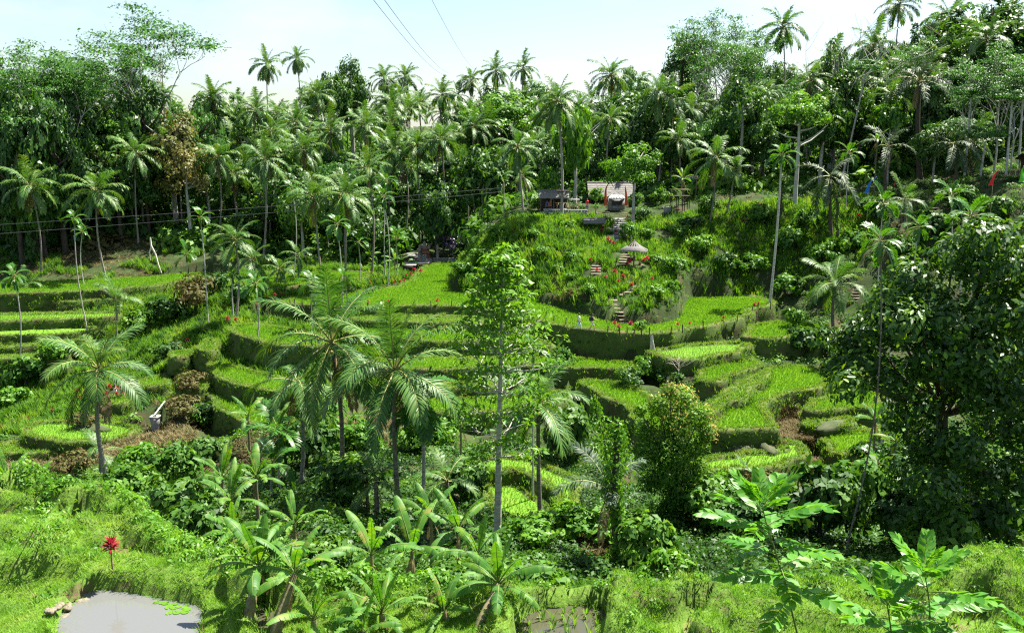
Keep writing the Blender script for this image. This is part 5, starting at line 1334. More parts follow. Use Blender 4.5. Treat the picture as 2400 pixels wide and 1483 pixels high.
# ------------------------------------------------------------------ shrubs seen singly
def sh(u, v, rw, kind, label, hz=1.0): return shrub(u, v, rw, kind, label, 'shrubs on the slopes', hz)
for u, v, rw, kind, hz, lab in [
 (460,740,3.0,'brownshrub',1.3,'tall browned shrub between the left terraces and the curved palm'),(400,760,2.6,'darkshrub',1.0,'dark shrub left of the curved palm'),
 (330,780,2.2,'shrub',1.0,'grey-green shrub beside the left path'),(395,845,1.8,'darkshrub',.9,'shrub just above the left red cordylines'),(500,700,2.2,'darkshrub',1.2,'dark shrub under the curved palm'),
 (560,720,1.8,'darkshrub',1.2,'shrub at the base of the curved palm'),(60,905,2.6,'shrub',1.0,'shrub at the left edge above the oval terrace'),(20,960,2.4,'lightshrub',.8,'light bush at the left edge'),(130,850,2.4,'lightshrub',.8,'light bush on the left slope'),
 (200,1000,1.6,'brownshrub',.7,'browned bush on the oval terrace'),(430,980,2.0,'brownshrub',.8,'browned bush by the concrete basin'),(450,930,1.8,'brownshrub',1.0,'browned bush on top of the knoll'),(480,1000,1.8,'darkshrub',1.0,'dark bush right of the basin'),
 (330,1110,1.9,'lightshrub',.9,'bright bush in front of the dark-trunked palm'),(400,1140,2.0,'shrub',1.0,'leafy bush at the top of the gully'),(470,1100,2.0,'darkshrub',1.0,'dark bush above the shaded bananas'),(300,1170,1.8,'shrub',1.0,'bush behind the near terrace edge'),(180,1120,1.8,'brownshrub',.9,'browned bush left of the dark-trunked palm'),
 (420,1230,1.9,'darkshrub',1.0,'dark bush just past the near terrace'),(470,1280,1.6,'darkshrub',1.0,'dark bush over the terrace edge'),(720,1100,2.2,'darkshrub',1.2,'dark rounded bush left of the middle trunk'),(820,1180,2.0,'darkshrub',1.0,'dark bush between the middle trunks'),
 (1090,1180,1.8,'darkshrub',1.2,'dark bush left of the slender trunk'),(1250,1290,1.6,'lightshrub',.8,'feathery yellow-green bush below the bowl terraces'),(1340,1265,2.0,'lightshrub',.7,'feathery yellow-green bush right of the bowl terraces'),(1330,1080,2.6,'darkshrub',1.4,'dark tall grass bank behind the tattered fronds'),(1420,1270,1.5,'lightshrub',.8,'bright bush left of the wrapped trunk'),
 (1510,1330,1.6,'shrub',1.1,'bush right of the wrapped trunk'),(1560,1380,1.3,'lightshrub',1.0,'light bush at the near paddy edge'),(1640,1240,2.0,'shrub',1.1,'bush under the columnar tree'),(1680,1180,1.6,'lightshrub',.9,'light bush below the lowest right terrace'),(1720,1260,1.9,'darkshrub',1.1,'dark bush behind the tall sapling'),
 (1830,1260,2.0,'darkshrub',1.1,'dark bush right of the broken stump'),(1920,1260,2.4,'darkshrub',1.3,'large dark bush in the right gully'),(2010,1230,2.4,'shrub',1.3,'large bush with yellow tips in the right gully'),(2100,1300,2.2,'darkshrub',1.2,'dark bush behind the right saplings'),(2200,1320,2.0,'shrub',1.1,'bush behind the right sapling top'),(2300,1280,2.0,'darkshrub',1.1,'dark bush at the lower right'),(2380,1240,2.2,'shrub',1.1,'bush at the right edge'),
 (2060,1120,2.0,'darkshrub',1.0,'dark bush under the thin areca trunk'),(2340,1150,2.2,'darkshrub',1.1,'dark bush beneath the big-leaved tree'),(1800,1160,1.6,'brownshrub',.8,'browned bush below the right terraces'),
 (1840,690,2.2,'lightshrub',.9,'light bush at the right end of the big paddy'),(1930,700,1.6,'shrub',.9,'bush left of the short palm'),(1860,770,1.5,'lightshrub',1.2,'twiggy pale bush behind the right step paddy'),(1880,830,2.2,'darkshrub',1.0,'dark bush right of the step paddy'),(1960,840,2.0,'darkshrub',1.0,'dark bush above the side paddies'),
 (1590,560,1.44,'lightshrub',1.0,'bush right of the thatched umbrella'),(1640,600,1.92,'lightshrub',1.1,'bush on the right shoulder of the hill'),(1580,640,1.6,'lightshrub',1.0,'light bush right of the thatched umbrella'),(1700,640,2.0,'darkshrub',1.0,'dark bush above the right paddy'),(1760,640,2.0,'lightshrub',.9,'yellow-green bush by the slope path'),(1850,590,1.9,'shrub',1.2,'pale leafy bush on the right slope'),
 (1660,500,1.6,'shrub',1.1,'bush under the leaning palms'),(1740,450,1.8,'lightshrub',1.0,'light bush in the right garden'),(1780,520,1.8,'shrub',1.0,'bush in the middle of the right garden'),(1870,470,1.5,'darkshrub',1.2,'clipped dark bush in the right garden'),(1700,400,1.6,'darkshrub',1.0,'dark bush at the top of the right garden'),(1620,540,1.8,'darkshrub',.8,'dark hedge-like bush by the earth path'),
 (1085,645,1.44,'lightshrub',.9,'bush on the left shoulder of the hill over the cliff'),(1130,610,1.6,'lightshrub',.8,'light bush on the left shoulder of the hill'),(1160,560,1.44,'lightshrub',.9,'bush on the left flank of the hill'),(1140,500,2.2,'lightshrub',1.0,'spiky light bush at the left crest of the hill'),(1330,540,1.12,'lightshrub',.9,'bush on the shaded hill flank'),(1270,600,1.04,'lightshrub',.9,'bush in the middle of the hill flank'),(1540,700,1.12,'lightshrub',1.1,'bush over the bare hill foot'),(1380,690,0.96,'lightshrub',.9,'bush on the hill over the paddy'),
 (1500,775,.8,'lightshrub',1.0,'small mound of growth at the foot of the hill steps'),(640,540,2.2,'lightshrub',.8,'light bush on the forest foot above the grove'),(760,560,2.4,'shrub',1.0,'bush behind the grove'),(560,540,2.2,'shrub',.9,'bush at the forest foot behind the curved palm'),(980,530,2.4,'darkshrub',1.0,'dark bush behind the shrine'),(1040,520,2.6,'darkshrub',1.1,'dark bush above the purple bush'),
 (1405,470,1.3,'lightshrub',1.2,'leafy bush before the thatched house'),(1352,500,1.2,'shrub',.8,'bush over the right end of the stone wall'),(1490,485,1.4,'shrub',1.2,'bush right of the grey booth'),(1420,530,1.1,'shrub',.9,'bush left of the grey stairs'),(1500,520,1.5,'darkshrub',1.0,'dark bush right of the grey stairs'),(1262,495,1.5,'shrub',.9,'bush at the left end of the stone wall'),(1550,480,1.6,'shrub',1.2,'bush under the bright round tree'),(1515,560,1.2,'lightshrub',.9,'light bush behind the thatched umbrella'),(1540,620,1.1,'lightshrub',.9,'light bush on the hill edge right of the umbrella'),(1340,610,0.96,'lightshrub',.9,'low bush in the shade of the hill flank'),(1200,600,1.20,'lightshrub',.9,'low bush low on the hill flank'),(1250,560,1.20,'lightshrub',.8,'bush high on the hill flank'),(1340,660,1.0,'lightshrub',.9,'light bush above the bare slip on the hill'),(1570,690,1.04,'lightshrub',1.2,'low hanging bush over the hill foot'),(1310,640,0.88,'lightshrub',.9,'bush left of the short steps'),
 (1515,885,1.5,'lightshrub',1.0,'bright bush at the end of the middle paddies'),(1478,905,1.4,'darkshrub',1.0,'dark bush at the end of the middle paddies'),(1550,905,1.3,'shrub',1.0,'bush behind the columnar tree top'),(1310,860,1.5,'shrub',1.0,'bush on the middle paddies right of the slender tree'),(990,1060,2.0,'shrub',1.0,'bush in the gully between the middle trunks'),(1040,1040,1.8,'lightshrub',.9,'light bush in the gully right of the middle trunks'),(740,1010,2.2,'shrub',1.1,'bush under the left middle palm'),(830,1060,2.0,'lightshrub',1.0,'light bush between the two middle palms'),
 (2150,1130,2.0,'darkshrub',1.2,'dark bush left of the big-leaved trunk'),(2230,1170,2.0,'shrub',1.2,'bush against the big-leaved trunk'),(2290,1120,2.0,'darkshrub',1.3,'tall dark bush right of the big-leaved trunk'),(2395,1160,2.2,'shrub',1.2,'tall bush at the right edge under the big-leaved tree'),(2110,1210,2.0,'shrub',1.1,'bush in front of the big-leaved trunk'),
 (2050,520,2.4,'darkshrub',1.0,'dark bush by the bare earth on the right slope'),(2180,560,2.6,'darkshrub',1.0,'dark bush above the short yellow-tipped areca'),(2240,490,2.4,'darkshrub',1.0,'dark bush behind the broad bright areca'),(2330,520,2.4,'darkshrub',1.0,'dark bush under the wooden hut'),(2120,610,2.2,'shrub',1.0,'bush below the bushy areca palm'),(1990,600,2.2,'shrub',1.1,'bush right of the silver drooping palm'),(1930,620,2.0,'lightshrub',1.0,'pale leafy bush above the short palm'),(1890,540,2.0,'shrub',1.0,'bush left of the silver drooping palm'),
]: sh(u, v, rw, kind, lab, hz)
for u, v, Y, rw, kind, lab in [(985,1345,24,1.1,'lightshrub','yellow-green bush among the bananas left of the slender trunk'),(925,1375,21,.9,'lightshrub','yellow-green bush behind the bottom banana clump'),(800,1330,25,1.2,'shrub','bush between the two banana clumps'),(1060,1330,25,1.1,'darkshrub','dark bush in the shade right of the yellow-green one'),(760,1270,29,1.4,'darkshrub','dark bush behind the leaning banana stems'),(640,1250,30,1.3,'darkshrub','dark bush left behind the leaning banana stems'),(1250,1345,26,1.2,'shrub','bush right of the fan of bright banana leaves'),(1320,1370,23,1.0,'shrub','bush on the slope behind the wet plot'),(1480,1385,21,.8,'lightshrub','bright weeds behind the wet plot'),(1640,1370,23,1.0,'shrub','bush left of the tallest close sapling'),(1960,1360,24,1.1,'darkshrub','dark bush right of the tallest close sapling'),(1000,1450,17.5,.6,'lightshrub','leafy weeds at the foot of the bottom bananas'),(810,1440,17.3,.6,'lightshrub','leafy weeds left at the foot of the bottom bananas')]:
    shrub(u, v, rw, kind, lab, 'shrubs on the slopes', 1.0, Y=Y) if Y > 20 else None
# ------------------------------------------------------------------ near terrace with the pond
FZ = -10.2
EDGE = np.array([onz(u, v, FZ)[:2] for u, v in [(-900,1150),(-160,1140),(0,1148),(40,1146),(100,1170),(130,1182),(250,1186),(290,1192),(340,1208),(380,1238),(400,1262),(430,1283),(470,1312),(520,1332),(570,1347),(620,1368),(700,1378),(830,1380),(1000,1395),(1200,1402),(1300,1408),(1420,1404),(1500,1408),(1560,1412),(1640,1402),(1700,1402),(1900,1392),(2000,1394),(2100,1402),(2240,1385),(2310,1362),(2400,1342),(2560,1320),(3300,1300)]])
FPOLY = np.vstack([EDGE, [[26, 8], [-26, 8]]])
fx = np.arange(-23, 23, .10); fy = np.arange(9.5, 33, .10)
FX, FY = np.meshgrid(fx, fy)
fin = inpoly(FX, FY, FPOLY); fd = segdist(FX, FY, EDGE, False); fs = np.where(fin, fd, -fd)
FG = np.full(FX.shape, FZ) + wav(FX, FY, 2.2, 201) * .05 + wav(FX, FY, .7, 202) * .025
def pxl(pts, z=FZ, closed=False): return smooth_poly(np.array([onz(u, v, z)[:2] for u, v in pts]), 2, closed)
RIDGES = [  # grassy dykes: pixels, width, height
 ([(-20,1180),(40,1150),(110,1172),(200,1195),(260,1200),(300,1235),(260,1262),(190,1282),(130,1308)], .45, .42),
 ([(300,1235),(350,1262),(400,1290),(470,1320),(560,1352),(620,1385)], .5, .30),
 ([(-20,1340),(60,1335),(150,1330),(230,1345),(300,1345),(400,1360),(500,1375),(600,1400)], .45, .30),
 ([(0,1240),(80,1262),(140,1300),(120,1335)], .4, .25),
 ([(215,1372),(320,1378),(420,1392),(510,1412),(530,1450),(500,1500)], .42, .10),
 ([(215,1372),(150,1405),(100,1450),(60,1500)], .40, .12),
 ([(590,1395),(575,1440),(560,1500)], .32, .25),
 ([(640,1400),(760,1392),(900,1398),(1060,1412),(1190,1425),(1170,1500)], .4, .3),
 ([(1190,1412),(1300,1412),(1430,1410),(1460,1430),(1440,1490)], .42, .32),
 ([(1460,1430),(1560,1425),(1660,1410),(1690,1440),(1650,1490)], .45, .36),
 ([(1690,1430),(1800,1420),(1900,1408),(2000,1412),(2130,1410)], .5, .28),
 ([(2130,1410),(2250,1400),(2330,1375),(2420,1355)], .55, .5),
 ([(2330,1430),(2400,1410),(2470,1400)], .4, .35),
 ([(1690,1460),(1850,1450),(2000,1455),(2200,1440),(2330,1425)], .4, .2)]
for pts, w, h in RIDGES:
    w, h = w * .95, h * 1.2; q = pxl(pts); dd = segdist(FX, FY, q, False) + wav(FX, FY, 1.1, 210) * .06
    FG = np.maximum(FG, FZ + h * np.exp(-(dd / w) ** 4) * (1 + .12 * wav(FX, FY, .9, 205)) + (FG - FZ) * .7)
BASINS = [  # ponds and little wet plots: pixels, depth, surface
 ([(128,1462),(150,1432),(205,1387),(258,1384),(322,1394),(382,1406),(442,1414),(488,1430),(470,1475),(455,1570),(130,1570)], .22, 'pond'),
 ([(1200,1483),(1230,1440),(1300,1424),(1380,1420),(1425,1428),(1432,1470),(1400,1560),(1190,1560)], .16, 'wet'),
 ([(1590,1470),(1600,1440),(1650,1425),(1672,1440),(1650,1480),(1600,1530)], .16, 'mud'),
 ([(585,1420),(620,1408),(650,1420),(640,1480),(600,1500)], .14, 'wet'),
 ([(205,1318),(262,1284),(335,1286),(372,1312),(318,1334),(250,1332)], .15, 'mud'),
 ([(105,1252),(135,1222),(188,1204),(215,1214),(180,1248),(140,1262)], .15, 'mud'),
 ([(-20,1160),(50,1160),(75,1180),(-20,1205)], .14, 'mud'),
 ([(130,1420),(160,1398),(180,1402),(150,1428)], .12, 'wet'),
 ([(2200,1470),(2260,1440),(2330,1445),(2300,1483),(2220,1500)], .10, 'mud')]
BPOL = []
for pts, dz in [([(-20,1130),(40,1140),(112,1170),(95,1195),(40,1206),(-20,1218)], .45), ([(112,1175),(290,1190),(302,1235),(245,1266),(140,1288),(95,1240)], .22), ([(300,1235),(350,1210),(480,1320),(600,1365),(560,1385),(430,1330)], -.2)]:
    q = pxl(pts, FZ, True); ins = inpoly(FX, FY, q); dd = segdist(FX, FY, q); FG = FG + np.where(ins, dz * np.clip(dd / .25, 0, 1), 0)
for pts, dpt, kind in BASINS:
    q = pxl(pts, FZ - .15, True); ins = inpoly(FX, FY, q); dd = segdist(FX, FY, q)
    FG = np.where(ins, np.minimum(FG, FZ - dpt * np.clip(dd / .18 + .25, 0, 1) - .03), FG)
    BPOL.append((q, dpt, kind))
for u, v, rr_, h in [(2310,1395,.8,.45),(1940,1425,.5,.25),(1450,1465,.45,.35),(1600,1418,.5,.2)]:
    c = onz(u, v, FZ)[:2]; FG += h * np.exp(-(np.hypot(FX - c[0], FY - c[1]) / rr_) ** 2)
FG = np.where(fs < 0, FG - .35 * np.clip(-fs / .4, 0, 1) + fs * .95, FG)
FG = np.maximum(FG, -17.5)
FG += np.clip(15.6 - FY, 0, 9) * .33
ny2, nx2 = FG.shape; id2 = np.arange(ny2 * nx2).reshape(ny2, nx2)
FF = np.stack([id2[:-1, :-1], id2[:-1, 1:], id2[1:, 1:], id2[1:, :-1]], -1).reshape(-1, 4)
M['fgground'] = groundmat('near_terrace_earth', [(.10, .075, .04), (.07, .12, .02), (.09, .17, .022), (.10, .15, .03)], (1.2, 9.0))
tag(link('near_terrace', mesh_np('near_terrace', np.stack([FX, FY, FG], -1).reshape(-1, 3), FF, M['fgground'], smooth=True)), kind='structure')
def fgz(x, y):
    x = np.atleast_1d(np.asarray(x, float)); y = np.atleast_1d(np.asarray(y, float))
    i = np.clip(((x - fx[0]) / .1).astype(int), 0, nx2 - 2); j = np.clip(((y - fy[0]) / .1).astype(int), 0, ny2 - 2)
    return FG[j, i]
# water
def watermat(name, col, rough):
    m, t, b = _mat(name); b.inputs['Base Color'].default_value = (*col, 1); b.inputs['Roughness'].default_value = rough
    n = t.nodes.new('ShaderNodeTexNoise'); n.inputs['Scale'].default_value = 9; bp = t.nodes.new('ShaderNodeBump'); bp.inputs['Strength'].default_value = .04
    t.links.new(n.outputs['Fac'], bp.inputs['Height']); t.links.new(bp.outputs[0], b.inputs['Normal'])
    return m
M['pond'] = watermat('murky_pond_water', (.105, .109, .106), .02); M['wet'] = watermat('paddy_water', (.05, .05, .03), .04)
for q, dpt, kind in BPOL:
    big = q + unit(q - q.mean(0)) * .12
    v, f = fill(big, FZ - (.09 if kind == 'pond' else .09 if kind == 'wet' else .115))
    me = mesh_np('water', v, f[:, :3], M['pond'] if kind == 'pond' else M['wet'] if kind == 'wet' else M['wetmud'])
    tag(link('pond_water' if kind == 'pond' else 'paddy_water' if kind == 'wet' else 'muddy_plot', me), kind='structure')
# turf
r = np.random.default_rng(77)
n = 210000
x = r.uniform(-21, 21, n); y = r.uniform(12.5, 31, n)
fsd = lookup  # noqa
k1 = np.clip(((x - fx[0]) / .1).astype(int), 0, nx2 - 1); k2 = np.clip(((y - fy[0]) / .1).astype(int), 0, ny2 - 1)
sd = fs[k2, k1]
ok = (sd > -1.6) & (np.abs(x) < .62 * y + 5)
for q, dpt, kind in BPOL:
    ii = inpoly(x, y, q)
    ok &= ~(ii & ((kind == 'pond') | (r.uniform(0, 1, n) > .10)))
kerb = np.array([onz(110 + 105 * t_, 1446 - 70 * t_, FZ + .1)[:2] for t_ in np.linspace(0, 1, 8)])
ok &= segdist(x, y, kerb, False) > .16
wetd = np.min([segdist(x, y, q) for q, d_, k_ in BPOL if k_ != 'pond'], axis=0); ok &= (wetd > .22) | (r.uniform(0, 1, n) < .35)
x, y, sd = x[ok], y[ok], sd[ok]; z = fgz(x, y)
pat = wav(x, y, 1.6, 301)
for nm, cond, tem, sc, mt in (('turf', pat < .9, FINE, (.6, 1.3), 'lushgrass'), ('tall_grass', pat >= .9, TUSS, (.22, .5), 'lushgrass')):
    c = cond
    me = scatter_mesh(nm, tem, np.column_stack([x, y, z - .02])[c], r.uniform(*sc, c.sum()), M[mt], np.clip(.5 + .25 * wav(x[c], y[c], 1.3, 302) + r.normal(0, .16, c.sum()), 0, 1), 78)
    tag(link('near_grass', me), 'bright short grass on the near terrace dykes' if nm == 'turf' else 'longer grass tussocks on the near terrace', 'grass', kind='stuff')
# weeds and dry stalks among the grass
c = r.choice(len(x), 900, replace=False); wp = np.column_stack([x, y, z])[c]
W0 = [bush_temp(160 + s, .10, 22, .22, .16) for s in range(4)]
tag(link('weeds', scatter_mesh('weeds', W0, wp[:620], r.uniform(.5, 1.25, 620), M['light'], r.uniform(0, .8, 620), 83)), 'small broad-leaved weeds among the near grass', 'weeds', kind='stuff')
DS = [blades1(5, .42, .012, .08, .7, 170 + s) for s in range(3)]
tag(link('dry_stalks', scatter_mesh('dry_stalks', DS, wp[620:], r.uniform(.5, 1.1, 280), M['dry'], r.uniform(0, 1, 280), 84)), 'dry stalks among the near grass', 'grass', kind='stuff')
# sparse rice standing in the wet plots
xx, yy = [], []
for q, dpt, kind in BPOL:
    if kind == 'pond': continue
    lo, hi = q.min(0), q.max(0); gx, gy = np.meshgrid(np.arange(lo[0], hi[0], .24), np.arange(lo[1], hi[1], .24)); gx = gx.ravel() + r.normal(0, .02, gx.size); gy = gy.ravel() + r.normal(0, .02, gy.size)
    i_ = inpoly(gx, gy, q) & (r.uniform(0, 1, gx.size) < .75); xx.append(gx[i_]); yy.append(gy[i_])
xx = np.concatenate(xx); yy = np.concatenate(yy)
me = scatter_mesh('rice_seedlings', YOUNG, np.column_stack([xx, yy, np.full(len(xx), FZ - .14)]), r.uniform(.7, 1.2, len(xx)), M['lushgrass'], r.uniform(.2, .8, len(xx)), 79)
tag(link('rice_seedlings', me), 'young rice standing in the wet near plots', 'rice', kind='stuff')
# leafy plants along the terrace edge
e = resample(EDGE, .22, False); e = np.repeat(e, 5, 0) + r.normal(0, .35, (len(e) * 5, 2))
nx_, ny_ = e[:, 0], e[:, 1]; okk = np.abs(nx_) < .62 * ny_ + 1
e = e[okk]; left = e[:, 0] < -1
W1 = [bush_temp(60 + s, .13, 46, .34, .3) for s in range(4)]
me = scatter_mesh('edge_plants', W1, np.column_stack([e, fgz(e[:, 0], e[:, 1]) - .05]), np.where(left, r.uniform(.4, 1.1, len(e)), r.uniform(.25, .6, len(e))), M['light'], r.uniform(.2, 1, len(e)), 81)
tag(link('edge_plants', me), 'low leafy weeds along the near terrace edge', 'weeds', kind='stuff')
# stone edging, lily pads
M['wallrock'] = solid('edging_rock', [(.09, .08, .05), (.16, .14, .10), (.23, .21, .16)], 5.0, .95, .7)
root = empty('stone_edging', (*onz(160, 1410, FZ)[:2], FZ)); tag(root, 'pale stone edging on the left bank of the pond', 'edging')
lm = []
for k in range(3):
    rr = np.random.default_rng(400 + k); V, F = lathe([(0, -.09), (.09, -.08), (.13, 0), (.10, .07), (0, .09)], 8); V = V * (1 + rr.normal(0, .08, V.shape)); lm.append(mesh_np('stone', V, F, M['wallrock'], smooth=True))
for k, t_ in enumerate(np.linspace(0, 1, 34)):
    p = onz(110 + 105 * t_, 1446 - 70 * t_ + 6 * math.sin(t_ * 7), FZ + .1)
    link('stone', lm[k % 3], root, Vector(p) - root.location + Vector((r.normal(0, .03), r.normal(0, .03), float(fgz(p[0], p[1])[0]) - p[2] + .10)), (0, 0, r.uniform(0, 6)), (r.uniform(.4, .9), r.uniform(.4, .8), .5))
padm = (lambda V: mesh_np('lily_pad', V, [(0, i, i + 1, i + 1) for i in range(1, 10)] if False else np.array([(0, i, i + 1) for i in range(1, 10)]), M['light'], np.full(len(V), .8)))(np.array([(0, 0, 0)] + [(math.cos(a) * .075, math.sin(a) * .075, .004) for a in np.linspace(.3, 6.0, 10)]))
padb = [(388,1412),(400,1416),(412,1414),(396,1422),(408,1424),(420,1420),(432,1424),(440,1428),(402,1432),(415,1434),(426,1432),(438,1418),(378,1412),(366,1410),(396,1436),(434,1433)]
for k, (u, v) in enumerate(padb):
    p = onz(u, v, FZ - .08); o = link('lily_pad', padm, None, p, (0, 0, k * 1.7), r.uniform(.7, 1.25))
    tag(o, 'round light green lily pad afloat near the right bank of the pond', 'lily pad', 'lily pads on the pond')
# duckweed along the pond rim
q = resample(BPOL[0][0], .025); q = q + (q.mean(0) - q) * np.abs(r.normal(0, .035, (len(q), 1))) + r.normal(0, .02, q.shape)
V = np.array([(-1, -1, 0), (1, -1, 0), (1.1, 1, 0), (-1, .9, 0)]) * .014
me = scatter_mesh('duckweed', [(V, np.array([(0, 1, 2, 3)]))], np.column_stack([q, np.full(len(q), FZ - .084)]), r.uniform(.5, 1.5, len(q)), M['light'], r.uniform(.5, 1, len(q)), 82)
tag(link('duckweed', me), 'duckweed floating along the pond rim', 'duckweed', kind='stuff')

def hitf(u, v):
    d = ray(u, v); d = d / d[1]; Y = np.arange(12, 32, .03); k = np.where(fgz(d[0] * Y, Y) >= d[2] * Y)[0]
    y = Y[k[0]]; return np.array((d[0] * y, y, d[2] * y))
cordyline(266, 1346, .78, 'tall single cordyline with a crimson head above the pond', 'cordylines on the near terrace', s=.62, p=hitf(266, 1346))
# thin pale saplings at the left
for u0, v0, u1, v1, lab in [(22, 1345, 95, 1215, 'thin leafy sapling leaning right on the near terrace'), (78, 1320, 100, 1250, 'thinner sapling beside the leaning one on the near terrace'), (515, 1320, 520, 1275, 'small leafy sapling at the near terrace edge by the bananas')]:
    b = hitf(u0, v0); a = at(u1, v1, b[1]); root = empty('sapling', b); tag(root, lab, 'sapling')
    t_ = np.linspace(0, 1, 6); link('stem', mesh_np('stem', *tube((a - b) * t_[:, None], .018 * (1.2 - t_), 5), M['wood'], smooth=True), root)
    rr = np.random.default_rng(u0); P = (a - b) + rr.normal(0, 1, (240, 3)) * np.array((.36, .3, .2)); V, F = leaf_cloud(P, P * 0 + np.array((0, 0, 1)), .13, .32, rr, .5)
    link('crown', mesh_np('crown', V, F, M['light'], np.repeat(rr.uniform(.4, 1, 240), 4)), root)

# broad-leafleted saplings close to the camera
def leaflet_mesh(q):
    V = np.array([(0, 0, 0), (.3, .25, .05), (.7, .22, .04), (1, 0, -.06), (.7, -.22, .04), (.3, -.25, .05), (.5, 0, -.02)]); F = np.array([(0, 6, 2, 1), (6, 3, 3, 2), (0, 5, 4, 6), (6, 4, 3, 3)])
    F = np.array([(0, 6, 2, 1), (0, 5, 4, 6), (6, 4, 3, 2)])
    return mesh_np('leaflet', V, F, M['sapling'], np.full(7, q))
LFL = [leaflet_mesh(q) for q in (.15, .4, .6, .9)]
RAC = [(lambda p: (p.add(*tube([(0, 0, 0), (.33, 0, .02), (.66, 0, -.01), (1, 0, -.07)], [.011, .009, .007, .003], 5)), p.mesh('leaf', M['stemgreen'], True))[1])(Parts())]
def pinnate(uv, Y, label, nl, Lr, ll, seed, pairs=8, top=.62):
    r = np.random.default_rng(seed); pts = np.array([at(u, v, Y) for u, v in uv]); b = pts[0].copy()
    root = empty('broad_leaflet_sapling', b); tag(root, label, 'sapling', 'saplings close to the camera')
    P = pts - b; P = smooth_poly(P, 2, False); t_ = np.linspace(0, 1, len(P))
    link('stem', mesh_np('stem', *tube(P, .017 * (1.15 - .85 * t_), 7), M['stemgreen'], smooth=True), root)
    for i in range(nl):
        f = top_f = 1 - top * ((i + .3) / nl) ** 1.1
        c = np.array([np.interp(f, t_, P[:, k]) for k in range(3)]); a = i * 2.39996 + seed
        el = R_(58 - 62 * min(1, i / nl * 1.5)) + r.uniform(-.1, .1); L_ = Lr * (.45 + .55 * min(1, (i + 1) / nl * 2.2)) * r.uniform(.85, 1.1)
        lf = link('leaf', RAC[0], root, c, (r.uniform(-.2, .2), -el, a), L_)
        for k in range(pairs):
            q = .22 + .76 * k / (pairs - 1); s = ll / Lr * (.75 + .5 * math.sin(math.pi * (k + 1) / (pairs + 1.5))) * (L_ / Lr) ** -.35
            for sg in (-1, 1):
                link('leaflet', LFL[int(r.integers(0, 4))], lf, (q, 0, -.07 * max(0, q - .6)), (r.uniform(-.35, .35) + sg * -.25, r.uniform(-.1, .25), sg * R_(58 - 22 * q)), s)
        link('leaflet', LFL[2], lf, (1, 0, -.07), (0, .2, 0), ll / Lr)
pinnate([(1905, 1640), (1868, 1480), (1830, 1330), (1795, 1225), (1785, 1178)], 11.0, 'tallest broad-leafleted sapling close to the camera, left of its two neighbours', 25, .80, .19, 3, pairs=9)
pinnate([(2185, 1640), (2180, 1480), (2178, 1400), (2165, 1335)], 11.2, 'right broad-leafleted sapling close to the camera, with a flat top of leaves', 20, .84, .19, 5, top=.8, pairs=9)
pinnate([(2100, 1640), (2092, 1500), (2078, 1405)], 11.0, 'shortest broad-leafleted sapling close to the camera, between its two neighbours', 15, .68, .18, 8, top=.8)
pinnate([(2440, 1640), (2432, 1520), (2425, 1452)], 11.4, 'broad-leafleted sapling cut by the right edge', 7, .6, .14, 11, top=.8)

# ------------------------------------------------------------------ buildings on the hill
def part(parent, name, VF, mat, loc=None, smooth=False, mesh=None):
    me = mesh or mesh_np(name, VF[0], VF[1], mat, smooth=smooth); return link(name, me, parent, loc)
def courses(root, y0, z0, y1, z1, x0, x1, n, thick=.14, name='thatch_course', mat='thatch', seed=1):
    """overlapping thatch courses from the eave (y0, z0) up to the ridge (y1, z1)"""
    r = np.random.default_rng(seed); m = 26
    for i in range(n):
        a, b = i / n, min(1, (i + 1.45) / n); xs_ = np.linspace(x0, x1, m); j = r.normal(0, .035, m); j2 = r.normal(0, .03, m)
        ya = y0 + (y1 - y0) * a; za = z0 + (z1 - z0) * a; yb = y0 + (y1 - y0) * b; zb = z0 + (z1 - z0) * b; lift = .05
        sgn = np.sign(y0 - y1)
        R0 = np.column_stack([xs_, ya + sgn * np.abs(j) * 1.5, za + lift - thick + j2 - np.abs(j)]); R1 = np.column_stack([xs_, np.full(m, ya), za + lift + thick * .4 + j2 * .5]); R2 = np.column_stack([xs_, np.full(m, yb), np.full(m, zb + .01)])
        R3 = np.column_stack([xs_, np.full(m, yb), np.full(m, zb - thick)])
        V = np.concatenate([R0, R1, R2, R3]); k = np.arange(m - 1)
        F = np.concatenate([np.stack([k + o1, k + 1 + o1, k + 1 + o2, k + o2], 1) for o1, o2 in ((0, m), (m, 2 * m), (2 * m, 3 * m), (3 * m, 0))])
        part(root, name, (V, F), M[mat])
def post(root, p, h, rad=.06, mat='wood', name='post'): part(root, name, tube([p, np.asarray(p) + np.array((0, 0, h * .5)), np.asarray(p) + np.array((0, 0, h))], rad, 7), M[mat], smooth=True)

# thatched shelter on the left
Y = 131.0; c = at(1297, 497, Y); zf = c[2]; root = empty('thatched_shelter', c); tag(root, 'open thatched shelter beside the tall palm above the stone wall', 'shelter')
part(root, 'floor', box((0, .2, -.12), (4.2, 3.4, .24)), M['stone']); part(root, 'low_wall', box((.2, -1.3, .3), (3.4, .18, .6)), M['stone'])
for sx in (-1.9, 0, 1.9):
    for sy in (-1.2, 1.5): post(root, (sx, sy, 0), 2.3)
courses(root, -1.75, 2.15, .15, 3.2, -2.2, 2.2, 5, seed=1); courses(root, 2.05, 2.15, .15, 3.2, -2.2, 2.2, 4, seed=2)
part(root, 'ridge_cap', tube([(-2.25, .15, 3.22), (2.25, .15, 3.22)], .11, 7), M['thatch']); part(root, 'back_wall', box((0, 1.45, 1.0), (3.9, .08, 2.0)), M['darkwood'])
part(root, 'table', box((-.6, -.3, .75), (1.4, .7, .06)), M['wood'])
for sx in (-1.2, 0): part(root, 'table_leg', box((sx, -.3, .36), (.07, .6, .72)), M['wood'])
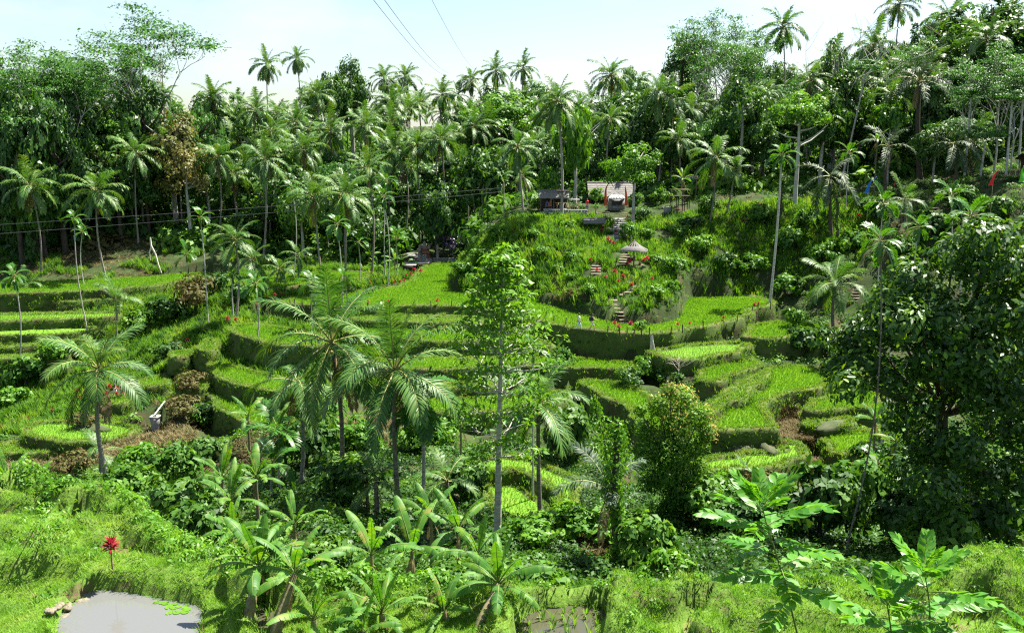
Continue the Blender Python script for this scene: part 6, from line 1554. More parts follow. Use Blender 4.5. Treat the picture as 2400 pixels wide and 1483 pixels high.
# stone wall in front of it: coursed blocks
Y = 127.3; a = at(1285, 512, Y); b = at(1376, 510, Y); ztop = at(1330, 493, Y)[2]; root = empty('stone_wall', ((a[0] + b[0]) / 2, Y, a[2])); tag(root, 'low grey stone retaining wall in front of the left thatched shelter', 'wall')
Wd, Hd = b[0] - a[0], ztop - a[2]; part(root, 'core', box((0, .25, Hd / 2 - .4), (Wd, .34, Hd + .8)), M['concrete'])
sm = [mesh_np('stone', *(lambda V, F: (V * (1 + np.random.default_rng(k).normal(0, .05, V.shape)), F))(*box((0, 0, 0), (1, 1, 1))), M['stone']) for k in range(4)]
for j in range(4):
    nb = 12; 
    for i in range(nb):
        w = Wd / nb; link('stone', sm[(i * 3 + j) % 4], root, (-Wd / 2 + (i + .5 + (.25 if j % 2 else -.1)) * w, .06 + random.uniform(-.02, .02), (j + .5) * Hd / 4), None, (w * .93, .16, Hd / 4 * .9))
part(root, 'coping', box((0, .2, Hd + .045), (Wd + .1, .5, .09)), M['concrete'])
# deck round the palm trunk
Y = 126.0; p = at(1318, 447, Y); root = empty('tree_deck', p); tag(root, 'dark plank deck fixed round the tall palm trunk', 'deck')
for i in range(8): part(root, 'plank', box((-.75 + i * .22, 0, 0), (.2, 1.5, .06)), M['darkwood'])
for sx in (-.7, .7): part(root, 'brace', beam((sx, .2, -.03), (sx * .15, .1, -1.2), .08), M['wood'])
for sy in (-.5, .5): part(root, 'bearer', box((0, sy, -.08), (1.8, .1, .1)), M['darkwood'])
# bamboo stall
Y = 129.0; p = at(1345, 492, Y); root = empty('bamboo_stall', p); tag(root, 'small flat-roofed bamboo stall right of the tall palm trunk', 'stall')
part(root, 'roof', box((0, 0, 1.5), (1.6, 1.2, .07)), M['metalroof'])
for sx in (-.6, .6):
    for sy in (-.4, .4): post(root, (sx, sy, -.1), 1.6, .045, 'bamboo')
for z_ in (.45, .85): part(root, 'shelf', box((0, 0, z_), (1.2, .7, .05)), M['bamboo'])
for i in range(5): part(root, 'brace', beam((-.6 + i * .3, -.42, 0), (-.6 + i * .3 + .15, -.42, .85), .035), M['bamboo'])
# bamboo railing before the trunk
Y = 127.0; p = at(1316, 492, Y); root = empty('bamboo_table', p); tag(root, 'crossed bamboo trestle left of the tall palm trunk', 'trestle')
for i in range(4): part(root, 'pole', beam((-.8 + i * .4, 0, 0), (-.4 + i * .4, .05, 1.0), .045), M['bamboo']); part(root, 'pole', beam((-.4 + i * .4, .1, 0), (-.8 + i * .4, .1, 1.0), .045), M['bamboo'])
part(root, 'rail', beam((-.9, .05, 1.0), (.9, .05, 1.0), .05), M['bamboo'])
# thatched house
Y = 138.0; c = at(1430, 495, Y); root = empty('thatched_house', c); tag(root, 'long thatched house with a dark front at the top of the stairs', 'house')
part(root, 'floor', box((0, 1.6, -.1), (6.8, 5, .3)), M['stone'])
for sx in (-3.1, -1.55, 0, 1.55, 3.1): post(root, (sx, -.8, 0), 2.4, .07, 'darkwood')
for i in range(14): part(root, 'wall_board', box((-3.05 + i * .47, .6 + (i % 2) * .02, 1.2), (.45, .05, 2.4)), M['darkwood'])
courses(root, -1.2, 2.25, 1.5, 4.3, -3.5, 3.5, 7, seed=3); courses(root, 4.2, 2.25, 1.5, 4.3, -3.5, 3.5, 6, seed=4)
part(root, 'ridge_cap', tube([(-3.55, 1.5, 4.34), (3.55, 1.5, 4.34)], .13, 7), M['thatch']); part(root, 'beam', box((0, -.8, 2.42), (6.6, .12, .14)), M['wood'])
part(root, 'gable', (np.array([(3.4, -1.0, 2.3), (3.4, 4.0, 2.3), (3.4, 1.5, 4.2), (3.45, 1.5, 4.2), (3.45, 4.0, 2.3), (3.45, -1.0, 2.3)]), np.array([(0, 1, 2, 2), (5, 4, 3, 3), (0, 1, 4, 5), (1, 2, 3, 4), (2, 0, 5, 3)])[2:]), M['darkwood'])
# ticket booth
Y = 131.5; c = at(1444, 493, Y); root = empty('ticket_booth', c); tag(root, 'grey booth with a ribbed tin roof between two orange banners', 'booth')
part(root, 'body', box((0, 0, .85), (2.35, 1.3, 1.7)), M['concrete']); part(root, 'window', box((0, -.66, 1.15), (1.5, .04, .6)), M['darkcloth']); part(root, 'counter', box((0, -.74, .82), (1.8, .3, .06)), M['wood']); part(root, 'notice', box((-.1, -.68, .45), (1.2, .03, .5)), M['metalroof'])
for i in range(11):
    x_ = -1.32 + i * .264
    V = np.array([(x_ - .13, -.95, 1.7), (x_ + .13, -.95, 1.7), (x_ * .55 + .07, 0, 2.25), (x_ * .55 - .07, 0, 2.25), (x_ - .13, -.95, 1.74 + .05 * (i % 2)), (x_ + .13, -.95, 1.74 + .05 * (i % 2)), (x_ * .55 + .07, 0, 2.3 + .04 * (i % 2)), (x_ * .55 - .07, 0, 2.3 + .04 * (i % 2))])
    part(root, 'roof_sheet', (V, np.array([(3, 2, 1, 0), (4, 5, 6, 7), (0, 1, 5, 4), (1, 2, 6, 5), (2, 3, 7, 6), (3, 0, 4, 7)])), M['metalroof'])
part(root, 'rear_roof', (np.array([(-1.4, .95, 1.7), (1.4, .95, 1.7), (.75, 0, 2.27), (-.75, 0, 2.27), (-1.4, .95, 1.75), (1.4, .95, 1.75), (.75, 0, 2.32), (-.75, 0, 2.32)]), np.array([(0, 1, 2, 3), (4, 7, 6, 5), (0, 4, 5, 1)])), M['metalroof'])
for sx in (-.55, .55): part(root, 'roof_strut', beam((sx, -.1, 2.3), (0, -.1, 2.75), .04), M['wire'])
# banners
def banner(pts, Y, w, mat, label, foot_v, grp='tall cloth banners'):
    P = np.array([at(u, v, Y) for u, v in pts]); foot = at(pts[0][0], foot_v, Y); foot[2] = min(foot[2], ground(foot[0], Y) + .1)
    root = empty('banner', foot); tag(root, label, 'banner', grp)
    P = smooth_poly(P, 2, False) - foot; n = len(P); t_ = np.linspace(0, 1, n)
    link('pole', mesh_np('pole', *tube(np.vstack([[0, 0, 0], P + np.array((0, .03, 0))]), .03, 6), M['bamboo'], smooth=True), root)
    wd = w * (1 - t_) ** .7 * (.75 + .25 * np.cos(t_ * 3)) + .02; s = 1
    A = P + np.array((0, -.02, 0)); B = P + np.column_stack([-wd * s, .05 * np.sin(t_ * 14) - .02, -.05 * wd])
    V = np.concatenate([A, B, B + np.array((0, .025, 0)), A + np.array((0, .025, 0))]); k = np.arange(n - 1)
    F = np.concatenate([np.stack([k + o1, k + 1 + o1, k + 1 + o2, k + o2], 1) for o1, o2 in ((0, n), (n, 2 * n), (2 * n, 3 * n), (3 * n, 0))])
    link('cloth', mesh_np('cloth', V, F, M[mat]), root)
banner([(1424, 481), (1422, 460), (1421, 442), (1427, 429)], 130.5, .55, 'orangecloth', 'orange-red banner left of the grey booth', 495)
banner([(1472, 482), (1471, 462), (1468, 446), (1466, 436)], 130.5, .55, 'orangecloth', 'orange-red banner right of the grey booth', 497)
banner([(2036, 452), (2038, 437), (2044, 424), (2056, 414)], 108, .5, 'bluebanner', 'blue curved banner on the shaded right slope', 468)
banner([(2327, 434), (2330, 420), (2335, 407), (2342, 397)], 104, .5, 'redcloth', 'red curved banner by the straight pale trunk', 460)
banner([(2400, 427), (2399, 412), (2398, 398), (2401, 388)], 102, .6, 'greencloth', 'bright green banner at the right edge', 440)
# stairs
def steps(pts, w, label, name='stone_stairs', mat='step', dep=.42, th=.13, skew=0.0):
    P = [hit(u, v) for u, v in pts]; root = empty(name, P[-1]); tag(root, label, 'stairs'); base = np.array(root.location)
    me = [mesh_np('step', *(lambda V, F: (V * (1 + np.random.default_rng(900 + k).normal(0, .04, V.shape)), F))(*box((0, 0, 0), (1, 1, 1))), M[mat]) for k in range(3)]
    for i, p in enumerate(P): link('step', me[i % 3], root, p - base + np.array((0, .05, .06)), (0, 0, random.uniform(-.12, .12) + skew), (w * random.uniform(.9, 1.08), dep, th))
steps([(1448, 515 + i * 4.8) for i in range(9)], 2.5, 'wide grey stairs leading up to the thatched house', 'grey_stairs', 'stone', .75, .24)
steps([(1437, 556), (1434, 561), (1432, 565)], 1.9, 'three lower grey steps left of the yellow-green tree', 'grey_stairs', 'stone', .7, .2)
steps([(1466 - (i % 2) * 1 - i * 1.0, 592 + i * 6) for i in range(6)], 1.2, 'pale earth steps beside the thatched umbrella')
steps([(1398 - i * .5, 625 + i * 6) for i in range(4)], 1.15, 'short flight of pale steps left of the umbrella')
steps([(1494, 674), (1486, 680), (1474, 687), (1461, 693), (1438, 706), (1441, 716), (1449, 725), (1452, 734), (1457, 744), (1462, 752), (1464, 758)], .9, 'winding stone steps climbing the front of the hill')
steps([(2018, 676), (2014, 682), (2012, 688), (2009, 694), (2006, 701), (2000, 709)], 1.3, 'stone steps on the path right of the short palm')
steps([(2196, 490), (2190, 497), (2184, 505), (2180, 514)], 1.6, 'earth steps on the shaded right slope')
# bamboo railings
for u0, u1, v_, lab in [(1402, 1428, 512, 'bamboo railing left of the grey stairs'), (1451, 1470, 514, 'bamboo railing right of the grey stairs')]:
    Y = 126.8; a = at(u0, v_, Y); b = at(u1, v_ + 1, Y); root = empty('bamboo_railing', a); tag(root, lab, 'railing', 'railings at the top of the stairs'); d = b - a
    nb = int(np.linalg.norm(d) / .3) + 1
    for i in range(nb + 1): post(root, d * i / nb, 1.0, .03, 'bamboo')
    for z_ in (.3, .62, .95): part(root, 'rail', beam(np.array((0, -.05, z_)), d + np.array((0, -.05, z_)), .045), M['bamboo'])
# arched thatched shelter
Y = 121.0; c = at(1392, 551, Y); c[2] = min(c[2], ground(c[0], Y)); zt = at(1392, 512, Y)[2] - c[2]; ze = at(1392, 523, Y)[2] - c[2]; root = empty('arched_shelter', c); tag(root, 'small arched thatched shelter on poles below the stone wall', 'shelter')
for sx in (-1.0, 1.15):
    for sy in (-.7, .7): post(root, (sx, sy, -.2), ze + .2, .045, 'wood')
for i in range(6):
    a0, a1 = math.pi * (i / 6), math.pi * ((i + 1.12) / 6); pr = lambda a_, k: (-math.cos(a_) * (.95 + k), ze + math.sin(a_) * (zt - ze + k))
    (ya, za), (yb, zb), (yc, zc), (yd, zd) = pr(a0, .1), pr(a1, .06), pr(a1, 0), pr(a0, 0); V = np.array([(x_, y_, z_) for x_ in (-1.5, 1.45) for y_, z_ in ((ya, za), (yb, zb), (yc, zc), (yd, zd))])
    part(root, 'thatch_course', (V, np.array([(0, 4, 5, 1), (1, 5, 6, 2), (2, 6, 7, 3), (3, 7, 4, 0), (0, 1, 2, 3), (7, 6, 5, 4)])), M['thatch'])
part(root, 'bench', box((0, -.5, .35), (2.2, .4, .06)), M['wood'])
for k in (.9, 1.25, 1.6): part(root, 'cross_rail', beam((1.15, -.7, k), (1.15, .7, k), .04), M['bamboo'])
# thatched umbrella
p = hit(1485, 628); Y = p[1]; root = empty('thatched_umbrella', p); tag(root, 'round thatched umbrella on a single post beside the pale steps', 'umbrella')
zt = at(1485, 565, Y)[2] - p[2]; ze = at(1485, 585, Y)[2] - p[2]; rad = 31 * Y / FPX
post(root, (0, 0, -.2), zt + .15, .09, 'wood')
for i in range(14):
    a0, a1, am = i * 2 * math.pi / 14, (i + 1.1) * 2 * math.pi / 14, (i + .55) * 2 * math.pi / 14
    rr = np.random.default_rng(i); q = lambda a_, f, z_: (math.cos(a_) * rad * f, math.sin(a_) * rad * f, z_)
    e = ze + rr.uniform(-.08, .06); mid = ze + (zt - ze) * .42
    V = np.array([q(a0, .03, zt + .06), q(a1, .03, zt + .06), q(a0, .5, mid), q(am, .52, mid + .05), q(a1, .5, mid), q(a0, 1, e), q(am, 1.04, e + .03), q(a1, 1, e), q(a0, 1, e - .1), q(am, 1.03, e - .16), q(a1, 1, e - .1), q(am, .45, mid - .18)])
    part(root, 'thatch_panel', (V, np.array([(0, 2, 3, 1), (1, 3, 4, 4), (2, 5, 6, 3), (3, 6, 7, 4), (5, 8, 9, 6), (6, 9, 10, 7), (8, 11, 9, 9), (9, 11, 10, 10)])[[0, 2, 3, 4, 5]]), M['thatch'])
    part(root, 'rib', beam((0, 0, zt - .08), q(a0, .95, e - .08), .035), M['wood'])
part(root, 'finial', lathe([(.10, zt - .02), (.07, zt + .12), (0, zt + .22)], 8), M['thatch'])
b = hit(1478, 622); root = empty('notice_board', b); tag(root, 'dark notice board on two legs under the thatched umbrella', 'board')
part(root, 'board', box((0, -.3, .75), (.95, .06, .42)), M['darkwood'])
for sx in (-.35, .35): post(root, (sx, -.26, -.1), .95, .03)
b = hit(1497, 630); root = empty('bench', b); tag(root, 'low wooden bench right of the umbrella post', 'bench'); part(root, 'seat', box((0, 0, .42), (1.2, .35, .06)), M['wood'])
for sx in (-.45, .45): part(root, 'leg', box((sx, 0, .19), (.08, .3, .4)), M['wood'])
b = hit(1462, 563); root = empty('offering_box', b); tag(root, 'small wooden box on a post at the foot of the grey stairs', 'box'); part(root, 'box', box((0, 0, .85), (.5, .45, .5)), M['wood']); part(root, 'lid', box((0, 0, 1.13), (.6, .55, .06)), M['bamboo']); post(root, (0, 0, -.1), .7, .06)
# wooden lookout and the welcome sign
Y = 129.0; p = at(1592, 486, Y); p[2] = min(p[2], ground(p[0], Y) + .2); zd = at(1592, 459, Y)[2] - p[2]; root = empty('wooden_lookout', p); tag(root, 'dark wooden lookout deck with crossed bamboo rails right of the huts', 'lookout')
for i in range(12): part(root, 'plank', box((-1.3 + i * .235, 0, zd), (.22, 1.7, .07)), M['darkwood'])
for sx in (-1.2, -.3, .6, 1.3):
    for sy in (-.7, .7): post(root, (sx, sy, -.6), zd + .6, .06, 'darkwood')
for sx in (-1.3, 0, 1.3): post(root, (sx, -.78, zd), .95, .035, 'bamboo')
part(root, 'rail', beam((-1.4, -.8, zd + .92), (1.4, -.8, zd + .92), .05), M['bamboo']); part(root, 'rail', beam((-1.4, .8, zd + .92), (1.4, .8, zd + .92), .05), M['bamboo'])
part(root, 'brace', beam((-.9, -.82, zd + .85), (.2, -.82, zd + .1), .05), M['bamboo']); part(root, 'brace', beam((.2, -.72, zd - .1), (1.0, -.72, zd - 1.0), .05), M['bamboo']); part(root, 'brace', beam((1.0, -.74, zd - .1), (.2, -.74, zd - 1.0), .05), M['bamboo'])
Y = 134.0; p = at(1618, 424, Y); p[2] = ground(p[0], Y); zc = at(1618, 417, Y)[2] - p[2]; root = empty('welcome_sign', p); tag(root, 'dark sign reading LOVE BALI in white letters above the lookout', 'sign')
part(root, 'board', box((0, 0, zc), (2.3, .07, .62)), M['darkwood'])
for sx in (-.9, .9): post(root, (sx, .06, -.2), zc + .4, .05)
tcu = bpy.data.curves.new('lettering', 'FONT'); tcu.body = 'LOVE BALI'; tcu.size = .46; tcu.extrude = .01; tcu.align_x = 'CENTER'; tcu.align_y = 'CENTER'
to = bpy.data.objects.new('lettering', tcu); COL.objects.link(to); tcu.materials.append(M['plain_white'])
bpy.context.view_layer.update(); tme = bpy.data.meshes.new_from_object(to.evaluated_get(bpy.context.evaluated_depsgraph_get())); bpy.data.objects.remove(to)
link('lettering', tme, root, (0, -.05, zc), (math.pi / 2, 0, 0))
p = hit(1564, 500); root = empty('stone_block', p); tag(root, 'squared grey stone block left of the lookout', 'block'); part(root, 'block', (lambda V, F: (V * (1 + np.random.default_rng(3).normal(0, .05, V.shape)), F))(*box((0, 0, .4), (1.0, .8, .95))), M['stone'])
# hut and deck at the right edge
Y = 112.0; p = at(2395, 470, Y); p[2] = ground(p[0], Y); zd = max(.3, at(2395, 466, Y)[2] - p[2]); root = empty('wooden_hut', p); tag(root, 'dark wooden hut on posts cut by the right edge', 'hut')
for i in range(13): part(root, 'plank', box((-2.6 + i * .4, 0, zd), (.37, 2.2, .07)), M['wood'])
for sx in (-.3, 2.0):
    for sy in (-.9, .9): post(root, (sx, sy, zd - 1.2), 3.3, .06, 'darkwood')
for i in range(6): part(root, 'wall_board', box((0 + i * .36, .85, zd + 1.0), (.34, .05, 1.9)), M['darkwood'])
courses(root, -1.4, zd + 2.0, 0, zd + 2.7, -.6, 2.4, 4, seed=9, mat='darkwood'); courses(root, 1.4, zd + 2.0, 0, zd + 2.7, -.6, 2.4, 3, seed=10, mat='darkwood')
for i in range(4): post(root, (-2.4 + i * .7, -.95, zd), .8, .03, 'bamboo')
part(root, 'rail', beam((-2.5, -.95, zd + .75), (-.3, -.95, zd + .75), .05), M['bamboo'])

# ------------------------------------------------------------------ the shrine yard
Y = 146.0; p = at(996, 607, Y); p[2] = max(p[2] - .3, ground(p[0], Y)) ; z0 = 0.0; root = empty('brick_shrine', p); tag(root, 'small red brick shrine with a carved stone crown left of the purple bush', 'shrine')
def sq(prof, c, k=4, rot=math.pi / 4): 
    V, F = lathe([(a * 1.414, b) for a, b in prof], k); cz, sz = math.cos(rot), math.sin(rot); V = V @ np.array([[cz, sz, 0], [-sz, cz, 0], [0, 0, 1]]); return V + np.asarray(c), F
part(root, 'plinth', sq([(1.35, z0 - 1.0), (1.35, z0 + .25), (1.2, z0 + .3), (1.2, z0 + .5), (0, z0 + .5)], (0, 0, 0)), M['temple'])
part(root, 'body', sq([(.85, z0 + .5), (.85, z0 + 1.3), (1.0, z0 + 1.35), (1.0, z0 + 1.5), (.7, z0 + 1.55), (.7, z0 + 1.9), (.9, z0 + 1.95), (.9, z0 + 2.05), (0, z0 + 2.05)], (0, 0, 0)), M['brick'])
for j in range(6):
    for i in range(6): part(root, 'brick', box((-.7 + i * .28 + (.07 if j % 2 else -.07), -.87, z0 + .58 + j * .125), (.25, .06, .1)), M['brick'])
part(root, 'crown', sq([(.62, z0 + 2.05), (.7, z0 + 2.2), (.45, z0 + 2.3), (.52, z0 + 2.5), (.3, z0 + 2.6), (.36, z0 + 2.8), (.16, z0 + 2.95), (.2, z0 + 3.1), (0, z0 + 3.4)], (0, 0, 0)), M['temple'])
for sx, sy in ((-.8, -.8), (.8, -.8), (.8, .8), (-.8, .8)):
    part(root, 'finial', sq([(.14, z0 + 2.05), (.2, z0 + 2.2), (.1, z0 + 2.35), (.14, z0 + 2.5), (0, z0 + 2.8)], (sx, sy, 0)), M['temple'])
for k in range(10): part(root, 'carving', sq([(.10, 0), (.16, .12), (.05, .26), (0, .34)], (.62 * math.cos(k * .63), .62 * math.sin(k * .63), z0 + 2.12 + .04 * (k % 3))), M['temple'])
for u, vt, lab in [(984, 577, 'carved gate pillar left of the brick shrine'), (1026, 571, 'carved gate pillar right of the brick shrine'), (1104, 580, 'orange brick pillar at the right end of the shrine yard')]:
    q = at(u, 609, 145); q[2] = min(q[2], ground(q[0], 145)); h = at(u, vt, 145)[2] - q[2]; rt = empty('gate_pillar', q); tag(rt, lab, 'pillar', 'pillars of the shrine yard')
    part(rt, 'shaft', sq([(.3, -.3), (.3, h * .15), (.22, h * .2), (.22, h * .7), (.32, h * .76), (0, h * .78)], (0, 0, 0)), M['temple' if u < 1100 else 'brick'])
    part(rt, 'cap', sq([(.30, h * .77), (.16, h * .84), (.2, h * .9), (0, h)], (0, 0, 0)), M['temple' if u < 1100 else 'brick'])
def lowwall(u0, u1, v0, v1, Y, mat, label, n, nm='yard_wall'):
    a = at(u0, v1, Y); b = at(u1, v1, Y); h = at(u0, v0, Y)[2] - a[2]; rt = empty(nm, (a + b) / 2); tag(rt, label, 'wall'); W_ = b[0] - a[0]
    part(rt, 'core', box((0, .12, h / 2 - .5), (W_, .2, h + 1)), M[mat]); me = mesh_np('block', *box((0, 0, 0), (1, 1, 1)), M[mat])
    for j in range(2):
        for i in range(n): link('block', me, rt, (-W_ / 2 + (i + .5) * W_ / n, 0, (j + .5) * h / 2), None, (W_ / n * .94, .14, h / 2 * .9))
    part(rt, 'coping', box((0, .08, h + .05), (W_ + .1, .4, .1)), M['concrete'])
lowwall(1016, 1070, 606, 615, 143.5, 'stone', 'long low dark wall with a pale coping under the purple bush', 14)
lowwall(1078, 1108, 590, 603, 144, 'brick', 'red brick wall at the right end of the shrine yard', 8)
lowwall(988, 1000, 599, 614, 143, 'concrete', 'upright pale grey slab in front of the shrine', 1)
steps([(968, 596 + i * 3.2) for i in range(4)], 1.9, 'pale stone steps left of the shrine', 'stone_stairs', 'stone', .5, .2)
p = at(978, 617, 139.5); root = empty('concrete_platform', p); tag(root, 'flat pale concrete platform at the back corner of the far field', 'platform'); part(root, 'slab', box((0, .8, 0), (3.7, 2.0, .12)), M['concrete']); part(root, 'base', box((0, .9, -.45), (3.3, 1.6, .8)), M['darkwood'])
p = at(958, 622, 137); root = empty('concrete_platform', p); tag(root, 'lower slab left of the concrete platform by the far field', 'platform'); part(root, 'slab', box((0, .5, 0), (2.2, 1.2, .1)), M['concrete']); part(root, 'base', box((0, .5, -.4), (1.9, 1.0, .7)), M['darkwood'])

# ------------------------------------------------------------------ odd things
p = hit(366, 1010); top = at(366, 974, p[1]); h = top[2] - p[2]; root = empty('concrete_basin', p); tag(root, 'tapered grey concrete water basin on the brown knoll', 'basin')
part(root, 'body', sq([(.26, -.3), (.30, h * .5), (.36, h * .93), (.30, h * .93), (.28, h * .8), (0, h * .8)], (0, 0, 0)), M['concrete']); part(root, 'rim', sq([(.36, h * .86), (.41, h * .88), (.41, h), (.30, h), (.30, h * .88)], (0, 0, 0)), M['concrete'])
a = at(386, 940, p[1] + 1.5); b = top + np.array((-.15, 0, .1)); root = empty('white_pipe', b); tag(root, 'white pipe leaning down into the concrete basin', 'pipe'); part(root, 'pipe', tube([(0, 0, 0), (a - b) / 2, a - b], .05, 8), M['plain_white'], smooth=True); part(root, 'collar', tube([(a - b) * .96, (a - b) * 1.0], .07, 8), M['plain_white'])
# bleached fork on the left bank
Yb = hit(380, 640)[1] - .3; f0 = at(378, 638, Yb); root = empty('bleached_branch', f0); tag(root, 'bleached forked dead branch propped on the left bank', 'dead branch')
g = lambda u, v: at(u, v, Yb) - f0
part(root, 'main_limb', tube([(0, 0, -.1), g(371, 620), g(364, 595), g(354, 576), g(352, 556)], [.09, .10, .12, .14, .10], 7), M['bleached'], smooth=True); part(root, 'side_limb', tube([g(355, 577), g(350, 592), g(353, 610)], [.11, .09, .06], 7), M['bleached'], smooth=True)
part(root, 'stub', tube([g(362, 592), g(368, 588)], [.06, .03], 6), M['bleached'], smooth=True)
p = hit(1590, 890); root = empty('dead_shrub', p, .6); tag(root, 'bare bleached shrub at the end of the middle paddies', 'dead shrub'); link('stems', BARE[0].copy(), root, None, None, (3.6, 3.0, 2.6)); root.children[0].data.materials.clear(); root.children[0].data.materials.append(M['bleached'])
p = hit(1838, 1222); root = empty('broken_stump', p); tag(root, 'pale broken tree stump above the dark gully bushes', 'stump'); h = at(1838, 1165, p[1])[2] - p[2]
part(root, 'trunk', tube([(0, 0, -.3), (.02, 0, h * .5), (0, 0, h * .8)], [.24, .2, .17], 9), M['palebark'], smooth=True); part(root, 'splinter', tube([(.05, 0, h * .78), (.22, 0, h * .9), (.4, 0, h * 1.05)], [.1, .07, .02], 6), M['bleached']); part(root, 'splinter', tube([(-.06, 0, h * .76), (-.12, 0, h * 1.0), (-.3, 0, h * 1.3)], [.08, .05, .02], 6), M['darkbark'])
p = onz(1526, 787, -19.4); root = empty('straw_bundle', p); tag(root, 'pale straw bundle hung over the paddy wall', 'straw'); rr = np.random.default_rng(2)
for k in range(16):
    a = np.array((rr.normal(0, .05), -.35, .15)); e = np.array((rr.normal(.12, .18), -.55 + rr.normal(0, .08), -1.9 + rr.uniform(-.2, .3))); part(root, 'straw', tube([a, (a + e) / 2 + np.array((0, -.08, 0)), e], [.02, .035, .015], 4), M['bleached'])
def boulder(u, v, s, label, mat='stone', seed=1, p=None):
    rr = np.random.default_rng(seed); V, F = lathe([(0, -1), (.5, -.85), (.85, -.45), (1, 0), (.85, .45), (.5, .8), (0, .95)], 12); d = unit(V); V = V * (1 + .16 * np.sin(d @ rr.normal(0, 3, (3, 1)) + 1) + .10 * np.sin(d @ rr.normal(0, 6, (3, 1))))
    p = hit(u, v) if p is None else p; o = link('boulder', mesh_np('boulder', V, F, M[mat], smooth=True), None, p, (0, 0, seed), s); tag(o, label, 'boulder')
M['mossrock'] = solid('mossy_rock', [(.025, .05, .012), (.05, .06, .025), (.08, .075, .05)], 1.5, .95, .8)
boulder(1682, 812, (1.0, .7, .9), 'brown boulder jutting from the wall of the big paddy', 'mossrock', 2, at(1683, 798, 97.3));
boulder(1790, 1050, (1.8, .6, .5), 'flat pale rock ledge in the bank above the lowest right terrace', 'mossrock', 5); boulder(1720, 1052, (1.9, .6, .45), 'longer flat rock ledge left of the pale one', 'mossrock', 6); boulder(1950, 1000, (2.0, .7, .5), 'flat rock ledge between the two side paddies', 'mossrock', 7)
boulder(215, 1003, (2.4, 1.0, .5), 'low bare mound in the oval terrace', 'mossrock', 9)
a = at(-20, 743, 112); b = at(190, 737, 114); root = empty('water_pipe', a); tag(root, 'long pale water pipe lying along the far left terrace', 'pipe'); d = b - a; part(root, 'pipe', tube([d * t_ + np.array((0, 0, .1 * math.sin(t_ * 5))) for t_ in np.linspace(0, 1, 8)], .06, 6), M['bleached'], smooth=True)
for i in range(5): post(root, d * (.1 + .2 * i) + np.array((0, .08, -.9)), .95, .03, 'wood', 'support')
# stakes on the rims
STK = ['left of the areca palm over the stairs walk', 'right of the slender tree', 'second right of the slender tree', 'third right of the slender tree, left of the walkers', 'right of the walker with the backpack', 'left of the foot of the winding steps', 'at the foot of the winding steps', 'just right of the foot of the winding steps', 'above the straw bundle', 'below the rounded cliff end', 'on the right rim between two pale red cordylines', 'near the right rim corner', 'left of the upright palm fronds, by two cordylines', 'left of the pair by the ragged areca crown', 'left of the pink cordyline near the slender tree', 'between the pink cordyline and the slender tree', 'touching the left leaves of the slender tree', 'at the left path bend, first of three', 'at the left path bend, second of three', 'at the left path bend, third of three', 'at the end corner under the long grey trunk', 'beside the red cordyline at the end corner', 'between the dark and ragged areca palms', "behind the slender tree's right branches", 'between the two walkers and the steps', "on the rim below the cliff's right end"]
for k, (u, v) in enumerate([(1265,748),(1298,753),(1326,762),(1452,781),(1470,782),(1486,784),(1504,784),(1522,785),(1573,778),(1648,768),(1728,750),(895,717),(862,719),(1010,717),(1058,718),(1086,719),(680,713),(690,716),(709,718),(1806,722),(1763,728),(798,720),(1240,752),(1424,778),(1600,776)]):
    p = onz(u, v, -19.3); rt = empty('rim_stake', p); tag(rt, 'short stake ' + STK[k], 'stake', 'stakes on the rim of the big paddy'); h = .55 + .3 * ((k * 7) % 5) / 5
    part(rt, 'stake', tube([(0, 0, -.2), (.02 * (k % 3 - 1), 0, h * .6), (.05 * (k % 3 - 1), 0, h)], [.06, .065, .075 if k % 2 else .05], 6), M['wood'] if k % 3 else M['darkwood'], smooth=True)
# wires and pole
def wire(a, b, sag, label, rad=.022):
    t_ = np.linspace(0, 1, 24); P = a + (b - a) * t_[:, None]; P[:, 2] -= sag * 4 * t_ * (1 - t_); root = link('power_line', mesh_np('power_line', *tube(P - a, rad, 5), M['wire'], smooth=True), None, a); tag(root, label, 'wire', 'power lines')
wire(at(872, -4, 70), at(1042, 176, 232), 1.0, 'left one of the three wires running down the sky', .022); wire(at(898, -4, 70), at(1052, 172, 232), 1.0, 'middle one of the three wires running down the sky', .022); wire(at(1010, -4, 74), at(1116, 165, 236), 1.0, 'right one of the three wires running down the sky', .016)
wire(at(-60, 530, 112), at(1181, 440, 133), .25, 'upper wire crossing the left slope to the pale pole', .02); wire(at(-60, 552, 112), at(1181, 449, 133), .25, 'lower wire crossing the left slope to the pale pole', .02)
p = at(1181, 500, 133); p[2] = ground(p[0], 133); h = at(1181, 428, 133)[2] - p[2]; root = empty('utility_pole', p); tag(root, 'thin pale utility pole left of the huts', 'pole'); part(root, 'pole', tube([(0, 0, -.3), (0, 0, h * .5), (0, 0, h)], [.09, .08, .07], 8), M['palebark'], smooth=True); part(root, 'crossarm', box((0, -.1, h - .45), (.9, .08, .08)), M['wood'])
for sx in (-.35, .35): part(root, 'insulator', lathe([(.04, h - .41), (.06, h - .33), (.03, h - .26), (0, h - .24)], 7, (sx, -.1, 0)), M['plain_white'])

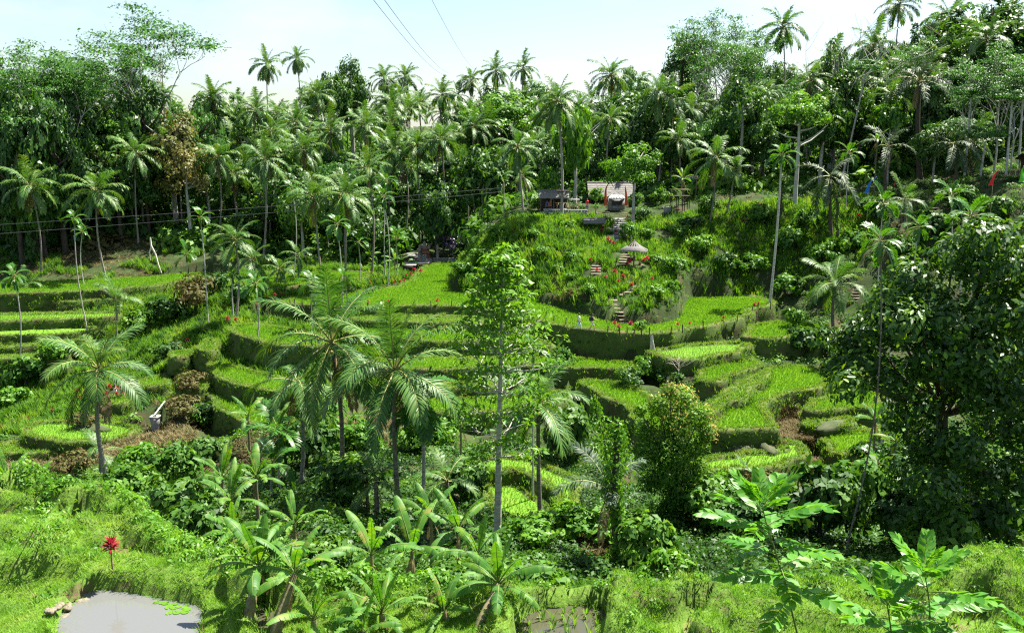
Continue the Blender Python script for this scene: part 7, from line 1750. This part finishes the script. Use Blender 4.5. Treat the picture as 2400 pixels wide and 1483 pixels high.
# ------------------------------------------------------------------ cordylines
for u, v, h, s, lab in [
 (400,828,.8,1.0,'red cordyline at the left end of the row above the brown knoll'),(412,826,.9,1.1,'second red cordyline in the row above the brown knoll'),(421,825,.9,1.1,'third red cordyline in the row above the brown knoll'),(440,812,.8,.9,'red cordyline beside the white bent stick on the path'),(362,856,.6,.9,'lone red cordyline left of the brown knoll'),
 (535,765,1.0,1.3,'red cordyline, left one at the foot of the curved palm'),(553,764,.8,1.1,'red cordyline, right one at the foot of the curved palm'),(603,730,.8,1.0,'red cordyline near the thin areca trunk'),(633,737,.9,1.1,'red cordyline on the path bend left of the big paddy'),(655,740,.9,1.1,'red cordyline right of the path bend'),(666,748,.8,1.0,'lower red cordyline below the path bend'),
 (645,706,.7,.9,'pale pink cordyline behind the path bend'),(660,702,.7,.9,'pale pink cordyline right behind the path bend'),(703,686,.8,1.0,'red cordyline by the dark bushy areca palm'),
 (258,924,.9,1.2,'tall red cordyline left of the walkers on the left'),(276,922,.6,.9,'red cordyline just behind the walkers on the left'),(286,932,.6,.9,'red cordyline in front of the walkers on the left'),(275,935,.6,.9,'low red cordyline in front of the walkers on the left'),(249,932,.5,.8,'small red cordyline left of the walkers'),(201,932,.7,1.1,'red cordyline right of the left palm trunk group'),(183,930,.7,1.0,'red cordyline at the left of the path group'),(188,944,.6,1.0,'lower red cordyline of the path group'),
 (124,976,.7,.9,'red cordyline on the left slope above the oval terrace'),(66,992,.6,.8,'red cordyline at the lower left slope'),(6,1012,.6,.8,'red cordyline at the left edge'),
 (971,645,.9,1.3,'tall red cordyline at the corner of the far field'),(986,648,.9,1.3,'red cordyline right at the corner of the far field'),(963,652,.7,1.1,'red cordyline left at the corner of the far field'),(868,672,.6,.9,'red cordyline left of the far field path'),(924,672,.6,.9,'orange-red cordyline along the far field path, leftmost of three'),(938,670,.6,.9,'orange-red cordyline along the far field path, middle of three'),(948,666,.6,.9,'orange-red cordyline along the far field path, rightmost of three'),(953,656,.7,.9,'red cordyline where the far field path bends'),
 (910,719,.7,.9,'red cordyline on the rim above the tall upright palm fronds'),(864,720,.6,.9,'red cordyline on the rim left of the upright palm fronds'),(1025,719,.8,1.0,'red cordyline on the rim left of the slender tree'),
 (1425,575,.9,1.2,'red cordyline at the top of the row above the umbrella'),(1431,580,.9,1.2,'red cordyline in the row above the umbrella'),(1437,585,.9,1.1,'lowest red cordyline of the row above the umbrella'),(1470,632,.8,1.2,'red cordyline left of the umbrella post'),(1476,630,.9,1.3,'brightest red cordyline by the umbrella post'),(1499,632,.7,1.0,'red cordyline right of the umbrella bench'),(1509,626,.9,1.2,'red cordyline on the hill edge right of the umbrella'),(1516,624,1.0,1.4,'tallest red cordyline right of the umbrella'),
 (1384,620,.6,1.0,'red cordyline left above the short steps'),(1399,650,.9,1.2,'red cordyline beside the short steps'),(1441,655,1.0,1.3,'red cordyline on the ledge below the umbrella, left one'),(1460,662,.8,1.1,'red cordyline on the ledge below the umbrella, right one'),(1419,662,.7,.9,'small red cordyline on the ledge above the cliff'),(1449,672,.7,1.0,'red cordyline by the top of the winding steps'),(1481,680,.7,1.0,'red cordyline among the winding steps'),(1528,668,.8,.9,'orange cordyline on the hill right of the winding steps'),
 (1443,560,1.0,1.3,'red cordyline on the lower grey steps'),(1409,556,.9,1.2,'red cordyline under the arched shelter'),(1376,500,1.0,1.3,'pink and white cordyline at the end of the stone wall'),(1412,545,.7,1.0,'red cordyline behind the arched shelter'),(1470,520,.7,1.0,'dark red cordyline at the top right of the grey stairs'),
 (1242,518,.6,.9,'orange cordyline on the hill flank left of the stone wall'),(1225,575,.6,.9,'orange cordyline on the middle of the hill flank'),(1205,550,.6,.9,'orange cordyline high on the hill flank'),
 (1450,780,.7,1.0,'dark cordyline at the foot of the winding steps'),(1440,776,.9,1.1,'dark red cordyline left of the foot of the winding steps'),(1478,776,.9,1.1,'dark red cordyline right of the foot of the winding steps'),(1588,780,.7,.9,'pale red cordyline on the right rim of the big paddy'),(1616,774,.7,.8,'pale red cordyline further along the right rim'),(1695,756,.6,.8,'pale red cordyline near the right rim corner'),(1768,728,.7,1.0,'red cordyline at the end corner of the big paddy'),(1777,724,.6,.9,'red cordyline just past the end corner of the big paddy'),
 (1822,405,.6,1.2,'red cordyline left of the small leaning trunk on the right slope'),(1800,385,.6,1.2,'red cordyline high in the right garden'),(1895,410,.6,1.2,'red cordyline beside the bare pale stem'),(1682,492,.6,1.1,'red cordyline by the leaning palm trunks'),(1783,488,.6,1.0,'red cordyline in the middle of the right garden'),(1680,518,.6,1.0,'red cordyline under the leaning palm trunks'),(1741,530,.7,1.0,'red cordyline stalk on the right slope'),(2012,520,.8,1.4,'red cordyline by the bare earth on the right slope'),(2098,445,.7,1.3,'red cordyline on the shaded right slope'),
]: cordyline(u, v, h, lab, s=s * .7)

# ------------------------------------------------------------------ people
def skin_obj(name, V, E, rad, mat, parent, sub=1):
    me = bpy.data.meshes.new(name); me.from_pydata([tuple(v) for v in V], E, []); me.materials.append(mat)
    o = link(name, me, parent); m = o.modifiers.new('skin', 'SKIN'); m.use_smooth_shade = True
    for i, q in enumerate(rad): me.skin_vertices[0].data[i].radius = (q, q) if np.isscalar(q) else q
    me.skin_vertices[0].data[0].use_root = True
    s = o.modifiers.new('round', 'SUBSURF'); s.levels = sub; s.render_levels = sub
    return o
def person(p, head, label, top, bottom, hair='hair', stride=.22, armf=.15, shorts=False, pack=False, reach=False, sit=False, sleeve=True, hgt=1.0, group=None):
    root = empty('person', p, head, hgt); tag(root, label, 'person', group)
    hz = .93 if not sit else .5
    V = [(0, 0, hz), (0, 0, hz + .2), (.01, 0, hz + .4), (.015, 0, hz + .55), (.03, 0, hz + .66), (.035, 0, hz + .75)]
    E = [(0, 1), (1, 2), (2, 3), (3, 4), (4, 5)]; rd = [(.14, .11), (.12, .10), (.16, .11), .05, .085, .075]
    clo_t = [(V[0], .16), (V[1], .14), (V[2], .175), (V[3], .07)]; et = [(0, 1), (1, 2), (2, 3)]; clo_b = [((0, 0, hz + .04), .165)]; eb = []
    for sg in (-1, 1):
        i0 = len(V)
        sw = stride * sg
        if sit: leg = [(.02, sg * .09, hz - .03), (.42, sg * .1, hz), (.44, sg * .1, .08), (.56, sg * .1, .03)]
        else: leg = [(0, sg * .09, hz - .07), (sw * .55 + .03, sg * .095, .5), (sw - .05 * (sg < 0), sg * .095, .07), (sw + .13, sg * .1, .03)]
        V += leg; E += [(0, i0), (i0, i0 + 1), (i0 + 1, i0 + 2), (i0 + 2, i0 + 3)]; rd += [.085, .055, .04, .03]
        kb = len(clo_b); clo_b += [(leg[0], .105), (leg[1], .08)] if shorts else [(leg[0], .105), (leg[1], .078), (tuple(np.array(leg[2]) + (0, 0, .03)), .06)]
        eb += [(0, kb), (kb, kb + 1)] + ([] if shorts else [(kb + 1, kb + 2)])
        i1 = len(V); sa = -armf * sg
        if reach and sg < 0: arm = [(.0, -.18, hz + .47), (.22, -.22, hz + .33), (.47, -.2, hz + .26), (.56, -.2, hz + .22)]
        elif sit: arm = [(0, sg * .18, hz + .47), (.08, sg * .24, hz + .24), (.3, sg * .16, hz + .12), (.38, sg * .12, hz + .1)]
        else: arm = [(0, sg * .18, hz + .47), (sa * .6, sg * .23, hz + .2), (sa * 1.5 + .05, sg * .24, hz - .04), (sa * 1.7 + .07, sg * .24, hz - .13)]
        V += arm; E += [(2, i1), (i1, i1 + 1), (i1 + 1, i1 + 2), (i1 + 2, i1 + 3)]; rd += [.055, .042, .03, .034]
        kt = len(clo_t); clo_t += [(arm[0], .075)] + ([(tuple(np.array(arm[0]) * .35 + np.array(arm[1]) * .65), .06)] if sleeve else []); et += [(2, kt)] + ([(kt, kt + 1)] if sleeve else [])
    skin_obj('body', V, E, rd, M['skin'], root)
    skin_obj('shirt', [c[0] for c in clo_t], et, [c[1] for c in clo_t], M[top], root)
    skin_obj('shorts' if shorts else 'trousers', [c[0] for c in clo_b], eb, [c[1] for c in clo_b], M[bottom], root)
    hd = np.array(V[4]); Vh, Fh = lathe([(.085, -.02), (.105, .05), (.09, .11), (.05, .14), (0, .15)], 9, hd + np.array((-.025, 0, .03))); link('hair', mesh_np('hair', Vh, Fh, M[hair], smooth=True), root)
    if pack: link('backpack', mesh_np('backpack', *(lambda V, F: (V, F))(*lathe([(0, -.24), (.13, -.22), (.15, 0), (.12, .2), (0, .24)], 8, (-.2, 0, hz + .3))), M['darkcloth'], smooth=True), root)
    for sg in (-1, 1): link('shoe', mesh_np('shoe', *box((V[9 if sg < 0 else 17][0] - .05, V[9 if sg < 0 else 17][1], .035), (.25, .09, .07)), M['darkcloth']), root)
    return root
pz = -19.28
person(onz(1357, 772, pz), -.1, 'person in a white shirt and pale blue trousers walking along the paddy rim', 'whitecloth', 'bluecloth', group='walkers on the rim of the big paddy')
person(onz(1388, 775, pz), -.15, 'person with a dark top, pale shorts and black backpack reaching one arm forward', 'darkcloth', 'whitecloth', shorts=True, pack=True, reach=True, group='walkers on the rim of the big paddy', hgt=1.03)
person(np.append(onz(287, 935, -26.0)[:2], -25.85), .1, 'person with pale hat, dark sleeveless top and tan shorts on the left path', 'darkcloth', 'tancloth', 'blond', shorts=True, sleeve=False, group='walkers on the left path')
person(np.append(onz(271, 932, -26.0)[:2], -25.85), .4, 'person in a dark top and white shorts beside the one with the pale hat', 'darkcloth', 'whitecloth', shorts=True, group='walkers on the left path', hgt=.96)
q = hit(304, 905); person(q, -.5, 'person in dark clothes sitting on the bank right of the left walkers', 'darkcloth', 'tancloth', sit=True, shorts=True, group='walkers on the left path')
person(onz(739, 716, pz), .2, 'person in a white top and blue trousers under the dark areca palm', 'whitecloth', 'bluebanner', group='walkers by the dark areca palm')
person(onz(733, 717, pz), .2, 'person in a red top under the dark areca palm', 'redcloth', 'darkcloth', group='walkers by the dark areca palm')
person(at(1376, 494, 128.6), -1.4, 'person in a red top standing behind the end of the stone wall', 'redcloth', 'greycloth', stride=.05, group='people at the huts')
q = at(1289, 497, 130.4); person(q, -1.5, 'person in an orange top under the left thatched shelter', 'orangecloth', 'darkcloth', stride=.03, group='people at the huts')
q = at(1282, 497, 131.0); person(q, -1.5, 'person in a blue top under the left thatched shelter', 'bluebanner', 'darkcloth', stride=.03, group='people at the huts')

# ------------------------------------------------------------------ dry straw on bare slopes
r = np.random.default_rng(66); pts, sc = [], []
for u, v, rad, n in [(1870,1000,2.2,700),(1890,1030,2.2,700),(1905,1060,2.2,700),(1930,1090,2.4,600),(1950,1130,3,500),(1850,975,1.5,400),(430,900,4,500),(450,940,4,400),(370,1000,4,250),(400,1040,4,300),(60,1090,7,450),(180,1080,6,350),(330,1060,4,500),(1340,680,3,300),(1320,700,2.5,200),(250,590,9,700),(120,610,8,500),(1400,1290,2.5,400),(860,985,3,400),(340,650,7,400),(1880,1140,4,400)]:
    c = hit(u, v); q = c[:2] + r.normal(0, .5, (n, 2)) * rad; ok = lookup(TERRMASK.astype(float), q[:, 0], q[:, 1]) < .3
    q = q[ok]; pts.append(np.column_stack([q, lookup(H, q[:, 0], q[:, 1]) - .05])); sc.append(r.uniform(.35, .9, len(q)))
pts = np.concatenate(pts); sc = np.concatenate(sc)
DRYT = [blades(9, .5, .06, .3, 1.2, 90 + s) for s in range(4)]
tag(link('dry_grass', scatter_mesh('dry_grass', DRYT, pts, sc, M['dry'], r.uniform(0, 1, len(pts)), 5)), 'dry straw-coloured grass on the bare slopes', 'grass', kind='stuff')
# ------------------------------------------------------------------ words for the forest trees
LAND = [(-400, 'at the far left'), (90, 'above the far left terraces'), (200, 'above the bleached forked branch'), (300, 'left of the rusty tree'), (395, 'behind the rusty tree'), (480, 'right of the rusty tree'), (570, 'under the lone skyline palm'), (660, 'under the second skyline palm'), (730, 'above the coconut grove'), (800, 'above the right end of the grove'), (870, 'above the far field corner'), (950, 'above the brick shrine'), (1030, 'above the purple bush'), (1110, 'behind the utility pole'), (1190, 'behind the small light tree'), (1260, 'behind the left thatched shelter'), (1330, 'behind the bamboo stall'), (1390, 'behind the thatched house'), (1450, 'behind the grey booth'), (1520, 'behind the bright round tree'), (1570, 'above the wooden lookout'), (1630, 'above the welcome sign'), (1690, 'above the upright-frond palm'), (1760, 'above the right garden'), (1830, 'behind the long grey palm trunk'), (1900, 'behind the bare-stemmed round tree'), (1980, 'above the silver drooping palm'), (2060, 'above the blue banner'), (2140, 'behind the huge sugar palm'), (2230, 'above the shaded right trunks'), (2310, 'above the red banner'), (2370, 'above the green banner')]
ROWN = ['among the shaded right trunks', 'just behind the shaded right trunks', 'in the forest front row', 'just behind the forest front', 'low on the slope', 'on the lower slope', 'halfway up the slope', 'past the middle slope', 'on the upper slope', 'near the slope top', 'just under the ridge', 'on the ridge skyline']
LOOK = {'coconut': 'coconut palm', 'broad': 'dense green tree', 'tall': 'tall narrow tree', 'feather': 'flat feathery tree', 'round': 'bright green rounded tree', 'rusty': 'rust-tinged tree'}
seen = {}
for i, k, row in FOREST:
    root, u, v, Y, _ = PLACED[i]
    place = [w for x, w in LAND if u >= x][-1]
    lab = f'{LOOK[k]} {ROWN[row]}, {place}'
    seen.setdefault(lab, []).append((u, root))
    root['group'] = 'coconut palms of the forest' if k == 'coconut' else 'trees of the forest'
    root['category'] = 'palm' if k == 'coconut' else 'tree'
for lab, it in seen.items():
    it.sort(key=lambda q: q[0])
    if len(it) == 1: it[0][1]['label'] = lab
    else:
        for n, (u, root) in enumerate(it): root['label'] = (['left', 'right'][n] if len(it) == 2 else ['left', 'middle', 'right', 'far right'][min(n, 3)]) + ' ' + lab
# ------------------------------------------------------------------ humid air
HZ = False
if HZ:
    x0, x1, y0, y1, zb, zt_ = -420, 420, -60, 520, -60, 75
    V, F = box(((x0 + x1) / 2, (y0 + y1) / 2, (zb + zt_) / 2), (x1 - x0, y1 - y0, zt_ - zb))
    hm = bpy.data.materials.new('humid_air'); hm.use_nodes = True; t = hm.node_tree; t.nodes.clear()
    out = t.nodes.new('ShaderNodeOutputMaterial'); pv = t.nodes.new('ShaderNodeVolumePrincipled')
    pv.inputs['Color'].default_value = (.72, .88, 1.0, 1); pv.inputs['Density'].default_value = .00010; pv.inputs['Anisotropy'].default_value = .25
    t.links.new(pv.outputs[0], out.inputs['Volume'])
    tag(link('haze', mesh_np('haze', V, F, hm)), kind='stuff')
